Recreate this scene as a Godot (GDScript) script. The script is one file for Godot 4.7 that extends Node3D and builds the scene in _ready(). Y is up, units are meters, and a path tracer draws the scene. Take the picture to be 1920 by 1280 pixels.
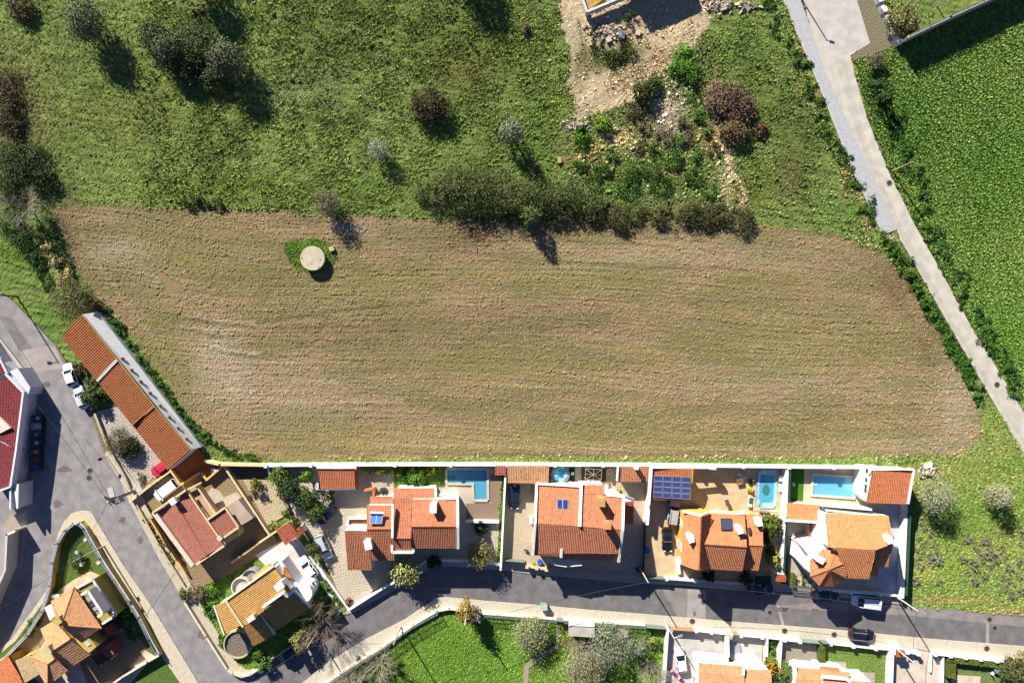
extends Node3D
# A drone photograph looking straight down on a ploughed field beside a village street.
# Plan coordinates (u, v) are those of a 1920 x 1280 survey sheet, 11 units to the metre; y is up.
const S := 1.0 / 11.0
const FLY := 116.0
const K := 0.70
var M := {}
var used := {}
var rng := RandomNumberGenerator.new()
var slab_pts: Array = []

# ---------------------------------------------------------------- helpers
func W(u: float, v: float, h: float = 0.0) -> Vector3:
	# a point surveyed from the air at height h, back to its true place on plan
	var k := S * (FLY - h) / FLY
	return Vector3((u - 960.0) * k, h, (v - 640.0) * k)

func A(r: float, g: float, b: float, f: float = 1.0) -> Color:
	var c := Color(r / 255.0, g / 255.0, b / 255.0).srgb_to_linear()
	return Color(c.r * K * f, c.g * K * f, c.b * K * f)

func numbered(called: String) -> String:
	var n: int = used.get(called, 0)
	used[called] = n + 1
	return called if n == 0 else "%s_%03d" % [called, n]

func thing(called: String, label: String, category: String, at := Vector3.ZERO, turn := 0.0, group := "") -> Node3D:
	var o := Node3D.new()
	o.name = numbered(called)
	add_child(o)
	o.position = at
	o.rotation.y = turn
	tag(o, label, category, group)
	return o

func tag(o: Node, label: String, category: String, group := "") -> Node:
	o.set_meta("label", label)
	if category != "":
		o.set_meta("category", category)
	if group != "":
		o.set_meta("group", group)
	return o

class MB:
	var v := PackedVector3Array()
	var n := PackedVector3Array()
	var c := PackedColorArray()
	func tri(a: Vector3, b: Vector3, d: Vector3, col: Color, out: Vector3) -> void:
		var nn := (d - a).cross(b - a)
		v.append(a)
		if nn.dot(out) < 0.0:
			nn = -nn
			v.append(d)
			v.append(b)
		else:
			v.append(b)
			v.append(d)
		nn = nn.normalized()
		n.append(nn); n.append(nn); n.append(nn)
		c.append(col); c.append(col); c.append(col)
	func quad(a: Vector3, b: Vector3, d: Vector3, e: Vector3, col: Color, out: Vector3) -> void:
		tri(a, b, d, col, out)
		tri(a, d, e, col, out)
	func box(t: Transform3D, s: Vector3, col: Color) -> void:
		var h := s * 0.5
		var p: Array[Vector3] = []
		for i in 8:
			p.append(t * Vector3(h.x if i & 1 else -h.x, h.y if i & 2 else -h.y, h.z if i & 4 else -h.z))
		quad(p[0], p[1], p[3], p[2], col, -t.basis.z)
		quad(p[4], p[5], p[7], p[6], col, t.basis.z)
		quad(p[0], p[2], p[6], p[4], col, -t.basis.x)
		quad(p[1], p[3], p[7], p[5], col, t.basis.x)
		quad(p[0], p[1], p[5], p[4], col, -t.basis.y)
		quad(p[2], p[3], p[7], p[6], col, t.basis.y)
	func beam(p: Vector3, q: Vector3, w: float, h: float, col: Color) -> void:
		var d := q - p
		if d.length() < 0.001:
			return
		var x := d.normalized()
		var z := x.cross(Vector3.UP)
		if z.length() < 0.01:
			z = Vector3.RIGHT
		z = z.normalized()
		box(Transform3D(Basis(x, z.cross(x).normalized(), z), (p + q) * 0.5), Vector3(d.length(), h, w), col)
	func tube(p: Vector3, q: Vector3, r0: float, r1: float, sides: int, col: Color) -> void:
		var d := (q - p).normalized()
		var a := d.cross(Vector3(0.31, 0.2, 0.93)).normalized()
		var b := d.cross(a)
		for i in sides:
			var t0 := TAU * i / sides
			var t1 := TAU * (i + 1) / sides
			var e0 := a * cos(t0) + b * sin(t0)
			var e1 := a * cos(t1) + b * sin(t1)
			quad(p + e0 * r0, q + e0 * r1, q + e1 * r1, p + e1 * r0, col, e0 + e1)
			if sides > 4:
				tri(q, q + e0 * r1, q + e1 * r1, col, d)
	func prism(pts: PackedVector2Array, y0: float, y1: float, col: Color) -> void:
		var tops: Array = []
		for p in pts:
			tops.append(y1)
		prism_to(pts, y0, tops, col)
	func prism_to(pts: PackedVector2Array, y0: float, tops: Array, col: Color) -> void:
		var idx := Geometry2D.triangulate_polygon(pts)
		for i in range(0, idx.size(), 3):
			var q: Array[Vector3] = []
			for j in 3:
				var k: int = idx[i + j]
				q.append(Vector3(pts[k].x, tops[k], pts[k].y))
			tri(q[0], q[1], q[2], col, Vector3.UP)
		var turn := 1.0 if area(pts) > 0.0 else -1.0
		for i in pts.size():
			var j := (i + 1) % pts.size()
			var e := pts[j] - pts[i]
			var out := Vector3(e.y, 0, -e.x) * turn
			quad(Vector3(pts[i].x, y0, pts[i].y), Vector3(pts[j].x, y0, pts[j].y), Vector3(pts[j].x, tops[j], pts[j].y), Vector3(pts[i].x, tops[i], pts[i].y), col, out)
	func area(pts: PackedVector2Array) -> float:
		var s := 0.0
		for i in pts.size():
			s += pts[i].cross(pts[(i + 1) % pts.size()])
		return s
	func mesh() -> ArrayMesh:
		var m := ArrayMesh.new()
		if v.is_empty():
			return m
		var arr := []
		arr.resize(Mesh.ARRAY_MAX)
		arr[Mesh.ARRAY_VERTEX] = v
		arr[Mesh.ARRAY_NORMAL] = n
		arr[Mesh.ARRAY_COLOR] = c
		m.add_surface_from_arrays(Mesh.PRIMITIVE_TRIANGLES, arr)
		return m

func put(called: String, mb: MB, mat: String, parent: Node = null) -> MeshInstance3D:
	var o := MeshInstance3D.new()
	o.mesh = mb.mesh()
	o.material_override = M[mat]
	if parent == null:
		o.name = numbered(called)
		add_child(o)
	else:
		o.name = called
		parent.add_child(o, true)
	return o

func struct(called: String, mb: MB, mat: String) -> MeshInstance3D:
	var o := put(called, mb, mat)
	o.set_meta("kind", "structure")
	return o

func stuff(o: Node) -> Node:
	o.set_meta("kind", "stuff")
	return o

func plan(list: Array, h: float = 0.0) -> PackedVector2Array:
	var r := PackedVector2Array()
	for p in list:
		var w := W(p[0], p[1], h)
		r.append(Vector2(w.x, w.z))
	return r

# one flat sheet of the setting with real edges: road, pavement, yard, lawn ...
func slab(called: String, list: Array, y: float, mat: String, col: Color, marks := true) -> MeshInstance3D:
	var mb := MB.new()
	mb.prism(plan(list), -0.35, y, col)
	if marks:
		slab_pts.append(list)
	return struct(called, mb, mat)

func tex(freq: float, lo: Color, hi: Color, size := 512, kind := 1, oct := 4, mid := 0.5) -> NoiseTexture2D:
	var f := FastNoiseLite.new()
	f.seed = int(freq * 1000.0) + kind * 7
	f.frequency = freq
	f.fractal_octaves = oct
	f.noise_type = FastNoiseLite.TYPE_SIMPLEX_SMOOTH if kind == 1 else FastNoiseLite.TYPE_CELLULAR
	if kind == 2:
		f.cellular_return_type = FastNoiseLite.RETURN_CELL_VALUE
		f.fractal_type = FastNoiseLite.FRACTAL_NONE
	var t := NoiseTexture2D.new()
	t.width = size
	t.height = size
	t.seamless = true
	t.noise = f
	var g := Gradient.new()
	g.offsets = PackedFloat32Array([0.0, mid, 1.0])
	g.colors = PackedColorArray([lo, lo.lerp(hi, 0.5), hi])
	t.color_ramp = g
	return t

func ntex(freq: float, bump: float, size := 512) -> NoiseTexture2D:
	var f := FastNoiseLite.new()
	f.seed = 91
	f.frequency = freq
	f.fractal_octaves = 4
	var t := NoiseTexture2D.new()
	t.width = size
	t.height = size
	t.seamless = true
	t.as_normal_map = true
	t.bump_strength = bump
	t.noise = f
	return t

func make(called: String, rough: float, t: Texture2D = null, scale := 0.25, t2: Texture2D = null, norm: Texture2D = null) -> StandardMaterial3D:
	var m := StandardMaterial3D.new()
	m.vertex_color_use_as_albedo = true
	m.roughness = rough
	m.metallic_specular = 0.3
	if t:
		m.albedo_texture = t
		m.uv1_triplanar = true
		m.uv1_world_triplanar = true
		m.uv1_scale = Vector3.ONE * scale
	if t2:
		m.detail_enabled = true
		m.detail_albedo = t2
		m.detail_blend_mode = BaseMaterial3D.BLEND_MODE_MUL
		m.detail_uv_layer = BaseMaterial3D.DETAIL_UV_1
	if norm:
		m.normal_enabled = true
		m.normal_texture = norm
		m.normal_scale = 1.0
	M[called] = m
	return m

func materials() -> void:
	var w := Color.WHITE
	var grain := tex(0.06, Color(0.72, 0.72, 0.74), w, 512, 1, 5)
	var blotch := tex(0.016, Color(0.8, 0.795, 0.79), w, 1024, 1, 9)
	var cells := tex(0.06, Color(0.78, 0.775, 0.76), w, 1024, 2)
	var worn := tex(0.02, Color(0.70, 0.70, 0.69), w, 512, 1, 6)
	var clean := tex(0.015, Color(0.9, 0.9, 0.89), w, 512, 1, 6)
	var bump := ntex(0.08, 6.0)
	make("soil", 1.0, grain, 0.21, null, bump)
	make("asphalt", 0.9, blotch, 0.028)
	make("concrete", 0.9, tex(0.014, Color(0.86, 0.855, 0.85), w, 1024, 1, 9), 0.03)
	make("cobble", 0.9, cells, 0.2)
	make("gravel", 1.0, tex(0.06, Color(0.74, 0.73, 0.71), w, 1024, 1, 8), 0.085, null, bump)
	make("paint", 0.7, clean, 0.12)
	make("tile", 0.85, worn, 0.3)
	make("plain", 0.7)
	make("metal", 0.45).metallic = 0.6
	make("sheet", 0.5, worn, 0.2)
	make("wood", 0.8, tex(0.05, Color(0.62, 0.6, 0.56), w, 512, 1, 4), 0.5)
	make("bark", 0.95)
	var leaf := make("leaf", 0.75)
	leaf.backlight_enabled = true
	leaf.backlight = Color(0.25, 0.28, 0.12)
	make("grass", 0.9)
	var car := make("car", 0.35)
	car.clearcoat_enabled = true
	car.clearcoat = 0.8
	car.clearcoat_roughness = 0.08
	var glass := make("glass", 0.08)
	glass.metallic_specular = 0.6
	make("solar", 0.3).metallic_specular = 0.35
	var water := make("water", 0.04)
	water.refraction_enabled = true
	water.refraction_scale = 0.033
	make("puddle", 0.12)
	make("rubber", 0.9)

# ---------------------------------------------------------------- the place
func _ready() -> void:
	rng.seed = 20
	var cam := Camera3D.new()
	cam.name = "camera"
	cam.position = Vector3(0, FLY, 0)
	cam.rotation.x = -PI / 2
	cam.fov = rad_to_deg(2.0 * atan(640.0 * S / FLY))
	cam.near = 0.5
	cam.far = 6000.0
	add_child(cam)
	cam.current = true
	var env := Environment.new()
	env.background_mode = Environment.BG_SKY
	var sm := ProceduralSkyMaterial.new()
	sm.sky_top_color = Color(0.26, 0.38, 0.62)
	sm.sky_horizon_color = Color(0.62, 0.69, 0.78)
	sm.sky_curve = 0.12
	sm.ground_bottom_color = Color(0.2, 0.2, 0.16)
	sm.ground_horizon_color = Color(0.5, 0.55, 0.6)
	sm.sky_energy_multiplier = 0.65
	sm.ground_energy_multiplier = 0.65
	var sky := Sky.new()
	sky.sky_material = sm
	env.sky = sky
	env.tonemap_mode = Environment.TONE_MAPPER_LINEAR
	env.tonemap_exposure = 2.55
	env.sdfgi_enabled = true
	env.ssao_enabled = true
	env.ssil_enabled = true
	var we := WorldEnvironment.new()
	we.name = "world"
	we.environment = env
	add_child(we)
	var sun := DirectionalLight3D.new()
	sun.name = "sun"
	sun.light_energy = 1.6
	sun.light_color = Color(1.0, 0.975, 0.93)
	sun.light_angular_distance = 0.5
	sun.shadow_enabled = true
	var e := deg_to_rad(29.5)
	sun.basis = Basis.looking_at(Vector3(0.527 * cos(e), -sin(e), 0.85 * cos(e)), Vector3.UP)
	add_child(sun)
	materials()
	setting()
	ground()
	buildings()
	walls()
	pools()
	vegetation()
	cars()
	poles()
	furniture()

func setting() -> void:
	var asph := A(158, 155, 155)
	slab("road", [[-60, 480], [0, 548], [22, 563], [105, 650], [128, 695], [172, 785], [212, 872], [240, 925], [300, 1040], [365, 1150], [425, 1240], [452, 1262], [482, 1252], [549, 1212], [663, 1148], [740, 1105], [800, 1068], [830, 1060], [940, 1068], [1000, 1076], [1200, 1093], [1330, 1100], [1500, 1110], [1690, 1133], [1730, 1137], [1990, 1158], [1990, 1222], [1920, 1213], [1744, 1199], [1641, 1189], [1481, 1175], [1294, 1160], [1107, 1145], [1014, 1136], [921, 1129], [837, 1121], [816, 1123], [760, 1162], [685, 1200], [620, 1240], [560, 1287], [540, 1340], [-60, 1340]], 0.0, "asphalt", asph)
	slab("road_surface", [[470, 1262], [484, 1253], [549, 1213], [663, 1149], [740, 1106], [800, 1069], [830, 1061], [940, 1069], [1000, 1077], [1200, 1094], [1330, 1101], [1500, 1111], [1690, 1134], [1730, 1138], [1990, 1159], [1990, 1220], [1920, 1212], [1744, 1198], [1641, 1188], [1481, 1174], [1294, 1159], [1107, 1144], [1014, 1135], [921, 1128], [837, 1120], [816, 1122], [760, 1161], [685, 1199], [620, 1239], [560, 1286], [540, 1310], [500, 1290]], 0.005, "asphalt", A(130, 127, 127), false)
	slab("road_patch", [[36, 658], [88, 648], [104, 655], [122, 690], [60, 698]], 0.008, "concrete", A(176, 166, 162))
	slab("road_patch", [[1290, 1104], [1324, 1106], [1323, 1160], [1288, 1158]], 0.012, "concrete", A(170, 166, 163))
	slab("road_patch", [[1240, 1100], [1290, 1104], [1288, 1158], [1270, 1156]], 0.009, "asphalt", A(152, 146, 142))
	slab("road_patch", [[1456, 1134], [1462, 1134], [1472, 1174], [1467, 1174]], 0.009, "concrete", A(172, 166, 160))
	slab("road_patch", [[1850, 1162], [1856, 1162], [1855, 1207], [1849, 1207]], 0.009, "concrete", A(172, 164, 156))
	slab("road_patch", [[1560, 1126], [1700, 1136], [1840, 1148], [1990, 1166], [1990, 1182], [1850, 1168], [1700, 1153], [1500, 1142], [1460, 1136]], 0.008, "asphalt", A(158, 150, 146))
	slab("road_patch", [[1463, 1139], [1479, 1139], [1476, 1147], [1461, 1147]], 0.011, "asphalt", A(92, 84, 80))
	slab("road_patch", [[0, 590], [22, 600], [62, 656], [36, 660]], 0.007, "asphalt", A(140, 132, 132))
	slab("concrete_yard", [[-60, 1003], [0, 985], [26, 962], [50, 962], [49, 992], [42, 1065], [0, 1146], [-60, 1200]], 0.012, "concrete", A(172, 163, 156))
	slab("footpath", [[-60, 585], [0, 640], [10, 648], [40, 690], [76, 738], [72, 742], [36, 698], [-60, 640]], 0.1, "concrete", A(178, 172, 166))
	for q in [[150, 668, 16, 5], [186, 702, 7, 9], [200, 742, 10, 4], [160, 726, 5, 12], [108, 945, 12, 8], [120, 880, 14, 6], [228, 975, 8, 8], [262, 1012, 6, 9], [86, 720, 9, 6], [1530, 1143, 9, 3], [1417, 1160, 5, 3], [1462, 1143, 9, 4], [1750, 1182, 5, 4], [1362, 1164, 4, 2], [905, 1090, 16, 5], [760, 1128, 12, 5], [380, 1190, 9, 14], [1303, 1150, 4, 5]]:
		var ring := []
		for k in 11:
			var rr := 0.55 + 0.6 * rng.randf()
			ring.append([q[0] + cos(TAU * k / 11.0) * q[2] * rr, q[1] + sin(TAU * k / 11.0) * q[3] * rr])
		slab("road_stain", ring, 0.016 + 0.001 * (int(q[0]) % 5), "asphalt", A(126, 118, 114), false)
	# concrete lane and its new pavement
	slab("lane", [[1490, -50], [1592, -50], [1632, 80], [1595, 104], [1606, 150], [1626, 220], [1665, 317], [1715, 420], [1772, 520], [1815, 600], [1920, 772], [1990, 888], [1990, 966], [1920, 852], [1775, 600], [1684, 440], [1678, 428], [1626, 318], [1546, 140]], 0.02, "concrete", A(208, 201, 188))
	slab("lane_patch", [[1512, -50], [1592, -50], [1631, 78], [1590, 100], [1566, 110], [1548, 80]], 0.027, "concrete", A(204, 197, 190))
	slab("lane_patch", [[1565, 112], [1585, 108], [1600, 180], [1640, 310], [1690, 420], [1745, 520], [1790, 605], [1900, 790], [1990, 930], [1990, 942], [1890, 786], [1782, 608], [1736, 524], [1680, 424], [1630, 316], [1588, 190]], 0.026, "concrete", A(199, 192, 179), false)
	slab("pavement", [[1455, -50], [1470, 0], [1547, 185], [1600, 320], [1657, 440], [1682, 430], [1630, 318], [1550, 140], [1501, 0], [1484, -50]], 0.14, "cobble", A(198, 199, 203))
	slab("kerb", [[1453, -50], [1468, 0], [1545, 185], [1598, 320], [1655, 440], [1657, 440], [1600, 320], [1547, 185], [1470, 0], [1455, -50]], 0.17, "concrete", A(214, 212, 212))
	slab("verge", [[1592, -50], [1625, -50], [1682, 82], [1664, 92], [1600, 114], [1597, 104], [1632, 80]], 0.1, "gravel", A(150, 142, 116))
	# pavements of pale stone setts along the streets
	var sett := A(216, 204, 180)
	slab("pavement", [[196, 850], [225, 900], [240, 935], [300, 1050], [365, 1160], [420, 1245], [448, 1272], [484, 1262], [484, 1251], [462, 1255], [446, 1244], [386, 1150], [350, 1080], [280, 960], [264, 922], [236, 880], [205, 842]], 0.13, "cobble", sett)
	slab("pavement", [[110, 655], [150, 720], [183, 785], [205, 842], [196, 850], [172, 785], [128, 695], [105, 652]], 0.12, "gravel", A(150, 138, 112))
	slab("pavement", [[-30, 1240], [22, 1197], [62, 1142], [86, 1108], [97, 1074], [101, 1050], [103, 1022], [110, 998], [120, 977], [134, 962], [151, 957], [167, 958], [174, 964], [232, 1060], [282, 1132], [330, 1210], [375, 1285], [390, 1340], [-60, 1340]], 0.13, "cobble", A(224, 212, 188))
	slab("pavement", [[560, 1285], [620, 1238], [685, 1198], [760, 1160], [816, 1121], [837, 1119], [921, 1127], [1014, 1134], [1107, 1143], [1200, 1150], [1294, 1158], [1387, 1166], [1481, 1173], [1556, 1179], [1641, 1187], [1744, 1197], [1920, 1211], [1990, 1218], [1990, 1243], [1920, 1236], [1768, 1223], [1670, 1212], [1555, 1202], [1462, 1192], [1303, 1178], [1248, 1173], [1207, 1169], [1042, 1158], [900, 1147], [842, 1141], [820, 1144], [775, 1170], [715, 1213], [647, 1255], [590, 1300]], 0.13, "cobble", A(224, 214, 194))
	slab("pavement", [[640, 1152], [663, 1134], [749, 1084], [803, 1047], [870, 1049], [938, 1055], [990, 1061], [1205, 1078], [1300, 1084], [1480, 1095], [1540, 1101], [1683, 1113], [1692, 1133], [1500, 1110], [1330, 1100], [1200, 1093], [1000, 1076], [940, 1068], [830, 1060], [800, 1068], [740, 1105], [663, 1148]], 0.13, "cobble", A(190, 182, 170))
	# lawn and gardens of the corner island
	slab("lawn", [[150, 979], [160, 982], [196, 1045], [245, 1118], [288, 1196], [300, 1222], [240, 1285], [230, 1340], [-30, 1340], [-30, 1250], [30, 1200], [66, 1150], [96, 1108], [110, 1066], [116, 1020], [132, 990]], 0.2, "soil", A(112, 134, 64))
	slab("terrace", [[112, 1105], [140, 1085], [170, 1070], [186, 1076], [222, 1124], [216, 1160], [232, 1180], [270, 1215], [290, 1228], [236, 1290], [100, 1300], [20, 1230], [80, 1160]], 0.26, "concrete", A(212, 198, 172))
	slab("gravel_yard", [[205, 1190], [250, 1175], [276, 1212], [236, 1262], [170, 1290], [150, 1240]], 0.3, "gravel", A(168, 148, 118))
	slab("lawn", [[300, 1226], [345, 1290], [340, 1340], [226, 1340], [236, 1284]], 0.22, "soil", A(112, 136, 66))
	# yards, from the junction eastwards
	slab("gravel_yard", [[180, 772], [232, 758], [318, 878], [258, 915], [238, 880], [205, 842]], 0.1, "gravel", A(212, 202, 192))
	slab("house_yard", [[250, 932], [300, 880], [324, 896], [386, 864], [440, 874], [458, 905], [502, 985], [522, 1016], [440, 1072], [372, 1102], [342, 1085], [300, 1020]], 0.1, "gravel", A(176, 152, 118))
	slab("cobbled_strip", [[290, 965], [342, 1085], [366, 1102], [356, 1098], [330, 1072], [276, 972]], 0.16, "cobble", A(178, 160, 122))
	slab("terracotta_yard", [[326, 880], [372, 842], [396, 868], [418, 872], [392, 896], [381, 882], [343, 906]], 0.14, "concrete", A(214, 124, 64))
	slab("stone_paving", [[384, 926], [398, 914], [412, 920], [420, 932], [443, 922], [448, 926], [476, 970], [446, 990], [420, 952], [412, 956]], 0.15, "cobble", A(206, 196, 180))
	slab("sand_yard", [[441, 876], [504, 872], [546, 960], [502, 985], [458, 904]], 0.13, "gravel", A(222, 202, 168))
	slab("soil_bed", [[428, 870], [506, 872], [512, 898], [452, 898]], 0.15, "soil", A(128, 108, 92))
	slab("gravel_yard", [[505, 872], [590, 873], [740, 873], [740, 915], [770, 915], [860, 1030], [930, 1052], [870, 1049], [803, 1047], [749, 1084], [663, 1134], [650, 1142], [612, 1060], [570, 985], [546, 960]], 0.1, "gravel", A(226, 212, 190))
	slab("lawn", [[740, 873], [836, 874], [833, 912], [738, 913]], 0.16, "soil", A(108, 138, 58))
	slab("patio", [[836, 873], [946, 874], [941, 1055], [872, 1050], [862, 1030], [856, 935], [818, 932], [818, 912], [834, 912]], 0.15, "concrete", A(208, 194, 174))
	slab("deck", [[920, 890], [941, 884], [938, 975], [874, 975], [874, 943], [920, 942]], 0.24, "wood", A(172, 148, 128))
	slab("grass_strip", [[941, 886], [946, 886], [940, 1058], [932, 1056]], 0.22, "soil", A(98, 130, 44))
	slab("gravel_path", [[882, 980], [932, 980], [928, 1045], [876, 1040]], 0.19, "cobble", A(202, 190, 174))
	slab("sett_drive", [[952, 873], [1216, 874], [1206, 1079], [1000, 1062], [941, 1056]], 0.12, "cobble", A(206, 190, 162))
	slab("soil_bed", [[1090, 874], [1136, 874], [1136, 902], [1090, 902]], 0.16, "soil", A(112, 90, 76))
	slab("tiled_yard", [[1218, 874], [1470, 876], [1464, 1094], [1300, 1084], [1207, 1079]], 0.14, "concrete", A(220, 192, 152))
	slab("tiled_yard", [[1475, 876], [1714, 880], [1692, 945], [1684, 1113], [1540, 1101], [1478, 1094]], 0.14, "concrete", A(222, 206, 178))
	slab("artificial_lawn", [[1479, 878], [1508, 879], [1505, 945], [1477, 942]], 0.17, "grass", A(66, 116, 34))
	slab("tiled_path", [[1478, 978], [1520, 982], [1530, 1010], [1498, 1026], [1512, 1082], [1478, 1078]], 0.17, "concrete", A(196, 184, 166))
	slab("tiled_path", [[1660, 945], [1692, 945], [1684, 1110], [1646, 1106], [1648, 1060]], 0.17, "concrete", A(214, 212, 218))
	slab("driveway", [[478, 1040], [540, 1006], [560, 1010], [606, 1075], [640, 1148], [630, 1154], [584, 1088], [570, 1082], [548, 1092], [530, 1062], [500, 1062]], 0.14, "concrete", A(222, 214, 206))
	# south side of the street
	slab("tiled_yard", [[1250, 1176], [1431, 1191], [1424, 1340], [1242, 1340]], 0.15, "concrete", A(204, 200, 194))
	slab("gravel_yard", [[1464, 1194], [1534, 1199], [1532, 1240], [1524, 1262], [1500, 1290], [1466, 1290]], 0.15, "gravel", A(184, 174, 162))
	slab("lawn", [[1540, 1202], [1660, 1212], [1658, 1340], [1540, 1340]], 0.15, "soil", A(128, 152, 72))
	slab("cobbled_strip", [[1545, 1238], [1586, 1240], [1586, 1257], [1640, 1260], [1640, 1290], [1545, 1290]], 0.2, "cobble", A(198, 188, 174))
	slab("paved_yard", [[1674, 1213], [1768, 1224], [1764, 1340], [1670, 1340]], 0.15, "concrete", A(222, 206, 188))
	slab("lawn", [[1770, 1226], [1990, 1246], [1990, 1340], [1768, 1340]], 0.15, "soil", A(128, 148, 84))
	slab("patio", [[1785, 1264], [1838, 1267], [1836, 1290], [1780, 1290]], 0.2, "concrete", A(226, 208, 184))
	# old stone garden path
	slab("path", [[1043, 1172], [1050, 1172], [1048, 1214], [1012, 1236], [992, 1252], [990, 1290], [981, 1290], [982, 1248], [1006, 1228], [1042, 1208]], 0.09, "cobble", A(180, 166, 144))

	slab("puddle", [[286, 506], [298, 507], [306, 511], [312, 520], [326, 527], [341, 530], [340, 540], [334, 547], [322, 552], [311, 549], [306, 543], [309, 536], [303, 528], [298, 519]], 0.0, "puddle", A(142, 122, 86))

# natural ground: which soil or grass grows where, as areas on plan
const MEADOW := 0
const FIELD := 1
const PASTURE := 2
const DIRT := 3
const ROUGH := 4
const LAWN := 5
const SCRUB := 6
const YARD := 7
const FLAT := 15

func fill(img: Image, pts: Array, value: int, sx: float, sy: float) -> void:
	var poly: PackedVector2Array = PackedVector2Array()
	var lo := 1e9
	var hi := -1e9
	for p in pts:
		var q := Vector2((p[0] + 40.0) * sx, (p[1] + 30.0) * sy)
		poly.append(q)
		lo = minf(lo, q.y)
		hi = maxf(hi, q.y)
	var col := Color8(value * 16, 0, 0)
	for y in range(maxi(0, floori(lo)), mini(img.get_height(), ceili(hi) + 1)):
		var xs: Array[float] = []
		for i in poly.size():
			var a := poly[i]
			var b := poly[(i + 1) % poly.size()]
			if (a.y <= y) != (b.y <= y):
				xs.append(a.x + (y - a.y) / (b.y - a.y) * (b.x - a.x))
		xs.sort()
		for i in range(0, xs.size() - 1, 2):
			var x0 := maxi(0, ceili(xs[i]))
			var x1 := mini(img.get_width(), floori(xs[i + 1]) + 1)
			if x1 > x0:
				img.fill_rect(Rect2i(x0, y, x1 - x0, 1), col)

var gx := 960
var gz := 640
var region: PackedByteArray
var gheight: PackedFloat32Array
var gcols: PackedColorArray

func color_at(u: float, v: float) -> Color:
	var i := clampi(int((u + 40.0) / 2000.0 * gx), 0, gx)
	var j := clampi(int((v + 30.0) / 1340.0 * gz), 0, gz)
	return gcols[j * (gx + 1) + i]

func noise_map(freq: float, sd: int, oct: int, kind := FastNoiseLite.TYPE_SIMPLEX_SMOOTH) -> PackedByteArray:
	var f := FastNoiseLite.new()
	f.seed = sd
	f.frequency = freq
	f.fractal_octaves = oct
	f.noise_type = kind
	var im := f.get_image(gx + 1, gz + 1, false, false, true)
	im.convert(Image.FORMAT_L8)
	return im.get_data()

func region_at(u: float, v: float) -> int:
	var i := clampi(int((u + 40.0) / 2000.0 * gx), 0, gx)
	var j := clampi(int((v + 30.0) / 1340.0 * gz), 0, gz)
	return int(region[j * (gx + 1) + i]) >> 4

func height_at(u: float, v: float) -> float:
	var i := clampi(int((u + 40.0) / 2000.0 * gx), 0, gx)
	var j := clampi(int((v + 30.0) / 1340.0 * gz), 0, gz)
	return gheight[j * (gx + 1) + i]

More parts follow.
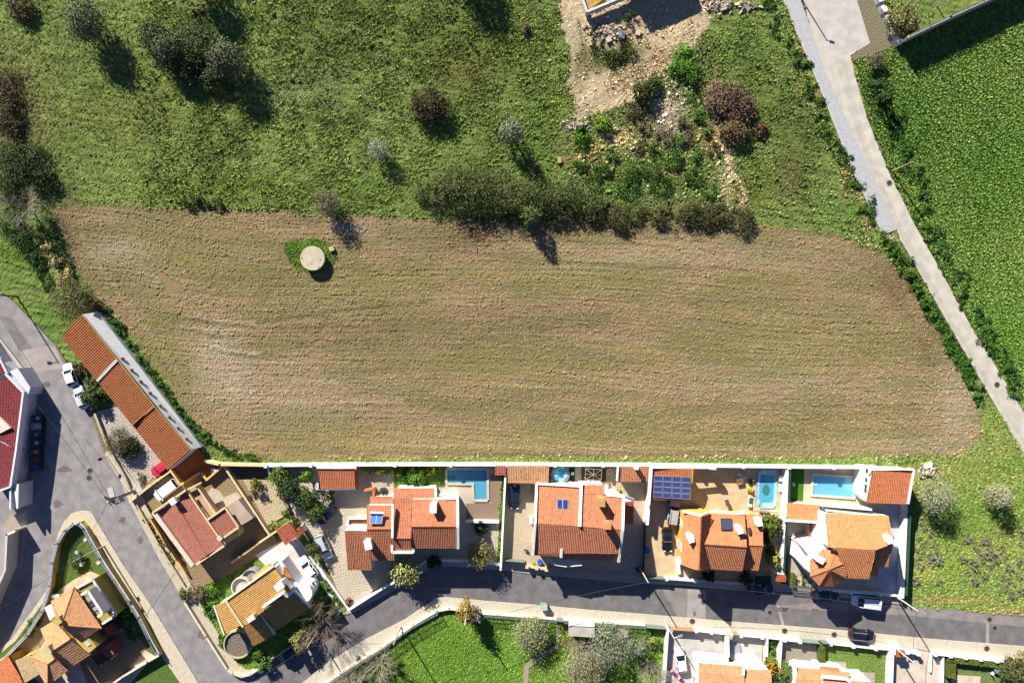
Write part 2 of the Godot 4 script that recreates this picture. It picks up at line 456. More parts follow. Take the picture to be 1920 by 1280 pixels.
func ground() -> void:
	var sx := float(gx) / 2000.0
	var sy := float(gz) / 1340.0
	var img := Image.create(gx + 1, gz + 1, false, Image.FORMAT_R8)
	fill(img, [[1600, 104], [1660, 90], [1690, 80], [1930, -10], [2010, -60], [2010, 870], [1815, 600], [1662, 310]], PASTURE, sx, sy)
	fill(img, [[1700, 868], [1800, 850], [1860, 752], [1930, 850], [2010, 980], [2010, 1160], [1730, 1137], [1680, 1133]], ROUGH, sx, sy)
	fill(img, [[1052, -40], [1330, -40], [1334, 40], [1306, 80], [1280, 100], [1262, 130], [1210, 160], [1190, 200], [1150, 232], [1085, 228], [1064, 160], [1068, 90], [1048, 40]], DIRT, sx, sy)
	fill(img, [[1040, 235], [1190, 190], [1290, 90], [1340, 60], [1345, 180], [1412, 395], [1300, 412], [1130, 400], [1050, 320]], SCRUB, sx, sy)
	fill(img, [[600, 1290], [650, 1254], [720, 1212], [842, 1140], [1250, 1174], [1244, 1350], [560, 1350]], LAWN, sx, sy)
	fill(img, [[372, 1102], [440, 1072], [500, 1040], [560, 1080], [640, 1150], [549, 1207], [484, 1251], [452, 1255], [400, 1190]], LAWN, sx, sy)
	fill(img, [[380, 1350], [440, 1262], [420, 1350]], LAWN, sx, sy)
	fill(img, [[1424, 1190], [1466, 1194], [1466, 1350], [1424, 1350]], LAWN, sx, sy)
	fill(img, [[95, 390], [180, 386], [340, 389], [480, 393], [600, 400], [760, 406], [800, 410], [880, 418], [1000, 411], [1200, 416], [1420, 421], [1560, 436], [1640, 466], [1690, 512], [1720, 562], [1762, 622], [1800, 690], [1838, 780], [1842, 822], [1800, 850], [1700, 857], [1200, 861], [1000, 857], [700, 861], [520, 864], [430, 848], [360, 788], [300, 700], [240, 620], [190, 570], [140, 500], [110, 430]], FIELD, sx, sy)
	fill(img, [[528, 470], [545, 452], [590, 448], [628, 462], [626, 490], [604, 512], [560, 505]], LAWN, sx, sy)
	var soft := img.get_data()
	for p in slab_pts:
		fill(img, p, FLAT, sx, sy)
	var hard := img.get_data()
	# tints: places where soil or grass is paler, browner, greener
	var tw := 1000
	var th := 670
	var tint := Image.create(tw, th, false, Image.FORMAT_RGBAF)
	tint.fill(Color(0, 0, 0, 0))
	var pale := A(172, 156, 128)
	var brown := A(112, 92, 66)
	var olive := A(126, 122, 66)
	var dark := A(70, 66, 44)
	var fresh := A(104, 132, 56)
	var straw := A(168, 148, 96)
	var spots: Array = []
	# worn tracks, ruts and stony lines, as chains of small patches
	for l in [[[[1070, 214], [1104, 192], [1150, 164], [1204, 124], [1256, 88]], 4.0, A(150, 122, 88), 0.7], [[[1078, 222], [1112, 200], [1158, 172], [1212, 132], [1264, 96]], 4.0, A(150, 122, 88), 0.6], [[[1074, 218], [1108, 196], [1154, 168], [1230, 112], [1290, 60], [1320, 20]], 9.0, A(210, 190, 154), 0.6], [[[1064, 30], [1076, 90], [1072, 150], [1090, 200]], 7.0, A(206, 186, 150), 0.6], [[[1084, 40], [1096, 110], [1100, 150]], 5.0, A(128, 116, 70), 0.7],
			[[[1050, 300], [1110, 282], [1160, 252], [1190, 222]], 5.0, A(190, 166, 112), 0.8], [[[1330, 160], [1336, 210], [1344, 262], [1366, 300], [1386, 350], [1398, 388]], 5.0, A(206, 184, 142), 0.9], [[[1344, 300], [1352, 340], [1352, 370]], 5.0, A(196, 172, 132), 0.7], [[[1100, 322], [1140, 330], [1190, 320], [1240, 322], [1300, 336]], 5.0, A(176, 156, 100), 0.6], [[[1225, 190], [1250, 240], [1272, 268]], 4.0, A(200, 186, 166), 0.7], [[[1210, 236], [1246, 200]], 5.0, A(128, 108, 86), 0.8], [[[1236, 246], [1262, 214]], 5.0, A(128, 108, 86), 0.8],
			[[[640, 378], [690, 364], [730, 350], [772, 334]], 5.0, A(140, 140, 84), 0.7], [[[590, 66], [650, 90], [730, 112]], 4.0, A(140, 146, 84), 0.6], [[[616, 50], [690, 76], [760, 80]], 4.0, A(138, 144, 82), 0.5], [[[628, 108], [700, 112], [760, 112]], 4.0, A(146, 150, 88), 0.6], [[[580, 190], [680, 208], [770, 226]], 4.0, A(134, 134, 80), 0.5], [[[560, 216], [640, 236]], 4.0, A(92, 92, 54), 0.5], [[[560, 60], [640, 120], [720, 150]], 4.0, A(92, 110, 52), 0.5],
			[[[350, 590], [410, 600], [476, 606]], 3.5, A(196, 178, 150), 0.7], [[[356, 596], [416, 606], [480, 612]], 3.5, A(96, 80, 56), 0.6], [[[398, 650], [440, 656], [490, 664]], 3.5, A(196, 178, 150), 0.7], [[[400, 656], [440, 662], [490, 670]], 3.5, A(96, 80, 56), 0.5], [[[430, 672], [520, 676], [600, 690]], 3.5, A(190, 172, 144), 0.6], [[[360, 620], [400, 630], [470, 626]], 3.5, A(104, 88, 62), 0.5], [[[480, 604], [570, 590], [680, 576], [800, 566]], 3.5, A(110, 92, 66), 0.6], [[[520, 612], [620, 608], [700, 616]], 3.5, A(106, 88, 62), 0.6], [[[420, 700], [520, 706], [640, 716]], 3.5, A(190, 172, 144), 0.5], [[[440, 740], [560, 752], [760, 748]], 3.5, A(190, 172, 144), 0.5], [[[620, 640], [760, 648], [900, 644]], 3.5, A(104, 88, 62), 0.5], [[[860, 470], [1000, 486], [1200, 500], [1400, 504]], 3.5, A(108, 92, 64), 0.45], [[[1100, 560], [1300, 566], [1500, 560]], 3.5, A(108, 92, 64), 0.4], [[[900, 720], [1100, 726], [1400, 722]], 3.5, A(180, 160, 122), 0.4], [[[700, 832], [1000, 836], [1300, 838], [1600, 834]], 4.0, A(182, 162, 124), 0.5], [[[600, 846], [900, 850], [1400, 852]], 3.5, A(104, 92, 62), 0.5], [[[1560, 470], [1650, 520], [1710, 600], [1750, 690]], 4.0, A(120, 98, 72), 0.5], [[[150, 440], [200, 520], [270, 610], [340, 710]], 4.0, A(184, 164, 128), 0.4],
			[[[1480, 20], [1520, 100], [1566, 230], [1590, 320], [1640, 430]], 5.0, A(184, 162, 120), 0.7]]:
		var line: Array = l[0]
		for i in line.size() - 1:
			var a := Vector2(line[i][0], line[i][1])
			var b := Vector2(line[i + 1][0], line[i + 1][1])
			var n := maxi(1, int(a.distance_to(b) / (l[1] * 1.1)))
			for k in n:
				var p := a.lerp(b, float(k) / n) + Vector2(rng.randfn(), rng.randfn()) * 0.8
				spots.append([p.x, p.y, l[1] * (0.8 + 0.5 * rng.randf()), l[1] * (0.6 + 0.4 * rng.randf()), l[2] * 0.8, l[3] * (0.5 + 0.7 * rng.randf())])
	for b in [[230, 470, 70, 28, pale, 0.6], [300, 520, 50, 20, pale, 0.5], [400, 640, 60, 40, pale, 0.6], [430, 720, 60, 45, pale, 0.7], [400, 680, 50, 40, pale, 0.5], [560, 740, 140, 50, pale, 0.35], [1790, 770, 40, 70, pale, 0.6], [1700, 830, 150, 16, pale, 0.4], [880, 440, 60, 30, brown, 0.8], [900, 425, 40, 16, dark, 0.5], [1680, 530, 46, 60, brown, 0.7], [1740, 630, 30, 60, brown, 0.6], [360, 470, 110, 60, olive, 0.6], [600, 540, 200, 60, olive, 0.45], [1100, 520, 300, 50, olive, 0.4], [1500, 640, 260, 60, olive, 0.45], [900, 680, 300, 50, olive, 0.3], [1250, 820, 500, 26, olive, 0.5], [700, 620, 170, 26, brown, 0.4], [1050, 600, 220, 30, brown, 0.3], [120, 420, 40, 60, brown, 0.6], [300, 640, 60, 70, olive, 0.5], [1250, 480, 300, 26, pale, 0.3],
			[640, 425, 24, 14, pale, 0.8], [1450, 720, 250, 30, pale, 0.25], [760, 820, 300, 30, straw, 0.3],
			[250, 210, 260, 110, A(120, 128, 62), 0.5], [850, 60, 160, 70, A(96, 108, 50), 0.6], [870, 130, 70, 40, A(116, 100, 50), 0.6], [620, 60, 120, 40, A(98, 112, 50), 0.5], [950, 150, 100, 150, A(104, 120, 56), 0.5], [560, 160, 110, 50, A(120, 130, 84), 0.5], [700, 350, 100, 30, fresh, 0.5], [450, 350, 200, 26, A(104, 118, 46), 0.6], [40, 480, 60, 70, fresh, 0.9], [90, 600, 60, 50, fresh, 0.9], [30, 220, 60, 130, brown, 0.6], [1010, 250, 40, 100, fresh, 0.4],
			[1400, 80, 50, 70, A(86, 112, 48), 0.6], [1440, 200, 80, 80, A(92, 106, 52), 0.6], [1420, 350, 70, 50, A(98, 108, 44), 0.6], [1480, 340, 30, 60, brown, 0.5], [1580, 400, 70, 40, A(90, 118, 50), 0.6], [1500, 250, 40, 130, A(80, 96, 46), 0.5],
			[1580, 330, 8, 40, straw, 0.8], [1622, 410, 10, 30, straw, 0.8], [1500, 90, 7, 60, straw, 0.8], [1530, 180, 8, 30, straw, 0.7], [1668, 446, 16, 6, A(180, 160, 144), 0.9],
			[1130, 110, 60, 34, A(96, 104, 50), 0.9], [1190, 95, 24, 16, A(86, 100, 44), 0.7], [1080, 140, 20, 40, A(120, 112, 62), 0.7], [1280, 20, 50, 30, A(182, 166, 132), 0.5], [1250, 210, 30, 44, A(190, 174, 150), 0.8], [1365, 320, 8, 60, A(200, 180, 140), 0.9], [1390, 370, 6, 30, A(200, 180, 140), 0.9], [1340, 190, 5, 50, A(196, 170, 120), 0.8], [1160, 260, 60, 14, A(170, 150, 100), 0.6], [1120, 300, 26, 14, straw, 0.6], [1330, 260, 20, 30, A(150, 112, 76), 0.6], [1240, 330, 90, 40, A(74, 104, 40), 0.6], [1130, 340, 60, 40, A(78, 110, 44), 0.6],
			[1700, 250, 60, 120, A(92, 128, 56), 0.5], [1860, 300, 100, 160, A(88, 124, 46), 0.5], [1880, 640, 60, 120, A(90, 136, 44), 0.5], [1640, 170, 26, 50, A(66, 98, 40), 0.7], [1760, 540, 14, 60, A(62, 96, 40), 0.6],
			[1780, 1120, 90, 8, A(150, 132, 84), 0.8], [1880, 1140, 60, 8, A(150, 132, 84), 0.8], [1730, 1070, 20, 26, A(150, 150, 80), 0.5], [1790, 1060, 30, 26, A(120, 142, 50), 0.5], [1740, 885, 30, 14, A(176, 160, 130), 0.6], [1860, 1040, 60, 50, A(130, 136, 74), 0.4], [1800, 960, 100, 50, A(84, 124, 44), 0.5],
			[1120, 1240, 90, 60, A(90, 104, 48), 0.4], [700, 1250, 60, 30, A(84, 100, 48), 0.6], [840, 1220, 120, 60, A(80, 118, 34), 0.5], [1060, 1200, 20, 20, brown, 0.6]] + spots:
		var x0 := maxi(0, int((b[0] + 40.0 - b[2] * 1.6) / 2.0))
		var x1 := mini(tw, int((b[0] + 40.0 + b[2] * 1.6) / 2.0) + 1)
		var y0 := maxi(0, int((b[1] + 30.0 - b[3] * 1.6) / 2.0))
		var y1 := mini(th, int((b[1] + 30.0 + b[3] * 1.6) / 2.0) + 1)
		var bc: Color = b[4] * 1.35
		for y in range(y0, y1):
			for x in range(x0, x1):
				var dx: float = (x * 2.0 - 40.0 - b[0]) / b[2]
				var dy: float = (y * 2.0 - 30.0 - b[1]) / b[3]
				var w: float = b[5] * exp(-1.2 * (dx * dx + dy * dy))
				if w > 0.02:
					var o := tint.get_pixel(x, y)
					var na := o.a + w * (1.0 - o.a)
					var t := w / na
					tint.set_pixel(x, y, Color(lerpf(o.r, bc.r, t), lerpf(o.g, bc.g, t), lerpf(o.b, bc.b, t), na))
	tint.resize(gx + 1, gz + 1, Image.INTERPOLATE_BILINEAR)
	var td := tint.get_data().to_float32_array()
	var n_big := noise_map(0.008, 3, 4)
	var n_mid := noise_map(0.05, 5, 3)
	var n_fine := noise_map(0.36, 8, 2)
	var n_cell := noise_map(0.16, 12, 1, FastNoiseLite.TYPE_CELLULAR)
	var n_jit := noise_map(0.11, 21, 2)
	var rows := FastNoiseLite.new()
	rows.seed = 4
	rows.frequency = 1.0
	rows.fractal_octaves = 2
	var base := [A(148, 166, 88), A(170, 147, 108), A(150, 172, 92), A(240, 218, 176), A(130, 152, 76), A(120, 154, 64), A(130, 138, 82), A(160, 142, 114), Color(), Color(), Color(), Color(), Color(), Color(), Color(), A(90, 90, 60)]
	var alt := [A(128, 148, 76), A(146, 134, 90), A(136, 164, 82), A(222, 198, 156), A(150, 160, 84), A(132, 162, 66), A(118, 134, 72), A(140, 126, 100), Color(), Color(), Color(), Color(), Color(), Color(), Color(), A(90, 90, 60)]
	var rough := [0.22, 0.20, 0.20, 0.12, 0.18, 0.07, 0.34, 0.05]
	var nv := (gx + 1) * (gz + 1)
	region = PackedByteArray()
	region.resize(nv)
	gheight = PackedFloat32Array()
	gheight.resize(nv)
	var verts := PackedVector3Array()
	verts.resize(nv)
	var cols := PackedColorArray()
	cols.resize(nv)
	for j in gz + 1:
		var v := j / sy - 30.0
		for i in gx + 1:
			var at := j * (gx + 1) + i
			var u := i / sx - 40.0
			var jit: int = n_jit[at]
			var cls: int = hard[at]
			if cls < 240:
				var si := clampi(i + (jit - 128) / 22, 0, gx)
				var sj := clampi(j + (int(n_fine[at]) - 128) / 26, 0, gz)
				cls = soft[sj * (gx + 1) + si]
				if cls >= 240:
					cls = 0
			cls = cls >> 4
			region[at] = cls << 4
			var y := -0.2
			var big := n_big[at] / 255.0
			var mid := n_mid[at] / 255.0
			var fine := n_fine[at] / 255.0
			var cell := n_cell[at] / 255.0
			var col := Color(0.06, 0.06, 0.04)
			if cls != FLAT:
				var mix := clampf((big - 0.5) * 2.2 + (mid - 0.5) * 1.4 + 0.5, 0.0, 1.0)
				if cls == FIELD:
					mix = clampf(0.5 + rows.get_noise_2d(u * 0.004 + 7.0, v * 0.016) * 1.5 + (mid - 0.5) * 0.9, 0.0, 1.0)
				var c0: Color = base[cls]
				col = c0.lerp(alt[cls], mix)
				var ta := td[at * 4 + 3]
				if ta > 0.0:
					ta = clampf(ta * (0.8 + 0.7 * mid), 0.0, 1.0)
					col = col.lerp(Color(td[at * 4], td[at * 4 + 1], td[at * 4 + 2]), ta)
				var amp: float = rough[cls]
				if cls == FIELD:
					var bend := 34.0 * exp(-maxf(u - 250.0, 0.0) / 160.0) - 0.02 * (u - 960.0) + 14.0 * sin(u * 0.0045 + v * 0.006)
					var s := v + bend
					var r1 := rows.get_noise_2d(u * 0.0022, s * 0.2)
					var r3 := rows.get_noise_2d(u * 0.006 + 40.0, s * 0.36)
					var r2 := rows.get_noise_2d(u * 0.011 + 90.0, s * 0.05)
					var track := maxf(0.0, 1.0 - absf(r2) * 9.0) * clampf((big - 0.35) * 3.0, 0.1, 1.0)
					y = 0.03 + amp * (fine - 0.5) * 0.7 + 0.04 * (0.5 - cell) + 0.06 * r1 + 0.04 * r3 - 0.10 * track
					col = col * (0.86 + 0.26 * fine + 0.2 * r1 + 0.12 * r3 + 0.12 * (0.5 - cell))
					col = col.lerp(pale, clampf(-r1 * 0.5, 0.0, 0.3))
				else:
					y = 0.02 + amp * ((fine - 0.5) * 1.2 + (0.5 - cell) * (0.3 if cls == PASTURE or cls == LAWN else 0.8)) + 0.04 * (mid - 0.5)
					if cls == MEADOW:
						var arc := rows.get_noise_2d((u + v * 0.7) * 0.012, (v - u * 0.22) * 0.10)
						y += 0.10 * arc
						col = col * (0.94 + 0.35 * arc)
					col = col * (0.82 + 0.42 * fine - 0.16 * cell)
				col.a = 1.0
			gheight[at] = y
			verts[at] = Vector3((u - 960.0) * S, y, (v - 640.0) * S)
			cols[at] = col
	gcols = cols
	var norms := PackedVector3Array()
	norms.resize(nv)
	var step := 2000.0 / gx * S
	for j in gz + 1:
		var ja := maxi(j - 1, 0)
		var jb := mini(j + 1, gz)
		for i in gx + 1:
			var ia := maxi(i - 1, 0)
			var ib := mini(i + 1, gx)
			var dx := gheight[j * (gx + 1) + ib] - gheight[j * (gx + 1) + ia]
			var dz := gheight[jb * (gx + 1) + i] - gheight[ja * (gx + 1) + i]
			norms[j * (gx + 1) + i] = Vector3(-dx, 2.0 * step, -dz).normalized()
	var idx := PackedInt32Array()
	idx.resize(gx * gz * 6)
	var k := 0
	for j in gz:
		for i in gx:
			var a := j * (gx + 1) + i
			var b := a + gx + 1
			idx[k] = a
			idx[k + 1] = a + 1
			idx[k + 2] = b
			idx[k + 3] = a + 1
			idx[k + 4] = b + 1
			idx[k + 5] = b
			k += 6
	# the land round about, out to the horizon, joined to the same sheet
	var x0 := -1000.0 * S
	var x1 := 1000.0 * S
	var z0 := -670.0 * S
	var z1 := 670.0 * S
	var far := 2500.0
	var first := verts.size()
	var gc := A(96, 120, 50)
	for p in [[-far, -far], [far, -far], [far, far], [-far, far], [x0, z0], [x1, z0], [x1, z1], [x0, z1]]:
		verts.append(Vector3(p[0], -0.1, p[1]))
		norms.append(Vector3.UP)
		cols.append(gc)
	for q in [[0, 1, 5, 4], [1, 2, 6, 5], [2, 3, 7, 6], [3, 0, 4, 7]]:
		for t in [q[0], q[1], q[2], q[0], q[2], q[3]]:
			idx.append(first + t)
	var arr := []
	arr.resize(Mesh.ARRAY_MAX)
	arr[Mesh.ARRAY_VERTEX] = verts
	arr[Mesh.ARRAY_NORMAL] = norms
	arr[Mesh.ARRAY_COLOR] = cols
	arr[Mesh.ARRAY_INDEX] = idx
	var m := ArrayMesh.new()
	m.add_surface_from_arrays(Mesh.PRIMITIVE_TRIANGLES, arr)
	var o := MeshInstance3D.new()
	o.name = "ground"
	o.mesh = m
	o.material_override = M.soil
	o.set_meta("kind", "structure")
	add_child(o)

# ---------------------------------------------------------------- buildings
func inset(pts: PackedVector2Array, d: Array) -> PackedVector2Array:
	var s := 0.0
	for i in pts.size():
		s += pts[i].cross(pts[(i + 1) % pts.size()])
	var sg := 1.0 if s > 0.0 else -1.0
	var r := PackedVector2Array()
	var n := pts.size()
	for i in n:
		var a := pts[(i - 1 + n) % n]
		var b := pts[i]
		var c := pts[(i + 1) % n]
		var d0 := (b - a).normalized()
		var d1 := (c - b).normalized()
		var n0 := Vector2(-d0.y, d0.x) * sg
		var n1 := Vector2(-d1.y, d1.x) * sg
		var p0: Vector2 = b + n0 * d[(i - 1 + n) % n]
		var p1: Vector2 = b + n1 * d[i]
		var x: Variant = Geometry2D.line_intersects_line(p0, d0, p1, d1)
		if x == null or (x as Vector2).distance_to(b) > 2.0:
			r.append((p0 + p1) * 0.5)
		else:
			r.append(x)
	return r

func tiles(mb: MB, p: PackedVector3Array, nrm: Vector3, col: Color, w: float, course: float, lift: float, prof := 0) -> void:
	var down := (Vector3.DOWN - nrm * Vector3.DOWN.dot(nrm)).normalized()
	var side := down.cross(nrm).normalized()
	var o := p[0]
	var q := PackedVector2Array()
	var a0 := 1e9
	var a1 := -1e9
	var b0 := 1e9
	var b1 := -1e9
	for x in p:
		var t := Vector2((x - o).dot(side), (x - o).dot(down))
		q.append(t)
		a0 = minf(a0, t.x); a1 = maxf(a1, t.x)
		b0 = minf(b0, t.y); b1 = maxf(b1, t.y)
	var nc := maxi(1, roundi((a1 - a0) / w))
	var cw := (a1 - a0) / nc
	var seg := 4
	var hs := [0.0, 0.16 * w, 0.24 * w, 0.16 * w, 0.0]
	var lo := PackedFloat32Array()
	var hi := PackedFloat32Array()
	var na := nc * seg + 1
	for i in na:
		var a := clampf(a0 + cw * i / seg, a0 + 0.002, a1 - 0.002)
		var l := 1e9
		var h := -1e9
		for k in q.size():
			var e := q[k]
			var f := q[(k + 1) % q.size()]
			if (e.x <= a) != (f.x <= a):
				var y := e.y + (a - e.x) / (f.x - e.x) * (f.y - e.y)
				l = minf(l, y)
				h = maxf(h, y)
		if l > h:
			l = 0.0; h = 0.0
		lo.append(l)
		hi.append(h)
	var nr := maxi(1, ceili((b1 - b0) / course))
	for c in nc:
		for r in nr:
			var bs := b0 + r * course
			var be := minf(bs + course, b1)
			var tone := col * (0.9 + rng.randf() * 0.19)
			if rng.randf() < 0.05:
				tone = tone * 0.75
			tone = Color(tone.r, tone.g * (0.96 + rng.randf() * 0.08), tone.b)
			var slip := rng.randf() * 0.012
			for s in seg:
				var i := c * seg + s
				var s0 := maxf(bs, lo[i])
				var e0 := minf(be, hi[i])
				var s1 := maxf(bs, lo[i + 1])
				var e1 := minf(be, hi[i + 1])
				if e0 <= s0 and e1 <= s1:
					continue
				e0 = maxf(e0, s0)
				e1 = maxf(e1, s1)
				var x0 := a0 + cw * i / seg
				var x1 := a0 + cw * (i + 1) / seg
				var h0: float = lift + hs[s] + slip
				var h1: float = lift + hs[s + 1] + slip
				var k := 0.035 / course
				var A0 := o + side * x0 + down * s0 + nrm * (h0 + (s0 - bs) * k)
				var A1 := o + side * x1 + down * s1 + nrm * (h1 + (s1 - bs) * k)
				var B0 := o + side * x0 + down * e0 + nrm * (h0 + (e0 - bs) * k)
				var B1 := o + side * x1 + down * e1 + nrm * (h1 + (e1 - bs) * k)
				mb.quad(A0, A1, B1, B0, tone, nrm)
				mb.quad(B0, B1, B1 - nrm * 0.05, B0 - nrm * 0.05, tone * 0.8, down)

func newell(p: PackedVector3Array) -> Vector3:
	var n := Vector3.ZERO
	for i in p.size():
		var a := p[i]
		var b := p[(i + 1) % p.size()]
		n += Vector3((a.y - b.y) * (a.z + b.z), (a.z - b.z) * (a.x + b.x), (a.x - b.x) * (a.y + b.y))
	n = n.normalized()
	return n if n.y > 0.0 else -n

var win_mesh: ArrayMesh
var pane_mesh: ArrayMesh
var door_mesh: ArrayMesh

func add_window(parent: Node, at: Vector3, out: Vector3, w := 1.1, h := 1.15) -> void:
	if win_mesh == null:
		var a := MB.new()
		var fc := A(232, 230, 222)
		for s in [-1.0, 1.0]:
			a.box(Transform3D(Basis(), Vector3(0.5 * s, 0, 0.04)), Vector3(0.1, 1.1, 0.1), fc)
			a.box(Transform3D(Basis(), Vector3(0, 0.5 * s, 0.043)), Vector3(0.9, 0.1, 0.1), fc)
		a.box(Transform3D(Basis(), Vector3(0, 0, 0.04)), Vector3(0.05, 0.9, 0.06), fc)
		a.box(Transform3D(Basis(), Vector3(0, -0.6, 0.08)), Vector3(1.25, 0.07, 0.2), fc)
		win_mesh = a.mesh()
		var b := MB.new()
		b.box(Transform3D(Basis(), Vector3(0, 0, 0.02)), Vector3(0.9, 0.9, 0.04), A(40, 54, 52))
		pane_mesh = b.mesh()
		var d := MB.new()
		d.box(Transform3D(Basis(), Vector3(0, 1.02, 0.03)), Vector3(0.95, 2.04, 0.07), A(84, 62, 44))
		d.box(Transform3D(Basis(), Vector3(0.36, 1.0, 0.08)), Vector3(0.05, 0.16, 0.06), A(170, 160, 140))
		door_mesh = d.mesh()
	var f := MeshInstance3D.new()
	f.name = "window"
	f.mesh = win_mesh
	f.material_override = M.plain
	f.basis = Basis(Vector3.UP.cross(out).normalized() * w, Vector3.UP * h, out)
	f.position = at
	parent.add_child(f, true)
	var g := MeshInstance3D.new()
	g.name = "pane"
	g.mesh = pane_mesh
	g.material_override = M.glass
	f.add_child(g, true)

# faces: each a list of [u, v, h] round one pitch of the roof; walls rise under them
func roofs(t: Node3D, faces: Array, col: Color, wall: Color, over := 0.35, windows := true, y0 := 0.0, tw := 0.28) -> void:
	var deck := MB.new()
	var tm := MB.new()
	var wm := MB.new()
	var caps: Array[MB] = []
	var ps: Array[PackedVector3Array] = []
	for f in faces:
		var p := PackedVector3Array()
		for q in f:
			p.append(W(q[0], q[1], q[2]))
		ps.append(p)
	var door := false
	for fi in ps.size():
		var p := ps[fi]
		var n := newell(p)
		var mid := Vector3.ZERO
		for q in p:
			mid += q / p.size()
		var flat := PackedVector2Array()
		for q in p:
			flat.append(Vector2(q.x, q.z))
		var hgt := func(v: Vector2) -> float: return mid.y - (n.x * (v.x - mid.x) + n.z * (v.y - mid.z)) / n.y
		for i in p.size():
			p[i].y = hgt.call(flat[i])
		var ds: Array = []
		for i in p.size():
			var m := (flat[i] + flat[(i + 1) % p.size()]) * 0.5
			var inner := false
			for fj in ps.size():
				if fj == fi:
					continue
				var o := ps[fj]
				for k in o.size():
					var c := Geometry2D.get_closest_point_to_segment(m, Vector2(o[k].x, o[k].z), Vector2(o[(k + 1) % o.size()].x, o[(k + 1) % o.size()].z))
					if c.distance_to(m) < 0.35:
						inner = true
				if Geometry2D.is_point_in_polygon(m, PackedVector2Array(Array(o).map(func(w): return Vector2(w.x, w.z)))):
					inner = true
				if inner and i >= 0:
					var a := p[i]
					var b := p[(i + 1) % p.size()]
					for k in o.size():
						var c := o[k]
						var d := o[(k + 1) % o.size()]
						if fj > fi and (a.distance_to(d) < 0.5 and b.distance_to(c) < 0.5 or a.distance_to(c) < 0.5 and b.distance_to(d) < 0.5):
							var om := Vector3.ZERO
							for w in o:
								om += w / o.size()
							if om.y < (a.y + b.y) * 0.5 + 0.05 and mid.y < (a.y + b.y) * 0.5 + 0.05:
								var cap := MB.new()
								caps.append(cap)
								var steps := maxi(1, int(a.distance_to(b) / 0.42))
								for st in steps:
									var q0 := a.lerp(b, float(st) / steps) + Vector3.UP * 0.06
									var q1 := a.lerp(b, float(st + 1) / steps) + Vector3.UP * 0.06
									cap.tube(q0, q1, 0.15, 0.125, 6, col * (0.95 + rng.randf() * 0.25))
			ds.append(0.0 if inner else over)
		var in2 := inset(flat, ds)
		var tops: Array = []
		for v in in2:
			tops.append(hgt.call(v) - 0.16)
		wm.prism_to(in2, y0, tops, wall)
		var idx := Geometry2D.triangulate_polygon(flat)
		for s in [0.0, -0.13]:
			for i in range(0, idx.size(), 3):
				deck.tri(p[idx[i]] + Vector3.UP * s, p[idx[i + 1]] + Vector3.UP * s, p[idx[i + 2]] + Vector3.UP * s, col * 0.7, Vector3.UP if s == 0.0 else Vector3.DOWN)
		for i in p.size():
			var a := p[i]
			var b := p[(i + 1) % p.size()]
			deck.quad(a, b, b - Vector3.UP * 0.13, a - Vector3.UP * 0.13, col * 0.9, a + b - mid * 2.0)
		tiles(tm, p, n, Color(col.r * 1.32, col.g * 1.42, col.b * 1.45), tw, 0.42, 0.03)
		if windows:
			for i in in2.size():
				if ds[i] == 0.0:
					continue
				var a := in2[i]
				var b := in2[(i + 1) % in2.size()]
				var len := a.distance_to(b)
				var top: float = minf(tops[i], tops[(i + 1) % in2.size()])
				if len < 2.4 or top < 2.4:
					continue
				var e := (b - a) / len
				var out := Vector3(e.y, 0, -e.x)
				if out.dot(Vector3((a.x + b.x) * 0.5 - mid.x, 0, (a.y + b.y) * 0.5 - mid.z)) < 0.0:
					out = -out
				var nw := maxi(1, int(len / 3.3))
				for k in nw:
					var s := a + e * len * (k + 0.5) / nw
					if not door and out.z > 0.5:
						door = true
						var dr := MeshInstance3D.new()
						dr.name = "door"
						dr.mesh = door_mesh
						if door_mesh == null:
							add_window(t, Vector3(s.x, 1.5, s.y), out)
							dr.mesh = door_mesh
						dr.material_override = M.wood
						dr.basis = Basis(Vector3.UP.cross(out).normalized(), Vector3.UP, out)
						dr.position = Vector3(s.x, 0.12, s.y)
						t.add_child(dr, true)
					else:
						add_window(t, Vector3(s.x, 1.55, s.y), out)
					if top > 4.9:
						add_window(t, Vector3(s.x, 4.1, s.y), out)
	put("wall", wm, "paint", t)
	var rf := put("roof", deck, "tile", t)
	stuff(put("roof_tiles", tm, "tile", rf))
	for c in caps:
		put("ridge", c, "tile", rf)

func coping(t: Node, called: String, line: Array, w: float, h: float, col: Color) -> void:
	for i in line.size() - 1:
		var mb := MB.new()
		var a := W(line[i][0], line[i][1], line[i][2])
		var b := W(line[i + 1][0], line[i + 1][1], line[i + 1][2])
		mb.beam(a, b, w, h, col)
		put(called, mb, "paint", t)

func chimney(t: Node3D, u: float, v: float, top: float, base: float, w: float, d: float, col: Color, turn := 0.0) -> void:
	var c := W(u, v, top)
	var b := Basis(Vector3.UP, turn)
	var mb := MB.new()
	mb.box(Transform3D(b, Vector3(c.x, (top + base) * 0.5 - 0.1, c.z)), Vector3(w, top - base - 0.2, d), col)
	var o := put("chimney", mb, "paint", t)
	var cp := MB.new()
	for s in [-1.0, 1.0]:
		cp.box(Transform3D(b, Vector3(c.x, top - 0.12, c.z) + b * Vector3(w * 0.4 * s, 0, 0)), Vector3(w * 0.16, 0.2, d * 0.9), col)
	cp.box(Transform3D(b, Vector3(c.x, top + 0.02, c.z)), Vector3(w + 0.16, 0.09, d + 0.16), col)
	put("chimney_cap", cp, "paint", o)

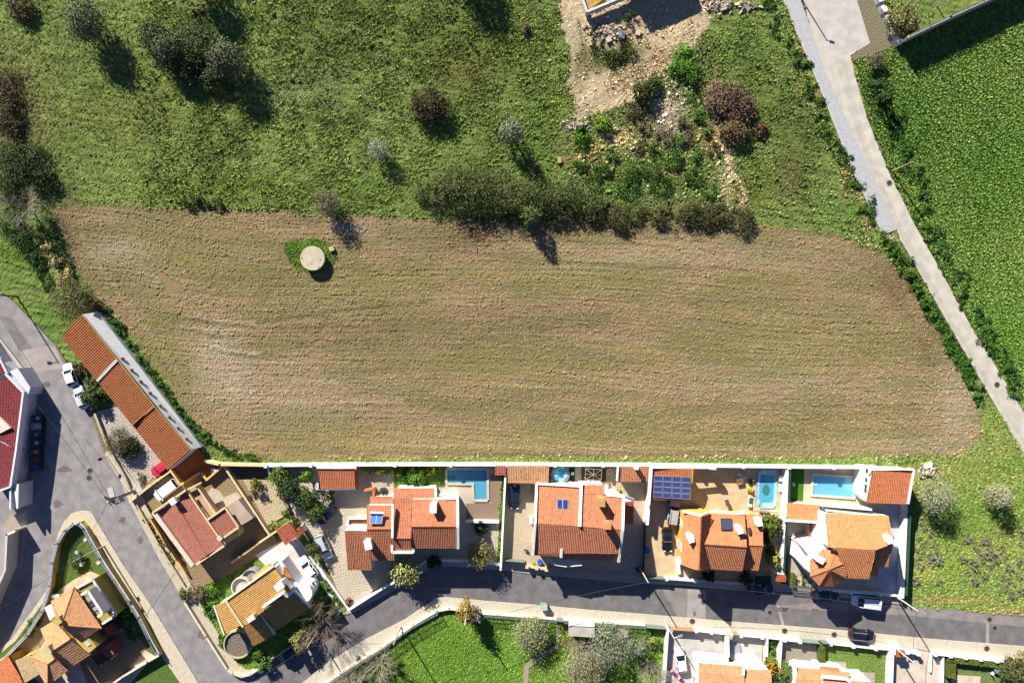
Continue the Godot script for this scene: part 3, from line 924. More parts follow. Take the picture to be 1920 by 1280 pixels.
func panels(t: Node3D, c: Array, nx: int, ny: int, lift: float, cell: Color, frame: Color) -> void:
	var p: Array[Vector3] = []
	for q in c:
		p.append(W(q[0], q[1], q[2]) + Vector3.UP * lift)
	var up := (p[1] - p[0]).cross(p[3] - p[0]).normalized()
	if up.y < 0.0:
		up = -up
	for j in ny:
		for i in nx:
			var f := func(x: float, y: float) -> Vector3: return p[0].lerp(p[1], x).lerp(p[3].lerp(p[2], x), y)
			var g := 0.012
			var x0 := float(i) / nx + g
			var x1 := float(i + 1) / nx - g
			var y0 := float(j) / ny + g
			var y1 := float(j + 1) / ny - g
			var a: Vector3 = f.call(x0, y0)
			var b: Vector3 = f.call(x1, y0)
			var d: Vector3 = f.call(x1, y1)
			var e: Vector3 = f.call(x0, y1)
			var mb := MB.new()
			var ctr := (a + b + d + e) * 0.25
			mb.quad(a, b, d, e, cell, up)
			mb.quad(a - up * 0.06, b - up * 0.06, d - up * 0.06, e - up * 0.06, frame, -up)
			var o := put("solar_panel", mb, "solar", t)
			var fr := MB.new()
			for s in [[a, b], [b, d], [d, e], [e, a]]:
				fr.beam(s[0] - up * 0.02, s[1] - up * 0.02, 0.07, 0.09, frame)
			put("panel_frame", fr, "metal", o)

func disc(mb: MB, c: Vector3, r: float, y0: float, sides: int, col: Color, rx := 1.0) -> void:
	var pts := PackedVector2Array()
	for i in sides:
		pts.append(Vector2(c.x + cos(TAU * i / sides) * r * rx, c.z + sin(TAU * i / sides) * r))
	mb.prism(pts, y0, c.y, col)

func ring(mb: MB, c: Vector3, r: float, w: float, h: float, sides: int, col: Color, t0 := 0.0, t1 := TAU) -> void:
	for i in sides:
		var a := lerpf(t0, t1, float(i) / sides)
		var b := lerpf(t0, t1, float(i + 1) / sides)
		mb.beam(c + Vector3(cos(a) * r, 0, sin(a) * r), c + Vector3(cos(b) * r, 0, sin(b) * r), w, h, col)

func block(t: Node, called: String, pts: Array, h_at: float, y0: float, y1: float, col: Color, mat := "paint") -> MeshInstance3D:
	var mb := MB.new()
	mb.prism(plan(pts, h_at), y0, y1, col)
	return put(called, mb, mat, t)

func buildings() -> void:
	var red := A(196, 124, 92)
	var orange := A(206, 122, 76)
	var old := A(178, 112, 74)
	var white := A(255, 254, 250, 1.08)
	var cream := A(238, 210, 160)
	var yellow := A(226, 186, 92)
	var t: Node3D

	# the long shed against the field
	t = thing("long_shed", "long low shed with three clay tiled bays and a blank white wall facing the field", "shed")
	roofs(t, [[[153, 590, 3.8], [220, 676, 3.8], [182, 715, 2.6], [114, 630, 2.6]], [[221, 677, 3.9], [288, 762, 3.9], [249, 798, 2.7], [183, 716, 2.7]], [[289, 763, 3.8], [357, 843, 3.8], [315, 881, 2.6], [250, 799, 2.6]]], A(166, 100, 62), A(240, 240, 240), 0.0, false, 0.0, 0.36)
	coping(t, "bay_divider", [[219, 675, 4.05], [182, 714, 2.85]], 0.45, 0.3, A(206, 206, 210))
	coping(t, "bay_divider", [[288, 762, 4.0], [249, 797, 2.8]], 0.3, 0.22, A(176, 116, 70))
	coping(t, "wall_coping", [[154, 590, 3.95], [221, 676, 3.95], [289, 762, 3.95], [358, 843, 3.95]], 0.12, 0.08, A(190, 160, 84))
	var ws := MB.new()
	var wl := [W(154, 589, 3.75), W(358, 842, 3.75), W(377, 838, 1.3), W(182, 585, 1.3)]
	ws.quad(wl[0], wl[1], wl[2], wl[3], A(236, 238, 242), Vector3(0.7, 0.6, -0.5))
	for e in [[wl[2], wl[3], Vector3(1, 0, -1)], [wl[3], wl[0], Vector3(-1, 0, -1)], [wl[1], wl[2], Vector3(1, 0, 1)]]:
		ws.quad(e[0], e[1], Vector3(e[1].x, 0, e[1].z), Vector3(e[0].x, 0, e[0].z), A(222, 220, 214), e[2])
	put("white_slope", ws, "paint", t)
	for s in [0.335, 0.42, 0.505, 0.59, 0.685, 0.77, 0.85, 0.93]:
		var a: Vector3 = wl[0].lerp(wl[1], s).lerp(wl[3].lerp(wl[2], s), 0.3)
		var mb := MB.new()
		mb.box(Transform3D(Basis(Vector3.UP, -0.89), a + Vector3.UP * 0.1), Vector3(0.36, 0.5, 0.36), A(128, 74, 46))
		put("vent", mb, "tile", t)
	block(t, "lean_to", [[152, 589], [176, 586], [172, 594], [160, 596]], 2.5, 0.0, 2.4, A(176, 190, 204))

	# the house with the pink metal roof
	t = thing("bungalow", "cream bungalow with a low pink ribbed roof and a small matching annex roof", "house")
	roofs(t, [[[291, 960, 3.3], [328, 939.5, 3.75], [387, 1041, 3.75], [362, 1059, 3.3]], [[328, 939.5, 3.75], [349, 920, 3.3], [419, 1021, 3.3], [387, 1041, 3.75]], [[390, 975, 3.6], [421.5, 952, 3.6], [446.5, 988.5, 3.1], [416.5, 1008.5, 3.1]]], A(184, 116, 98), cream, 0.1, true, 0.0, 0.28)
	coping(t, "parapet", [[288, 959, 3.75], [362, 1060, 3.75]], 0.75, 0.5, A(226, 206, 188))
	coping(t, "parapet", [[287, 960, 3.9], [349, 918, 3.9]], 0.3, 0.6, cream)
	coping(t, "parapet", [[349, 918, 3.65], [420, 1021, 3.65]], 0.2, 0.3, cream)
	coping(t, "parapet", [[362, 1061, 3.5], [421, 1022, 3.5]], 0.35, 0.3, A(240, 214, 170))
	coping(t, "parapet", [[389, 974, 3.8], [422, 951, 3.8], [447, 988, 3.4], [417, 1009, 3.4]], 0.3, 0.3, cream)
	block(t, "terrace_slab", [[422, 951], [446, 936], [474, 971], [447, 988]], 2.6, 0.0, 2.6, A(190, 170, 152), "concrete")
	block(t, "stair_block", [[354, 917], [364, 909], [403, 964], [392, 972]], 2.2, 0.0, 2.2, A(196, 168, 140), "concrete")
	coping(t, "stair_wall", [[370, 912, 2.6], [404, 962, 2.6]], 0.25, 0.5, cream)
	coping(t, "stair_wall", [[349, 918, 2.9], [378, 904, 2.9]], 0.25, 0.5, cream)
	block(t, "canopy", [[417, 1007], [444, 992], [446, 1006], [420, 1022]], 2.9, 0.0, 2.8, A(222, 196, 146))
	chimney(t, 323, 939.5, 4.9, 3.2, 0.9, 0.9, white, 0.6)
	chimney(t, 411, 1009, 4.3, 3.0, 0.6, 0.6, A(206, 200, 190), 0.6)

	# first terraced villa, many red roofs
	t = thing("villa", "white villa of stepped red tiled roofs with two blue solar collectors, beside the L-shaped pool", "house")
	roofs(t, [
		[[771.5, 935.5, 5.2], [856, 935.5, 5.2], [855, 986.5, 7.2], [771, 986.5, 7.2]], [[771, 986.5, 7.2], [855, 986.5, 7.2], [857, 1027.5, 5.6], [773, 1027.5, 5.6]],
		[[738, 915, 4.0], [816.5, 915, 4.0], [816.5, 934, 4.65], [738, 934, 4.65]], [[738, 934, 4.65], [771, 934, 4.65], [770, 1008.5, 6.2], [737, 1008.5, 6.2]], [[737, 1008.5, 6.2], [770, 1008.5, 6.2], [772, 1033, 5.2], [736, 1033, 5.2]],
		[[694, 930.5, 3.6], [736, 930.5, 3.6], [736, 946, 4.1], [693, 946, 4.1]], [[687.5, 947, 5.0], [735.5, 947, 5.0], [734, 991.5, 6.4], [687.5, 991.5, 6.4]], [[687.5, 991.5, 6.4], [734, 991.5, 6.4], [740, 1049.5, 4.6], [697, 1049.5, 4.6]],
		[[646, 996, 5.4], [687, 996, 5.4], [698, 1068, 3.6], [652.5, 1068, 3.6]], [[654, 973.5, 4.0], [687, 973.5, 4.0], [687, 986, 4.4], [654, 986, 4.4]]], red, white, 0.3)
	coping(t, "gable_wall", [[858, 921, 5.0], [858.5, 986, 7.3], [859, 1027, 5.8]], 0.4, 0.6, white)
	coping(t, "gable_wall", [[736.5, 947, 6.0], [736, 1008, 6.6]], 0.3, 0.7, white)
	coping(t, "parapet", [[735, 1022, 5.6], [735, 1035, 5.6], [775, 1035, 5.6], [775, 1026, 5.6]], 0.35, 0.4, white)
	coping(t, "parapet", [[817, 914, 4.4], [817, 934, 5.0], [857, 934, 5.4]], 0.3, 0.5, white)
	coping(t, "parapet", [[651, 984, 4.6], [653, 971, 4.6], [687, 971, 4.6]], 0.35, 0.4, white)
	block(t, "parapet", [[646, 994], [652, 986], [687, 986], [687, 995]], 5.4, 4.0, 5.5, white)
	chimney(t, 812, 953, 8.0, 5.4, 0.9, 1.3, white)
	chimney(t, 689.5, 1021, 7.0, 5.0, 1.0, 1.4, white, 0.2)
	panels(t, [[696, 961, 6.0], [719, 961, 6.0], [716.5, 980.5, 6.35], [693.5, 980.5, 6.35]], 2, 1, 0.35, A(92, 130, 190), A(226, 230, 236))
	var wt := MB.new()
	wt.tube(W(694, 961, 6.5), W(720, 962, 6.5), 0.22, 0.22, 8, A(230, 230, 232))
	put("water_tank", wt, "metal", t)

	t = thing("garage", "small garage with a red tiled roof against the field wall, behind the parked black car", "garage")
	roofs(t, [[[596.5, 879.5, 3.1], [665, 879.5, 3.1], [666.5, 915.5, 2.5], [598, 917, 2.5]]], A(200, 118, 84), white, 0.25)
	coping(t, "parapet", [[594, 875, 3.2], [668, 875, 3.2]], 0.5, 0.5, white)
	coping(t, "gutter", [[598, 918, 2.5], [667, 916.5, 2.5]], 0.12, 0.1, A(170, 176, 190))
	t = thing("garden_arch", "terracotta coloured low wall with a return by the round dark garden table", "wall")
	coping(t, "wall_run", [[668, 872, 1.6], [668, 916, 1.6]], 0.3, 1.5, A(206, 110, 66))
	coping(t, "wall_run", [[684, 918, 1.6], [702, 915.5, 1.6], [701, 931, 1.6]], 0.3, 1.5, A(214, 130, 80))

	# second villa
	t = thing("villa", "broad white villa with one big red gable roof and two dark blue panels", "house")
	roofs(t, [
		[[1006, 908, 5.0], [1089, 912, 5.0], [1086, 987, 7.4], [1004, 981, 7.4]], [[1090, 909, 5.0], [1135.5, 909, 5.0], [1135.5, 927, 5.6], [1089, 926, 5.6]], [[1089, 926, 5.6], [1168, 930.5, 5.6], [1166, 993.5, 7.4], [1086, 987, 7.4]],
		[[1004, 981, 7.4], [1166, 993.5, 7.4], [1162, 1037, 5.9], [1000, 1037, 5.9]], [[1000, 1037, 5.8], [1051, 1037, 5.8], [1051, 1043, 5.6], [1000, 1040, 5.6]], [[1054, 1031, 5.3], [1161, 1038, 5.3], [1159, 1052, 4.9], [1054, 1046, 4.9]]], A(206, 130, 96), white, 0.25)
	roofs(t, [[[1171.5, 940, 4.2], [1188, 940, 3.6], [1186.5, 982, 3.6], [1170, 982, 4.2]]], A(196, 100, 72), white, 0.2, false)
	coping(t, "gable_wall", [[1006, 907, 5.2], [1003.5, 980, 7.6], [999, 1040, 6.0]], 0.4, 0.45, white)
	coping(t, "gable_wall", [[1090, 904, 5.3], [1087, 987, 7.65]], 0.45, 0.45, white)
	coping(t, "gable_wall", [[1169.5, 930, 5.8], [1167.5, 993, 7.6], [1160, 1053, 5.2]], 0.4, 0.45, white)
	coping(t, "parapet", [[1006, 906.5, 5.2], [1089, 911.5, 5.2]], 0.3, 0.4, white)
	coping(t, "parapet", [[1136, 908, 5.2], [1137, 927, 5.7], [1168, 929.5, 5.7], [1188, 937, 4.5]], 0.45, 0.4, white)
	coping(t, "parapet", [[1052.5, 1028, 6.1], [1052, 1044, 5.7]], 0.4, 0.5, white)
	chimney(t, 1128, 942, 8.6, 5.8, 1.0, 1.2, A(206, 158, 104))
	chimney(t, 1139, 986, 8.9, 7.0, 1.1, 0.9, A(222, 150, 110))
	panels(t, [[1044.5, 936, 5.95], [1065.5, 936, 5.95], [1065, 954, 6.4], [1044.5, 954, 6.4]], 2, 1, 0.14, A(48, 62, 120), A(206, 212, 224))
	block(t, "balcony", [[1025, 1047], [1091, 1052], [1090, 1057], [1062, 1060], [1042, 1057]], 3.2, 3.0, 3.2, A(210, 206, 200))
	coping(t, "balcony_rail", [[1025, 1048, 4.1], [1042, 1058, 4.1], [1062, 1061, 4.1], [1091, 1058, 4.1]], 0.08, 0.9, A(236, 236, 240))

	t = thing("carport", "mottled orange and yellow tiled carport roof against the field wall, over the dark blue car", "carport")
	roofs(t, [[[951, 873, 3.0], [1030, 873, 3.0], [1027.5, 907, 2.6], [950, 905, 2.6]]], A(206, 152, 112), A(226, 214, 196), 0.3, false, 2.2)
	for p in [[953, 903], [975, 903.5], [1000, 904], [1024, 905], [953, 876], [1026, 876]]:
		var mb := MB.new()
		var c := W(p[0], p[1], 2.5)
		mb.box(Transform3D(Basis(), Vector3(c.x, 1.2, c.z)), Vector3(0.25, 2.4, 0.25), white)
		put("post", mb, "paint", t)
	t = thing("garden_shed", "tiny red tiled shed wedged in the corner by the wooden pool deck", "shed")
	roofs(t, [[[928.5, 873, 2.5], [949, 873, 2.5], [949, 890, 2.1], [928.5, 890, 2.1]]], A(206, 126, 98), white, 0.15, false)
	t = thing("barbecue_house", "small tiled outbuilding with a white flue, in the corner behind the metal gazebo", "outbuilding")
	roofs(t, [[[1161, 874, 3.0], [1219, 874, 3.0], [1215.5, 903, 2.5], [1159, 903, 2.5]]], A(204, 136, 102), white, 0.25)
	coping(t, "parapet", [[1159, 872, 3.2], [1157, 901, 2.8]], 0.3, 0.4, white)
	chimney(t, 1193.5, 876, 4.2, 2.4, 0.6, 0.6, white)

	# third villa
	t = thing("villa", "yellow walled villa of crossing orange roofs with three white chimneys and a black solar heater", "house")
	roofs(t, [
		[[1282, 961.5, 5.0], [1314.5, 969, 8.2], [1310.5, 1069, 8.2], [1278.5, 1058.5, 5.0]], [[1314.5, 969, 8.2], [1331, 962, 5.9], [1331, 1066, 5.9], [1310.5, 1069, 8.2]],
		[[1328, 962.5, 4.8], [1396.5, 966.5, 4.8], [1400.5, 1025, 7.4], [1314, 1019, 7.4]], [[1314, 1019, 7.4], [1400.5, 1025, 7.4], [1391, 1070, 5.6], [1329, 1066, 5.6]],
		[[1384, 963, 4.0], [1428, 965, 4.0], [1431.5, 1022.5, 6.2], [1396, 1021, 6.2]], [[1396, 1021, 6.2], [1431.5, 1022.5, 6.2], [1422, 1069, 4.9], [1388, 1067, 4.9]]], A(212, 134, 92), yellow, 0.35)
	coping(t, "parapet", [[1281, 957.5, 5.7], [1315, 966.5, 6.6], [1330, 960.5, 5.4]], 0.35, 0.3, white)
	coping(t, "parapet", [[1330, 958, 4.6], [1396, 962.5, 4.6]], 0.3, 0.3, white)
	chimney(t, 1296, 1010, 8.0, 6.0, 0.8, 1.1, white, 0.25)
	chimney(t, 1388, 994, 7.6, 5.6, 0.8, 1.0, white, 0.2)
	chimney(t, 1424, 979, 6.0, 4.4, 0.8, 1.1, white, 0.15)
	panels(t, [[1351, 971, 5.3], [1371.5, 971, 5.3], [1372.5, 992.5, 6.3], [1352, 992.5, 6.3]], 1, 1, 0.2, A(66, 72, 92), A(70, 76, 92))
	panels(t, [[1355, 997, 6.2], [1361, 997, 6.2], [1362, 1009.5, 6.8], [1356, 1009.5, 6.8]], 1, 1, 0.14, A(88, 84, 92), A(120, 116, 120))
	panels(t, [[1400, 1037, 5.7], [1405, 1037, 5.7], [1405, 1046, 5.4], [1400, 1046, 5.4]], 1, 1, 0.14, A(40, 84, 180), A(60, 90, 150))
	panels(t, [[1402.5, 988, 5.2], [1407, 988, 5.2], [1408, 1001, 5.6], [1403.5, 1001, 5.6]], 1, 1, 0.3, A(60, 56, 60), A(90, 84, 88))
	coping(t, "side_wall", [[1279, 962, 2.0], [1276, 1055, 2.0]], 0.3, 1.9, A(244, 240, 230))
	t = thing("solar_garage", "garage whose tiled roof carries sixteen blue photovoltaic panels", "garage")
	roofs(t, [[[1224, 878.5, 3.6], [1297, 878.5, 3.6], [1294, 938, 2.7], [1218.5, 936, 2.7]]], A(204, 118, 78), yellow, 0.2, false)
	coping(t, "parapet", [[1219, 875, 3.8], [1342, 876, 3.0]], 0.4, 0.5, white)
	coping(t, "parapet", [[1221, 876, 3.8], [1216, 946, 3.0]], 0.5, 0.4, white)
	coping(t, "parapet", [[1299, 877, 3.7], [1297, 905, 3.2]], 0.25, 0.4, yellow)
	panels(t, [[1225.5, 891, 3.5], [1295, 894, 3.5], [1294.5, 936, 2.85], [1224.5, 932, 2.85]], 4, 4, 0.16, A(74, 84, 134), A(190, 200, 224))
	block(t, "flue", [[1329, 874], [1342, 875], [1342, 880], [1329, 879]], 3.0, 0.0, 3.4, A(236, 232, 226))

	# fourth villa with the turret
	t = thing("villa", "white villa with an eight-sided turret roof and a bright orange main roof", "house")
	roofs(t, [
		[[1548, 961.5, 4.6], [1667, 967.5, 4.6], [1673, 1019, 6.6], [1642.5, 1031.5, 7.4], [1554, 1026, 7.4]],
		[[1569, 1027, 7.4], [1642, 1031.5, 7.4], [1629, 1085, 5.4], [1584, 1083, 5.4]], [[1642, 1020, 6.4], [1674, 1021, 6.4], [1663.5, 1062, 4.8], [1640, 1061, 4.8]], [[1636, 1056, 4.5], [1648, 1058, 4.5], [1646, 1080, 3.8], [1630, 1079, 3.8]]], A(222, 146, 96), white, 0.3)
	var oct := [[1519.5, 1050], [1542, 1030.5], [1566, 1031.5], [1587, 1054], [1586.5, 1083], [1564.5, 1099.5], [1536, 1096.5], [1520, 1080]]
	var sides: Array = []
	for i in 8:
		sides.append([[1555, 1067, 8.0], [oct[i][0], oct[i][1], 6.0], [oct[(i + 1) % 8][0], oct[(i + 1) % 8][1], 6.0]])
	roofs(t, sides, A(218, 140, 96), white, 0.5, false)
	chimney(t, 1539, 1049, 8.0, 6.2, 1.2, 0.9, white, -0.5)
	chimney(t, 1669, 1012, 7.6, 5.8, 0.8, 1.1, white, 0.2)
	block(t, "roof_terrace", [[1540, 958], [1549, 961], [1555, 1026], [1548, 1032], [1522, 1047], [1500, 1020], [1530, 1012]], 4.2, 0.0, 4.2, white)
	block(t, "lower_block", [[1496, 1020], [1522, 1047], [1521, 1078], [1492, 1046]], 3.0, 0.0, 3.0, white)
	roofs(t, [[[1476, 942, 2.9], [1537, 947, 2.9], [1537, 977, 3.5], [1476, 973, 3.5]]], A(226, 148, 100), white, 0.2, false)
	coping(t, "parapet", [[1473, 975, 3.6], [1537, 979, 3.6]], 0.35, 0.35, white)
	block(t, "red_awning", [[1518, 980], [1531, 981], [1528, 1008], [1517, 1007]], 2.4, 2.3, 2.4, A(178, 74, 52))
	coping(t, "garden_screen", [[1537, 945, 2.2], [1630, 953, 2.2]], 0.3, 1.9, white)
	coping(t, "garden_screen", [[1545, 954, 2.2], [1659, 966, 2.2]], 0.25, 1.9, A(240, 240, 236))
	t = thing("garage", "large white garage with a red tiled roof at the corner of field and meadow", "garage")
	roofs(t, [[[1637, 881.5, 4.2], [1712.5, 881.5, 4.2], [1702, 945, 3.4], [1625, 941.5, 3.4]]], A(210, 124, 84), white, 0.12)
	coping(t, "parapet", [[1626, 876, 4.3], [1714, 880, 4.4], [1703, 944, 3.6]], 0.3, 0.35, white)
	block(t, "side_room", [[1619, 875], [1636, 876], [1626, 941], [1615, 929]], 3.0, 0.0, 3.2, white)
	for p in [[1625.5, 882], [1624.5, 899], [1623.5, 911], [1623, 919]]:
		var c := W(p[0], p[1], 3.2)
		var mb := MB.new()
		mb.box(Transform3D(Basis(), Vector3(c.x, 3.25, c.z)), Vector3(0.32, 0.1, 0.62), A(50, 90, 66))
		put("roof_light", mb, "plain", t)

	# the house of yellow lichened tiles below the junction
	t = thing("tiled_house", "house of lichen-yellow tiled roofs with a round white tower, on the corner below the junction", "house")
	roofs(t, [
		[[423.5, 1125.5, 7.0], [514, 1061.5, 5.8], [544, 1106.5, 5.8], [455, 1174, 7.0]], [[484, 1145, 5.6], [552, 1107, 5.6], [581, 1139, 3.6], [519.5, 1180.5, 3.6]],
		[[456, 1174, 4.6], [488, 1150, 4.6], [515, 1188.5, 3.2], [475, 1211, 3.2]], [[423, 1127, 4.8], [453, 1171, 4.8], [420.5, 1189, 3.8], [402, 1135.5, 3.8]]], A(198, 148, 88), white, 0.25)
	roofs(t, [[[473, 1082, 3.2], [504, 1056, 3.2], [508, 1064, 3.6], [478, 1086, 3.6]]], A(226, 156, 96), white, 0.1, false)
	roofs(t, [[[525, 1068, 3.6], [533, 1062, 3.6], [531, 1079, 4.4]], [[533, 1062, 3.6], [548.5, 1084, 3.6], [531, 1079, 4.4]], [[548.5, 1084, 3.6], [541, 1089, 3.6], [531, 1079, 4.4]]], A(220, 146, 88), white, 0.1, false)
	coping(t, "gable_wall", [[423, 1125, 7.2], [455.5, 1175, 7.2]], 0.3, 0.3, A(230, 214, 160))
	coping(t, "gable_wall", [[423, 1125, 7.15], [513, 1060.5, 6.0]], 0.3, 0.3, A(232, 226, 206))
	coping(t, "gable_wall", [[483, 1144, 6.3], [531, 1110, 6.3], [538, 1117, 6.0], [552, 1107, 5.9]], 0.4, 0.5, white)
	coping(t, "gable_wall", [[552, 1107, 5.8], [582, 1139, 3.9]], 0.3, 0.35, white)
	coping(t, "gable_wall", [[488.5, 1150, 4.9], [515.5, 1189, 3.5]], 0.3, 0.3, A(230, 226, 214))
	coping(t, "gable_wall", [[401, 1135, 4.0], [420, 1190, 4.0]], 0.25, 0.25, A(240, 232, 216))
	block(t, "upper_terrace", [[514, 1061], [528, 1052], [560, 1098], [545, 1107]], 3.4, 0.0, 3.4, A(226, 226, 232))
	var tower := MB.new()
	disc(tower, W(567, 1112, 4.6), 1.55, 0.0, 28, white)
	put("round_tower", tower, "paint", t)
	for a in [-0.6, 0.3, 1.1]:
		add_window(t, Vector3(W(567, 1112, 4.6).x + cos(a) * 1.56, 3.0, W(567, 1112, 4.6).z + sin(a) * 1.56), Vector3(cos(a), 0, sin(a)), 0.7, 1.0)
	var bal := MB.new()
	disc(bal, W(452, 1100, 3.0), 1.5, 0.0, 28, A(196, 186, 172))
	put("round_balcony", bal, "concrete", t)
	var par := MB.new()
	ring(par, W(452, 1100, 3.2), 1.55, 0.16, 0.5, 26, A(226, 216, 196), PI * 0.75, PI * 1.95)
	put("balcony_parapet", par, "paint", t)
	var bal2 := MB.new()
	disc(bal2, W(470, 1083, 2.0), 1.4, 0.0, 24, A(150, 146, 148))
	ring(bal2, W(470, 1083, 2.2), 1.4, 0.12, 0.4, 22, A(176, 172, 168), PI * 0.85, PI * 1.9)
	put("stair_turn", bal2, "concrete", t)
	chimney(t, 523, 1099, 8.4, 6.0, 1.3, 0.9, white, 0.6)
	chimney(t, 470, 1160, 8.0, 6.2, 1.2, 0.6, A(226, 220, 204), 0.6)
	panels(t, [[528, 1136, 4.9], [535, 1131, 4.9], [539, 1140, 4.4], [532, 1145, 4.4]], 1, 1, 0.14, A(62, 74, 84), A(110, 120, 90))
	panels(t, [[551, 1127, 4.6], [557, 1124, 4.6], [561, 1131, 4.2], [555, 1134, 4.2]], 1, 1, 0.14, A(62, 74, 84), A(110, 120, 90))
	panels(t, [[477, 1168, 4.2], [482, 1164, 4.2], [485, 1168, 4.0], [480, 1172, 4.0]], 1, 1, 0.14, A(66, 84, 106), A(110, 120, 110))
	panels(t, [[436, 1152, 4.55], [438.5, 1150, 4.6], [444, 1158, 4.6], [441, 1160, 4.55]], 1, 1, 0.14, A(120, 116, 116), A(170, 160, 150))

	# the hipped house on the corner island
	t = thing("corner_house", "ochre walled house with hipped tan roofs and a flat terrace, inside the curved island wall", "house")
	roofs(t, [[[138.5, 1100.5, 5.0], [114.5, 1171, 6.9], [96, 1126, 5.0]], [[96, 1126, 5.0], [114.5, 1171, 6.9], [106, 1164, 5.4]], [[138.5, 1100.5, 5.0], [190, 1177, 5.0], [114.5, 1171, 6.9]], [[190, 1177, 5.0], [149.5, 1203, 5.0], [126, 1183, 6.0], [114.5, 1171, 6.9]]], A(222, 158, 114), yellow, 0.3)
	roofs(t, [[[75.5, 1178.5, 4.2], [101, 1163, 4.2], [131.5, 1197.5, 5.8], [94, 1222, 5.8]], [[94, 1222, 5.8], [131.5, 1197.5, 5.8], [170, 1227, 4.2], [130, 1252, 4.2]]], A(226, 164, 118), yellow, 0.3)
	roofs(t, [[[58, 1231, 4.0], [84, 1211, 4.0], [102, 1235, 5.2], [89.5, 1244, 5.2]], [[58, 1231, 4.0], [89.5, 1244, 5.2], [89.5, 1290, 4.4]], [[89.5, 1244, 5.2], [102, 1235, 5.2], [130, 1254, 4.2], [90, 1286, 4.2]]], A(226, 162, 118), yellow, 0.3)
	roofs(t, [[[28, 1238, 3.4], [56, 1227, 3.4], [76, 1262, 3.6], [46, 1280, 3.6]]], A(206, 172, 132), yellow, 0.2, false)
	roofs(t, [[[-20, 1252, 3.2], [17, 1227, 3.2], [46, 1284, 3.8], [-10, 1320, 3.8]]], A(212, 128, 84), yellow, 0.2, false)
	block(t, "flat_terrace", [[144, 1102], [173.5, 1086], [217, 1153], [187, 1172]], 4.2, 0.0, 4.2, A(176, 156, 82))
	coping(t, "terrace_edge", [[144, 1102, 4.35], [173.5, 1086, 4.35], [217, 1153, 4.35], [187, 1172, 4.35]], 0.35, 0.3, A(222, 222, 232))
	coping(t, "screen_wall", [[158, 1111, 6.2], [171, 1103.5, 6.2], [198, 1145, 6.2], [189, 1152, 6.2]], 0.4, 2.0, A(246, 240, 230))
	block(t, "paved_roof", [[158, 1122], [168, 1118], [184, 1142], [173, 1148]], 4.3, 4.2, 4.32, A(170, 170, 186))
	for p in [[167, 1129], [171, 1135]]:
		var c := W(p[0], p[1], 4.4)
		var mb := MB.new()
		mb.box(Transform3D(Basis(Vector3.UP, 0.55), c), Vector3(0.9, 0.12, 0.35), A(96, 86, 78))
		put("roof_light", mb, "glass", t)
	block(t, "dormer", [[131, 1185], [152, 1200], [166, 1196], [180, 1212], [166, 1224], [150, 1212]], 4.9, 0.0, 4.9, A(200, 178, 96))
	block(t, "dormer_window", [[158, 1206], [164, 1201], [170, 1208], [163, 1212]], 5.0, 4.8, 5.02, A(206, 204, 214))
	chimney(t, 107, 1164, 7.4, 4.8, 1.0, 1.0, A(196, 176, 110), 0.55)
	chimney(t, 87, 1220, 6.6, 4.0, 1.0, 1.2, A(206, 196, 156), 0.55)
	block(t, "porch", [[192, 1176], [202, 1172], [211, 1190], [200, 1197]], 2.8, 0.0, 2.8, A(150, 92, 78))
	block(t, "porch", [[186, 1216], [201, 1206], [213, 1226], [200, 1235]], 2.8, 0.0, 2.8, A(160, 96, 84))
	block(t, "side_porch", [[82, 1139], [97, 1132], [104, 1152], [93, 1164]], 2.4, 0.0, 2.4, A(226, 226, 228))
	var pg := thing("pergola", "dark red slatted pergola beside the ochre corner house", "pergola")
	for i in 6:
		var mb := MB.new()
		mb.beam(W(172 + i * 4.0, 1230 - i * 2.5, 2.6), W(186 + i * 4.0, 1248 - i * 2.5, 2.6), 0.22, 0.14, A(128, 62, 54))
		put("slat", mb, "wood", pg)
	for p in [[172, 1230], [192, 1217], [187, 1248], [206, 1236]]:
		var mb := MB.new()
		var c := W(p[0], p[1], 2.5)
		mb.box(Transform3D(Basis(), Vector3(c.x, 1.25, c.z)), Vector3(0.18, 2.5, 0.18), A(216, 210, 200))
		put("post", mb, "paint", pg)

	# the red metal-roofed hall at the street edge
	t = thing("hall", "white hall with a red ribbed metal roof, beside the row of recycling containers", "hall")
	var rm := A(140, 62, 66)
	roofs(t, [[[-30, 745, 3.9], [14, 702, 3.5], [45, 735, 3.3], [31, 846, 3.3], [-30, 800, 3.9]], [[-30, 812, 3.9], [31, 846, 3.3], [22, 908, 3.3], [-30, 926, 3.6]], [[-30, 640, 3.6], [-4, 678, 3.4], [11, 695, 3.4], [-30, 724, 3.8]]], rm, A(226, 226, 236), 0.05, false, 0.0, 0.3)
	coping(t, "parapet", [[14, 701, 3.3], [47, 735, 3.3], [33, 846, 3.3], [23, 911, 3.3], [-30, 930, 3.3]], 0.28, 1.2, A(246, 246, 250))
	coping(t, "parapet", [[-30, 660, 3.6], [0, 672, 3.6], [14, 700, 3.6]], 0.3, 0.5, A(230, 232, 240))
	block(t, "corner_block", [[13, 698], [32, 690], [56, 726], [52, 740], [46, 735]], 3.3, 0.0, 3.3, A(216, 220, 234))
	block(t, "skylight_court", [[-30, 776], [0, 782], [19, 802], [0, 812], [-30, 818]], 3.9, 3.4, 3.95, A(226, 216, 200))
	coping(t, "yard_wall", [[33, 911, 1.8], [33, 950, 1.8]], 0.3, 3.6, A(214, 218, 230))
	block(t, "end_wall", [[24, 906], [34, 908], [33, 953], [30, 954]], 3.4, 0.0, 3.4, A(226, 228, 238))

	# south side of the street
	t = thing("street_house", "white house with light orange roofs at the foot of the grey outdoor steps", "house")
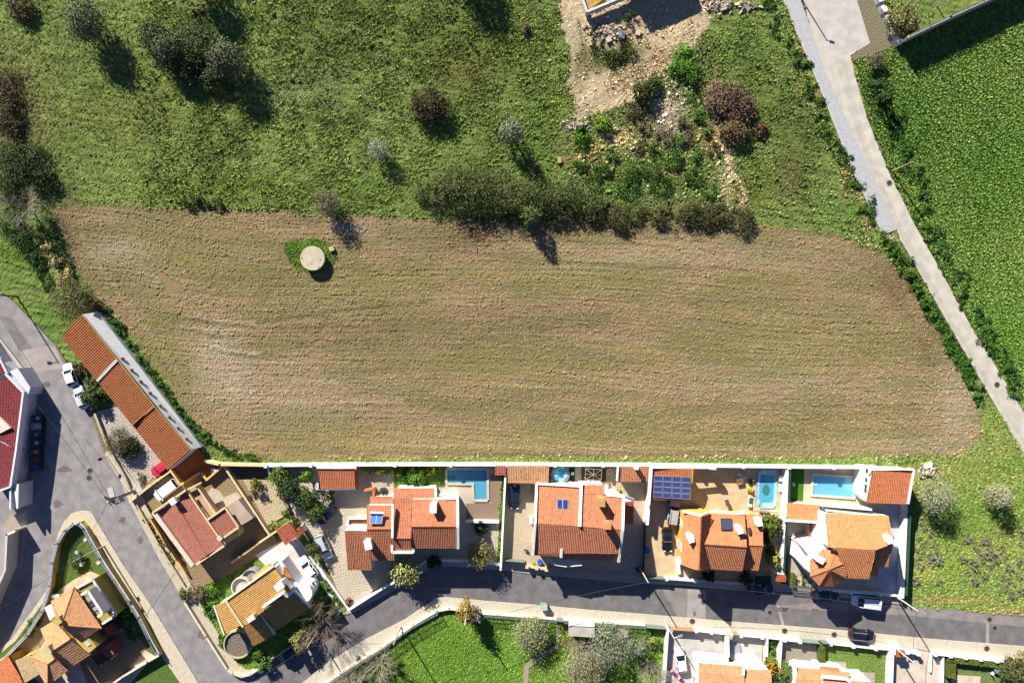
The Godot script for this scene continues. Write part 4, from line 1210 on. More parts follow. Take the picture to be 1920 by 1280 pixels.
	roofs(t, [[[1310, 1243, 3.6], [1398, 1249.5, 3.6], [1394, 1266.5, 4.2], [1310.5, 1261, 4.2]], [[1311, 1262, 4.4], [1396, 1268, 4.4], [1394, 1330, 6.0], [1311, 1330, 6.0]], [[1397, 1254, 3.8], [1446, 1256.5, 3.8], [1447, 1330, 5.8], [1396, 1330, 5.8]]], A(222, 152, 112), white, 0.2)
	coping(t, "parapet", [[1308, 1238, 3.7], [1308, 1330, 3.9]], 0.5, 0.4, white)
	coping(t, "parapet", [[1300, 1228, 1.6], [1364, 1233, 1.6]], 0.7, 1.4, white)
	coping(t, "parapet", [[1395, 1251, 4.4], [1394, 1266, 4.5]], 0.3, 0.4, white)
	block(t, "flat_roof", [[1389, 1236], [1424, 1238], [1438, 1255], [1398, 1253], [1386, 1242]], 3.0, 0.0, 3.0, white)
	t = thing("staircase", "straight flight of grey outdoor steps running down to the white house across the street", "stairs")
	for i in 15:
		var mb := MB.new()
		var v := 1203.0 + i * 2.5
		mb.prism(plan([[1365 + i * 0.1, v], [1386 + i * 0.15, v + 0.8], [1386.3 + i * 0.15, v + 3.1], [1365 + i * 0.1, v + 2.4]]), 0.0, 0.35 + i * 0.09, A(170, 172, 184))
		put("step", mb, "concrete", t)
	coping(t, "stair_wall", [[1363, 1192, 1.4], [1364, 1230, 2.0]], 0.35, 1.5, A(240, 236, 228))
	block(t, "gate_pillar", [[1361, 1191], [1370, 1189], [1374, 1198], [1366, 1200]], 1.6, 0.0, 1.6, A(206, 178, 146))
	t = thing("street_house", "white house with orange roofs round a raised middle, behind the tall clipped hedge", "house")
	roofs(t, [[[1494, 1252, 3.4], [1594, 1260, 3.4], [1592, 1276, 4.0], [1493, 1274, 4.0]], [[1493, 1274, 4.0], [1540, 1275, 4.0], [1538, 1330, 5.2], [1490, 1330, 5.2]]], A(224, 152, 110), white, 0.2)
	roofs(t, [[[1545, 1273, 4.9], [1640, 1279, 4.9], [1640, 1330, 6.0], [1545, 1330, 6.0]]], A(220, 154, 112), white, 0.2, false)
	roofs(t, [[[1533, 1249, 2.9], [1572, 1252, 2.9], [1576, 1258, 3.2], [1536, 1255, 3.2]]], A(214, 124, 84), white, 0.1, false)
	coping(t, "parapet", [[1491, 1247, 3.6], [1490, 1330, 3.9]], 0.5, 0.5, white)
	coping(t, "parapet", [[1490, 1243, 2.4], [1534, 1248, 2.4]], 0.6, 1.6, white)
	coping(t, "parapet", [[1541, 1268, 5.1], [1586, 1272, 5.1], [1595, 1278, 5.1]], 0.4, 0.5, white)
	block(t, "side_block", [[1597, 1270], [1622, 1272], [1640, 1290], [1600, 1290]], 3.0, 0.0, 3.0, white)

	# unfinished building at the head of the dirt yard, and its tall neighbour
	t = thing("unfinished_building", "roofless low building with a pale rim wall and sand inside, above the dirt yard", "building")
	coping(t, "rim_wall", [[1078, -40, 1.2], [1100, 25, 1.2], [1160, 0, 1.2], [1260, -45, 1.2]], 0.35, 1.4, A(226, 222, 222))
	block(t, "floor", [[1080, -40], [1101, 23], [1160, -2], [1250, -40]], 0.3, 0.0, 0.3, A(206, 176, 130), "gravel")
	block(t, "sand_heap", [[1108, -14], [1130, -20], [1134, -4], [1112, 12]], 0.7, 0.3, 0.7, A(220, 184, 96), "gravel")
	t = thing("apartment_block", "tall white block beyond the dirt yard that throws a long shadow over it", "building")
	block(t, "wall", [[1147, -55], [1245, -97], [1220, -170], [1115, -150]], 0.0, 0.0, 7.2, A(226, 220, 210))
	block(t, "flat_roof", [[1150, -59], [1240, -98], [1216, -166], [1119, -148]], 0.0, 7.2, 7.4, A(180, 176, 170), "concrete")
	t = thing("shelter", "pale stone shed with a mossy flat roof standing among olive trees by the street wall", "shed")
	block(t, "wall", [[1068, 1169], [1113, 1172], [1113, 1193], [1068, 1190]], 2.4, 0.0, 2.3, A(206, 200, 190))
	var sr := block(t, "roof", [[1066, 1167], [1115, 1170], [1115, 1195], [1066, 1192]], 2.5, 2.3, 2.5, A(198, 190, 180), "concrete")
	block(sr, "white_edge", [[1067, 1166], [1115, 1169], [1115, 1175], [1067, 1173]], 2.6, 2.3, 2.62, A(240, 240, 238))
	t = thing("water_trough_hut", "small concrete box hut half hidden under the olive tree by the street wall", "hut")
	block(t, "wall", [[1158, 1183], [1177, 1184], [1176, 1195], [1160, 1194]], 1.4, 0.0, 1.3, A(190, 170, 150))
	block(t, "roof", [[1156, 1181], [1178, 1183], [1177, 1197], [1158, 1196]], 1.5, 1.3, 1.46, A(206, 190, 172), "concrete")
	t = thing("meter_hut", "grey concrete meter hut at the bend of the street wall beside a dark bush", "hut")
	block(t, "wall", [[884, 1147], [899, 1148], [899, 1166], [880, 1164]], 2.0, 0.0, 2.2, A(176, 164, 154))
	block(t, "roof", [[882, 1145], [901, 1146], [901, 1168], [878, 1166]], 2.3, 2.2, 2.36, A(172, 160, 150), "concrete")
	for p in [[[516, 1013], [540, 998], [551, 1009], [566, 1000], [574, 1012], [540, 1034]]]:
		t = thing("gate_shelter", "small red tiled gate shelter over the driveway of the lichen-roofed house", "shelter")
		roofs(t, [[[517, 994, 2.8], [543, 977, 2.8], [559, 1004, 2.3], [535, 1022, 2.3]]], A(196, 108, 80), cream, 0.2, false, 1.8)
		roofs(t, [[[555, 991, 2.6], [563, 986, 2.6], [571, 998, 2.2], [561, 1005, 2.2]]], A(200, 104, 80), white, 0.1, false, 0.0)
		for q in [[519, 996], [542, 981], [556, 1004], [536, 1019]]:
			var mb := MB.new()
			var c := W(q[0], q[1], 2.2)
			mb.box(Transform3D(Basis(), Vector3(c.x, 1.0, c.z)), Vector3(0.25, 2.0, 0.25), cream)
			put("post", mb, "paint", t)
	t = thing("meter_kiosk", "white meter kiosk with a red tiled cap at the pavement below the citrus trees", "kiosk")
	block(t, "wall", [[1453, 1073], [1472, 1075], [1472, 1088], [1454, 1087]], 1.9, 0.0, 1.8, white)
	roofs(t, [[[1454, 1076, 2.2], [1474, 1078, 2.2], [1474, 1090, 1.9], [1453, 1089, 1.9]]], A(206, 108, 72), white, 0.1, false, 1.7)
	t = thing("meter_kiosk", "white meter kiosk with a red tiled cap, with a concrete pole leaning over it", "kiosk")
	block(t, "wall", [[1676, 1211], [1694, 1214], [1694, 1230], [1678, 1228]], 1.9, 0.0, 1.8, white)
	roofs(t, [[[1681, 1217, 2.2], [1697, 1219, 2.2], [1697, 1232, 1.9], [1681, 1231, 1.9]]], A(206, 118, 78), white, 0.1, false, 1.7)

# ---------------------------------------------------------------- walls, fences, pools
func wall(label: String, line: Array, h: float, w: float, col: Color, posts := 0.0, called := "garden_wall", group := "", cap := Color(0, 0, 0, 0), cap_w := 0.07) -> Node3D:
	var t := thing(called, label, "fence" if called.ends_with("fence") or called.ends_with("screen") else "wall", Vector3.ZERO, 0.0, group)
	var mat := "sheet" if called.ends_with("screen") else "paint"
	var mb := MB.new()
	var cp := MB.new()
	for i in line.size() - 1:
		var a := W(line[i][0], line[i][1])
		var b := W(line[i + 1][0], line[i + 1][1])
		var d := (b - a).normalized() * (w * 0.5)
		mb.beam(a + Vector3.UP * (h * 0.5 - 0.1) - d, b + Vector3.UP * (h * 0.5 - 0.1) + d, w, h + 0.2, col)
		if mat == "paint":
			cp.beam(a + Vector3.UP * (h + 0.03) - d * 1.1, b + Vector3.UP * (h + 0.03) + d * 1.1, w + cap_w, 0.07, col if cap.a == 0.0 else cap)
	put("wall_run" if mat == "paint" else "screen_run", mb, mat, t)
	if cp.v.size():
		put("coping", cp, mat, t)
	if posts > 0.0:
		var pm := MB.new()
		pm.box(Transform3D(Basis(), Vector3(0, h * 0.5 + 0.16, 0)), Vector3(w + 0.16, h + 0.32, w + 0.16), col)
		pm.box(Transform3D(Basis(), Vector3(0, h + 0.34, 0)), Vector3(w + 0.26, 0.08, w + 0.26), col)
		var me := pm.mesh()
		for i in line.size() - 1:
			var a := W(line[i][0], line[i][1])
			var b := W(line[i + 1][0], line[i + 1][1])
			var n := maxi(1, roundi(a.distance_to(b) / posts))
			for k in n + (1 if i == line.size() - 2 else 0):
				var o := MeshInstance3D.new()
				o.name = "post"
				o.mesh = me
				o.material_override = M[mat]
				o.position = a.lerp(b, float(k) / n)
				o.rotation.y = -atan2(b.z - a.z, b.x - a.x)
				t.add_child(o, true)
	return t

func rail(label: String, line: Array, y0: float, h: float, col: Color, gap := 1.4) -> void:
	# a metal mesh fence of posts, two rails and thin bars
	var t := thing("mesh_fence", label, "fence")
	var bars := MB.new()
	for i in line.size() - 1:
		var a := W(line[i][0], line[i][1], 0)
		var b := W(line[i + 1][0], line[i + 1][1], 0)
		a.y = y0
		b.y = y0
		for s in [0.1, 0.5, 0.95]:
			var r := MB.new()
			r.beam(a + Vector3.UP * h * s, b + Vector3.UP * h * s, 0.05, 0.05, col)
			put("rail", r, "sheet", t)
		var n := int(a.distance_to(b) / 0.16)
		for k in n:
			var p := a.lerp(b, (k + 0.5) / n)
			bars.beam(p + Vector3.UP * 0.02, p + Vector3.UP * h, 0.05, 0.03, col)
		n = maxi(1, int(a.distance_to(b) / (gap * 2.0)))
		for k in n + 1:
			var p := a.lerp(b, float(k) / n)
			var r := MB.new()
			r.beam(p, p + Vector3.UP * (h + 0.1), 0.09, 0.09, col)
			put("post", r, "sheet", t)
	if bars.v.size():
		stuff(put("bars", bars, "sheet", t))

func gate(label: String, a: Array, b: Array, h: float, col: Color) -> void:
	var t := thing("gate", label, "gate")
	var p := W(a[0], a[1])
	var q := W(b[0], b[1])
	var n := maxi(2, int(p.distance_to(q) / 0.5))
	for k in n:
		var mb := MB.new()
		mb.beam(p.lerp(q, (k + 0.04) / n) + Vector3.UP * (h * 0.5 + 0.08), p.lerp(q, (k + 0.96) / n) + Vector3.UP * (h * 0.5 + 0.08), 0.05, h, col)
		put("panel", mb, "sheet", t)
	var f := MB.new()
	f.beam(p + Vector3.UP * (h + 0.1), q + Vector3.UP * (h + 0.1), 0.09, 0.09, col)
	f.beam(p + Vector3.UP * 0.2, q + Vector3.UP * 0.2, 0.09, 0.09, col)
	put("gate_frame", f, "sheet", t)

func walls() -> void:
	var white := A(255, 254, 250, 1.05)
	var cream := A(240, 214, 168)
	var ochre := A(206, 178, 84)
	var green := A(52, 96, 74)
	var stone := A(190, 178, 156)
	wall("cream end of the field wall behind the sandy yard", [[392, 861], [420, 867.5], [506, 869]], 1.8, 0.3, cream)
	wall("long white wall dividing the village gardens from the ploughed field", [[507, 869], [590, 868], [745, 867.5], [950, 867.5], [1217, 868.5], [1470, 871.5], [1634, 873]], 2.1, 0.28, white, 9.0)
	wall("short white stub wall at the west end of the first garage strip", [[508, 871], [513, 884]], 1.8, 0.25, white)
	wall("tall thin white wall between the pool deck and the carport drive", [[948.5, 873], [939, 1061]], 1.8, 0.26, white)
	wall("thick white wall between the barbecue house and the solar garage", [[1216, 872], [1214, 920], [1209, 975]], 2.2, 0.4, white)
	wall("dark green mesh screen along the tan parking court", [[1208, 979], [1204, 1077]], 1.5, 0.08, green, 0.0, "mesh_screen")
	wall("white wall between the covered pool and the artificial lawn", [[1468, 875], [1465, 970]], 1.9, 0.4, white)
	wall("dark green screen standing against the white wall by the artificial lawn", [[1473, 876], [1470, 971]], 2.4, 0.08, green, 0.0, "mesh_screen")
	wall("white wall with climbing hedge between the orange villa and the turret villa", [[1465, 975], [1459, 1078]], 1.5, 0.25, white)
	wall("green screen beside the wall of the citrus hedge", [[1469, 978], [1463, 1074]], 1.8, 0.08, green, 0.0, "mesh_screen")
	wall("white boundary wall between the turret villa and the open meadow", [[1690, 946], [1683, 1112]], 1.5, 0.5, white)
	wall("green screen on the meadow side of the white boundary wall", [[1695, 962], [1688, 1108]], 2.2, 0.08, green, 0.0, "mesh_screen")
	wall("low white wall south of the turquoise covered pool", [[1300, 958], [1420, 965], [1466, 970]], 1.1, 0.25, white)
	wall("white pool patio wall behind the artificial lawn", [[1476, 939], [1540, 946], [1626, 952]], 1.2, 0.2, white)
	wall("white garden wall with an orange foot closing the wooden deck", [[876, 974], [934, 975]], 1.2, 0.3, white)
	# street walls
	wall("low white wall at the bend above the main street", [[656, 1139], [720, 1098], [749, 1083], [803, 1046]], 1.1, 0.25, white)
	wall("low wall in deep shade under the olive tree of the first villa", [[803, 1046], [870, 1048], [939, 1055]], 1.1, 0.25, white)
	wall("white pillared wall with a blue barrel at the broad villa's drive", [[988, 1058], [1024, 1063]], 1.0, 0.3, A(226, 206, 170), 2.0)
	rail("pale railing in the shade before the broad villa", [[1026, 1064], [1204, 1079]], 0.15, 1.1, A(206, 210, 216))
	wall("white street wall between the green gates and the orange villa's hedge", [[1247, 1080], [1302, 1084]], 1.1, 0.3, white, 4.0)
	gate("grey green sliding gate of the tan parking court", [1208, 1078], [1246, 1080], 1.4, A(130, 150, 140))
	gate("grey green gate of the stone paved carport drive", [948, 1046], [984, 1049], 1.4, A(140, 160, 140))
	wall("low street wall in shade before the orange villa", [[1304, 1085], [1420, 1092]], 0.9, 0.25, A(226, 224, 222), 5.0)
	rail("green railing of the turret villa's front garden", [[1476, 1095], [1530, 1100]], 0.15, 1.3, A(90, 120, 104))
	wall("white street wall south of the turret", [[1531, 1101], [1590, 1106], [1645, 1110], [1684, 1113]], 0.9, 0.3, white, 4.0)
	wall("white street wall with a mesh fence round the bend of the south meadow", [[600, 1287], [647, 1254], [715, 1211], [775, 1168], [820, 1142], [843, 1138], [880, 1142]], 0.7, 0.3, A(240, 232, 214))
	rail("blue grey mesh fence standing along the bend of the south meadow wall", [[614, 1280], [650, 1256], [715, 1214], [775, 1171], [822, 1145]], 0.5, 1.3, A(120, 140, 136))
	wall("white street wall of the south meadow between the meter hut and the small gate", [[900, 1146], [1000, 1153], [1042, 1157]], 0.7, 0.32, A(246, 238, 222))
	rail("blue grey mesh fence behind the straight meadow wall", [[902, 1149], [1000, 1156], [1042, 1160]], 0.5, 1.3, A(124, 146, 140))
	wall("white street wall in front of the pale stone shed", [[1058, 1158], [1130, 1163], [1207, 1168]], 0.7, 0.32, A(246, 240, 228))
	rail("blue grey mesh fence in front of the pale stone shed", [[1058, 1161], [1130, 1166], [1207, 1171]], 0.5, 1.3, A(124, 146, 140))
	gate("small grey gate between the two straight meadow walls", [1044, 1158], [1056, 1159], 1.3, A(140, 150, 156))
	gate("grey barred double gate at the meadow's end by the leaning lamp post", [1209, 1170], [1247, 1173], 1.3, A(150, 160, 160))
	wall("white wall with stepped pillars before the house with grey steps", [[1302, 1176], [1330, 1179], [1366, 1183]], 1.2, 0.3, white, 3.6)
	wall("white wall with pillars between the grey steps and the citrus strip", [[1385, 1185], [1424, 1188], [1462, 1192]], 1.2, 0.3, white, 3.6)
	gate("tan sliding gate of the house with grey steps", [1256, 1174], [1301, 1177], 1.3, A(206, 160, 110))
	gate("tan foot gate at the head of the grey steps", [1368, 1183], [1383, 1184], 1.3, A(206, 164, 116))
	wall("white street wall at the gravel drive", [[1466, 1193], [1494, 1196]], 1.2, 0.3, white, 2.6)
	gate("grey green gate of the gravel drive", [1497, 1196], [1530, 1199], 1.4, A(150, 176, 160))
	gate("grey green foot gate next to the clipped hedge", [1536, 1199], [1550, 1200], 1.4, A(130, 156, 150))
	wall("white pillared wall along the lawn behind the black off-roader", [[1552, 1201], [1636, 1210], [1672, 1212]], 1.0, 0.32, white, 3.8)
	wall("white pillared wall stub at the cream paved forecourt", [[1694, 1216], [1714, 1219]], 1.1, 0.35, white, 1.8)
	wall("white pillared wall with a clipped hedge behind it, at the far end of the street", [[1746, 1220], [1830, 1229], [1920, 1238], [1990, 1244]], 1.1, 0.32, white, 3.0)
	wall("white wall beside the white saloon and its drive", [[1249, 1175], [1238, 1340]], 1.4, 0.28, white)
	wall("white wall between the paved court and the citrus strip", [[1434, 1190], [1432, 1260]], 1.3, 0.26, white)
	wall("white wall between the citrus strip and the gravel drive", [[1460, 1193], [1455, 1262]], 1.3, 0.32, white)
	wall("broad white wall between the lawn and the cream paved forecourt", [[1665, 1214], [1660, 1340]], 1.4, 0.55, white)
	wall("narrow white kerb wall with planting down the cream forecourt", [[1744, 1221], [1742, 1256]], 0.5, 0.2, white)
	wall("thin white wall between the forecourt and the last hedge garden", [[1764, 1223], [1762, 1340]], 0.8, 0.2, white)
	# corner island and junction
	wall("ochre wall with a pale rail curving round the corner island", [[-30, 1262], [22, 1224], [60, 1184], [88, 1140], [103, 1092], [107, 1050], [116, 1014], [131, 990], [146, 978], [157, 977], [166, 986], [197, 1042], [246, 1116]], 1.3, 0.26, ochre, 0.0, "garden_wall", "", A(206, 210, 224), 0.22)
	wall("ochre wall with a pale rail along the diagonal street, east side of the corner island", [[248, 1119], [268, 1152], [288, 1192], [303, 1218]], 1.3, 0.26, ochre, 0.0, "garden_wall", "", A(206, 210, 224), 0.22)
	for l in [["pale blue grey rail topping the curved island wall", [[22, 1224], [60, 1184], [88, 1140], [103, 1092], [107, 1050], [116, 1014], [131, 990], [146, 978], [157, 977], [166, 986], [197, 1042], [246, 1116]]], ["pale blue grey rail topping the straight island wall", [[248, 1119], [268, 1152], [288, 1192], [303, 1218]]]]:
		rail(l[0], l[1], 1.3, 0.6, A(196, 202, 214))
	wall("pale garden wall running down to the lawn corner of the island", [[304, 1222], [283, 1234], [236, 1262], [170, 1310]], 1.3, 0.25, A(240, 224, 196))
	wall("low cream wall of the pink roofed bungalow along its drive", [[249, 938], [290, 905], [325, 880]], 1.0, 0.25, cream)
	wall("cream stepped wall round the terracotta yard", [[326, 881], [344, 906], [382, 882], [392, 897], [420, 873]], 1.1, 0.25, A(236, 190, 120))
	wall("cream wall between the bungalow's yard and the sandy yard", [[426, 873], [448, 906], [508, 997]], 1.2, 0.22, cream)
	wall("cream wall at the bottom of the sandy yard", [[440, 1050], [489, 1014], [544, 977]], 1.2, 0.25, cream)
	rail("wire fence between the sandy yard and the dark fig trees", [[512, 880], [546, 960], [560, 990]], 0.1, 1.2, A(186, 176, 156))
	wall("low stone kerb wall with a flower bed along the diagonal street", [[258, 944], [300, 1020], [345, 1092]], 0.5, 0.2, A(200, 180, 140))
	wall("rough stone wall between the gravel parking and the street", [[182, 776], [206, 838], [236, 890], [246, 915]], 0.7, 0.3, stone)
	wall("ochre and white front railing wall of the bungalow", [[287, 972], [350, 1070]], 0.9, 0.3, A(232, 180, 100))
	wall("pale street wall rounding the lichen-roofed house's corner", [[350, 1126], [390, 1190], [429, 1251], [440, 1259], [456, 1264], [472, 1260], [484, 1252]], 0.8, 0.25, A(226, 214, 190))
	wall("white stepped wall between the driveway and the gravel court", [[598, 1056], [614, 1080], [655, 1138]], 0.8, 0.22, white)
	gate("dark green gate panel by the bare twiggy tree", [622, 1156], [640, 1145], 1.3, A(60, 100, 90))
	wall("low wall in the shade of the lichen-roofed house along the street", [[486, 1251], [545, 1210], [620, 1158]], 0.8, 0.25, A(200, 194, 180))
	# hall yard and lane head
	wall("grey faced yard wall south of the hall's gateway", [[33, 994], [30, 1058], [0, 1128], [-30, 1190]], 2.6, 0.3, A(206, 204, 208))
	wall("white stub wall at the hall's gateway", [[33, 994], [47, 988]], 2.6, 0.25, white)
	wall("low kerb wall between the footpath and the upper street", [[-30, 600], [0, 634], [40, 686], [76, 738]], 0.3, 0.2, A(200, 196, 192))
	wall("white baluster wall at the head of the lane", [[1622, -50], [1652, 24], [1680, 84]], 1.0, 0.6, A(226, 224, 230), 2.0)
	wall("high pale retaining wall that shades the bright pasture", [[1683, 85], [1760, 48], [1850, 7], [1950, -42]], 3.3, 0.3, A(206, 206, 196))
	rail("wire fence on top of the high retaining wall", [[1684, 84], [1760, 47], [1850, 6]], 3.3, 0.6, A(150, 150, 146))

func ring_of(pts: Array, w: float, y0: float, y1: float, col: Color, t: Node, called: String) -> void:
	for i in pts.size():
		var a := W(pts[i][0], pts[i][1])
		var b := W(pts[(i + 1) % pts.size()][0], pts[(i + 1) % pts.size()][1])
		var d := (b - a).normalized() * w * 0.5
		var mb := MB.new()
		mb.beam(a - d + Vector3.UP * (y0 + y1) * 0.5, b + d + Vector3.UP * (y0 + y1) * 0.5, w, y1 - y0 - 0.002 * (i % 2), col)
		put(called, mb, "concrete", t)

func pool(label: String, pts: Array, bed: Color, rim: Color, rim_w := 0.5) -> Node3D:
	var t := thing("swimming_pool", label, "pool")
	block(t, "pool_floor", pts, 0.0, 0.0, 0.18, bed, "plain")
	var o := block(t, "water_surface", pts, 0.0, 0.2, 0.3, Color.WHITE, "pool_water")
	stuff(o)
	if rim_w > 0.0:
		ring_of(pts, rim_w, 0.1, 0.38, rim, t, "pool_edge")
	return t

func pools() -> void:
	var pw := StandardMaterial3D.new()
	pw.transparency = BaseMaterial3D.TRANSPARENCY_ALPHA
	pw.albedo_color = Color(0.35, 0.62, 0.75, 0.22)
	pw.roughness = 0.03
	M.pool_water = pw
	var t := pool("L-shaped swimming pool with dark teal water beside the wooden deck", [[837, 879.5], [841, 878], [911, 878], [915, 881], [915, 934], [912, 937.5], [891, 937.5], [888, 935], [886.5, 907], [840, 906], [837, 903]], A(84, 170, 196), A(212, 200, 180), 0.4)
	for i in 3:
		var mb := MB.new()
		mb.prism(plan([[838 + i * 5.0, 891], [843 + i * 5.0, 891], [843 + i * 5.0, 904], [838 + i * 5.0, 904]]), 0.18, 0.27 - i * 0.03, A(60, 120, 150))
		put("pool_step", mb, "plain", t)
	t = pool("rectangular swimming pool with clear pale blue water beside the large white garage", [[1523, 888.5], [1605, 893.5], [1600.5, 933.5], [1521, 927.5]], A(130, 210, 250), A(232, 222, 200), 0.35)
	for i in 3:
		var mb := MB.new()
		var c := W(1528.0, 903.0 + i * 3.0)
		mb.box(Transform3D(Basis(Vector3.UP, 0.3), Vector3(c.x, 0.2 + 0.02 * i, c.z)), Vector3(0.9, 0.04, 0.25), A(196, 226, 246))
		put("pool_step", mb, "plain", t)
	# pool under its blue winter cover
	t = thing("covered_pool", "pool under a crumpled translucent blue cover with a murky patch, on the tan patio", "pool")
	var pts := [[1421, 881], [1425, 879], [1452, 880], [1457, 884], [1455, 945], [1450, 952], [1424, 952], [1417, 940]]
	block(t, "pool_floor", pts, 0.0, 0.1, 0.22, A(80, 170, 196), "plain")
	var cv := MB.new()
	for i in pts.size():
		var a := W(pts[i][0], pts[i][1])
		var b := W(pts[(i + 1) % pts.size()][0], pts[(i + 1) % pts.size()][1])
		var ctr := W(1437, 915)
		for k in 6:
			var p := a.lerp(b, k / 6.0)
			var q := a.lerp(b, (k + 1) / 6.0)
			var y0 := 0.28 + rng.randf() * 0.12
			var pi := p.lerp(ctr, 0.28)
			var qi := q.lerp(ctr, 0.28)
			cv.quad(p + Vector3.UP * y0, q + Vector3.UP * (0.28 + rng.randf() * 0.12), qi + Vector3.UP * (0.24 + rng.randf() * 0.05), pi + Vector3.UP * 0.24, A(150 + rng.randi() % 50, 200 + rng.randi() % 30, 232), Vector3.UP)
	put("cover_edge", cv, "car", t)
	var cm := MB.new()
	disc(cm, W(1436, 918) + Vector3.UP * 0.235, 0.95, 0.1, 9, A(62, 122, 128), 0.7)
	put("murky_patch", cm, "plain", t)
	ring_of([[1417, 877], [1460, 878], [1456, 956], [1412, 954]], 0.5, 0.1, 0.2, A(226, 206, 176), t, "pool_edge")
	# above-ground octagon pool
	t = thing("round_pool", "small ten-sided pool above ground with a timber rim and a blue cover, beside the carport", "pool")
	var mb := MB.new()
	disc(mb, W(1050.5, 889, 1.0), 1.62, 0.0, 10, A(176, 120, 84))
	put("pool_wall", mb, "wood", t)
	var sf := MB.new()
	disc(sf, W(1050.5, 889, 1.0) + Vector3.UP * 0.02, 1.5, 0.9, 10, A(70, 160, 220))
	put("water_surface", sf, "pool_blue" if M.has("pool_blue") else "car", t)
	var fold := MB.new()
	for f in [[-1.2, -0.2, 0.6, -1.3, 0.5], [-0.2, 1.3, 1.2, -0.2, 0.7], [-0.9, 0.4, 0.2, -0.9, 0.35]]:
		var c := W(1050.5, 889, 1.0) + Vector3.UP * 1.0
		c.y = 1.05
		var p := c + Vector3(f[0], 0, f[1])
		var q := c + Vector3(f[2], 0, f[3])
		fold.beam(p, q, f[4], 0.03, A(150, 206, 226))
	put("cover_fold", fold, "plain", t)
	var rim := MB.new()
	ring(rim, W(1050.5, 889, 1.05), 1.58, 0.22, 0.08, 10, A(196, 146, 104))
	put("rim", rim, "wood", t)

# ---------------------------------------------------------------- vegetation
func leaves(mb: MB, c: Vector3, r: Vector3, n: int, size: float, col: Color, floor_y := 0.05) -> void:
	var nc := maxi(7, int(n / 34.0))
	var hub := PackedVector3Array()
	var tone := PackedFloat32Array()
	for i in nc:
		var d := Vector3(rng.randfn(), rng.randfn() * 0.9 + 0.25, rng.randfn()).normalized()
		hub.append(d * (0.45 + 0.47 * sqrt(rng.randf())))
		tone.append(0.72 + 0.56 * rng.randf())
	for i in n:
		var k := rng.randi() % nc
		var p: Vector3 = hub[k] + Vector3(rng.randfn(), rng.randfn(), rng.randfn()) * 0.17
		p = c + p * r
		if p.y < floor_y:
			p.y = floor_y + rng.randf() * 0.15
		var up := (Vector3(rng.randfn(), rng.randfn() + 0.35, rng.randfn()) * 0.6 + hub[k] * Vector3(1.0, 0.9, 1.0) * 1.0).normalized()
		var a := up.cross(Vector3(rng.randfn(), rng.randfn(), rng.randfn())).normalized() * size * (0.6 + 0.8 * rng.randf())
		var b := up.cross(a) * (0.45 + 0.3 * rng.randf())
		var f: float = tone[k] * (0.82 + 0.36 * rng.randf())
		var cc := Color(col.r * f * (0.92 + 0.16 * rng.randf()), col.g * f, col.b * f)
		mb.tri(p - a * 0.5, p + b * 0.5, p + a * 0.5, cc, up)
		mb.tri(p - a * 0.5, p + a * 0.5, p - b * 0.5, cc, up)

func twigs(mb: MB, p: Vector3, d: Vector3, len: float, r: float, depth: int, col: Color, spread: float) -> void:
	var q := p + d * len
	mb.tube(p, q, r, r * 0.6, 3, col * (0.85 + 0.3 * rng.randf()))
	if depth == 0:
		return
	var n := 3 + rng.randi() % 3
	for i in n:
		var s := p.lerp(q, 0.35 + 0.65 * rng.randf())
		var nd := (d + Vector3(rng.randfn(), rng.randfn() * 0.6 + 0.1, rng.randfn()) * spread).normalized()
		twigs(mb, s, nd, len * (0.5 + 0.3 * rng.randf()), r * 0.55, depth - 1, col, spread)

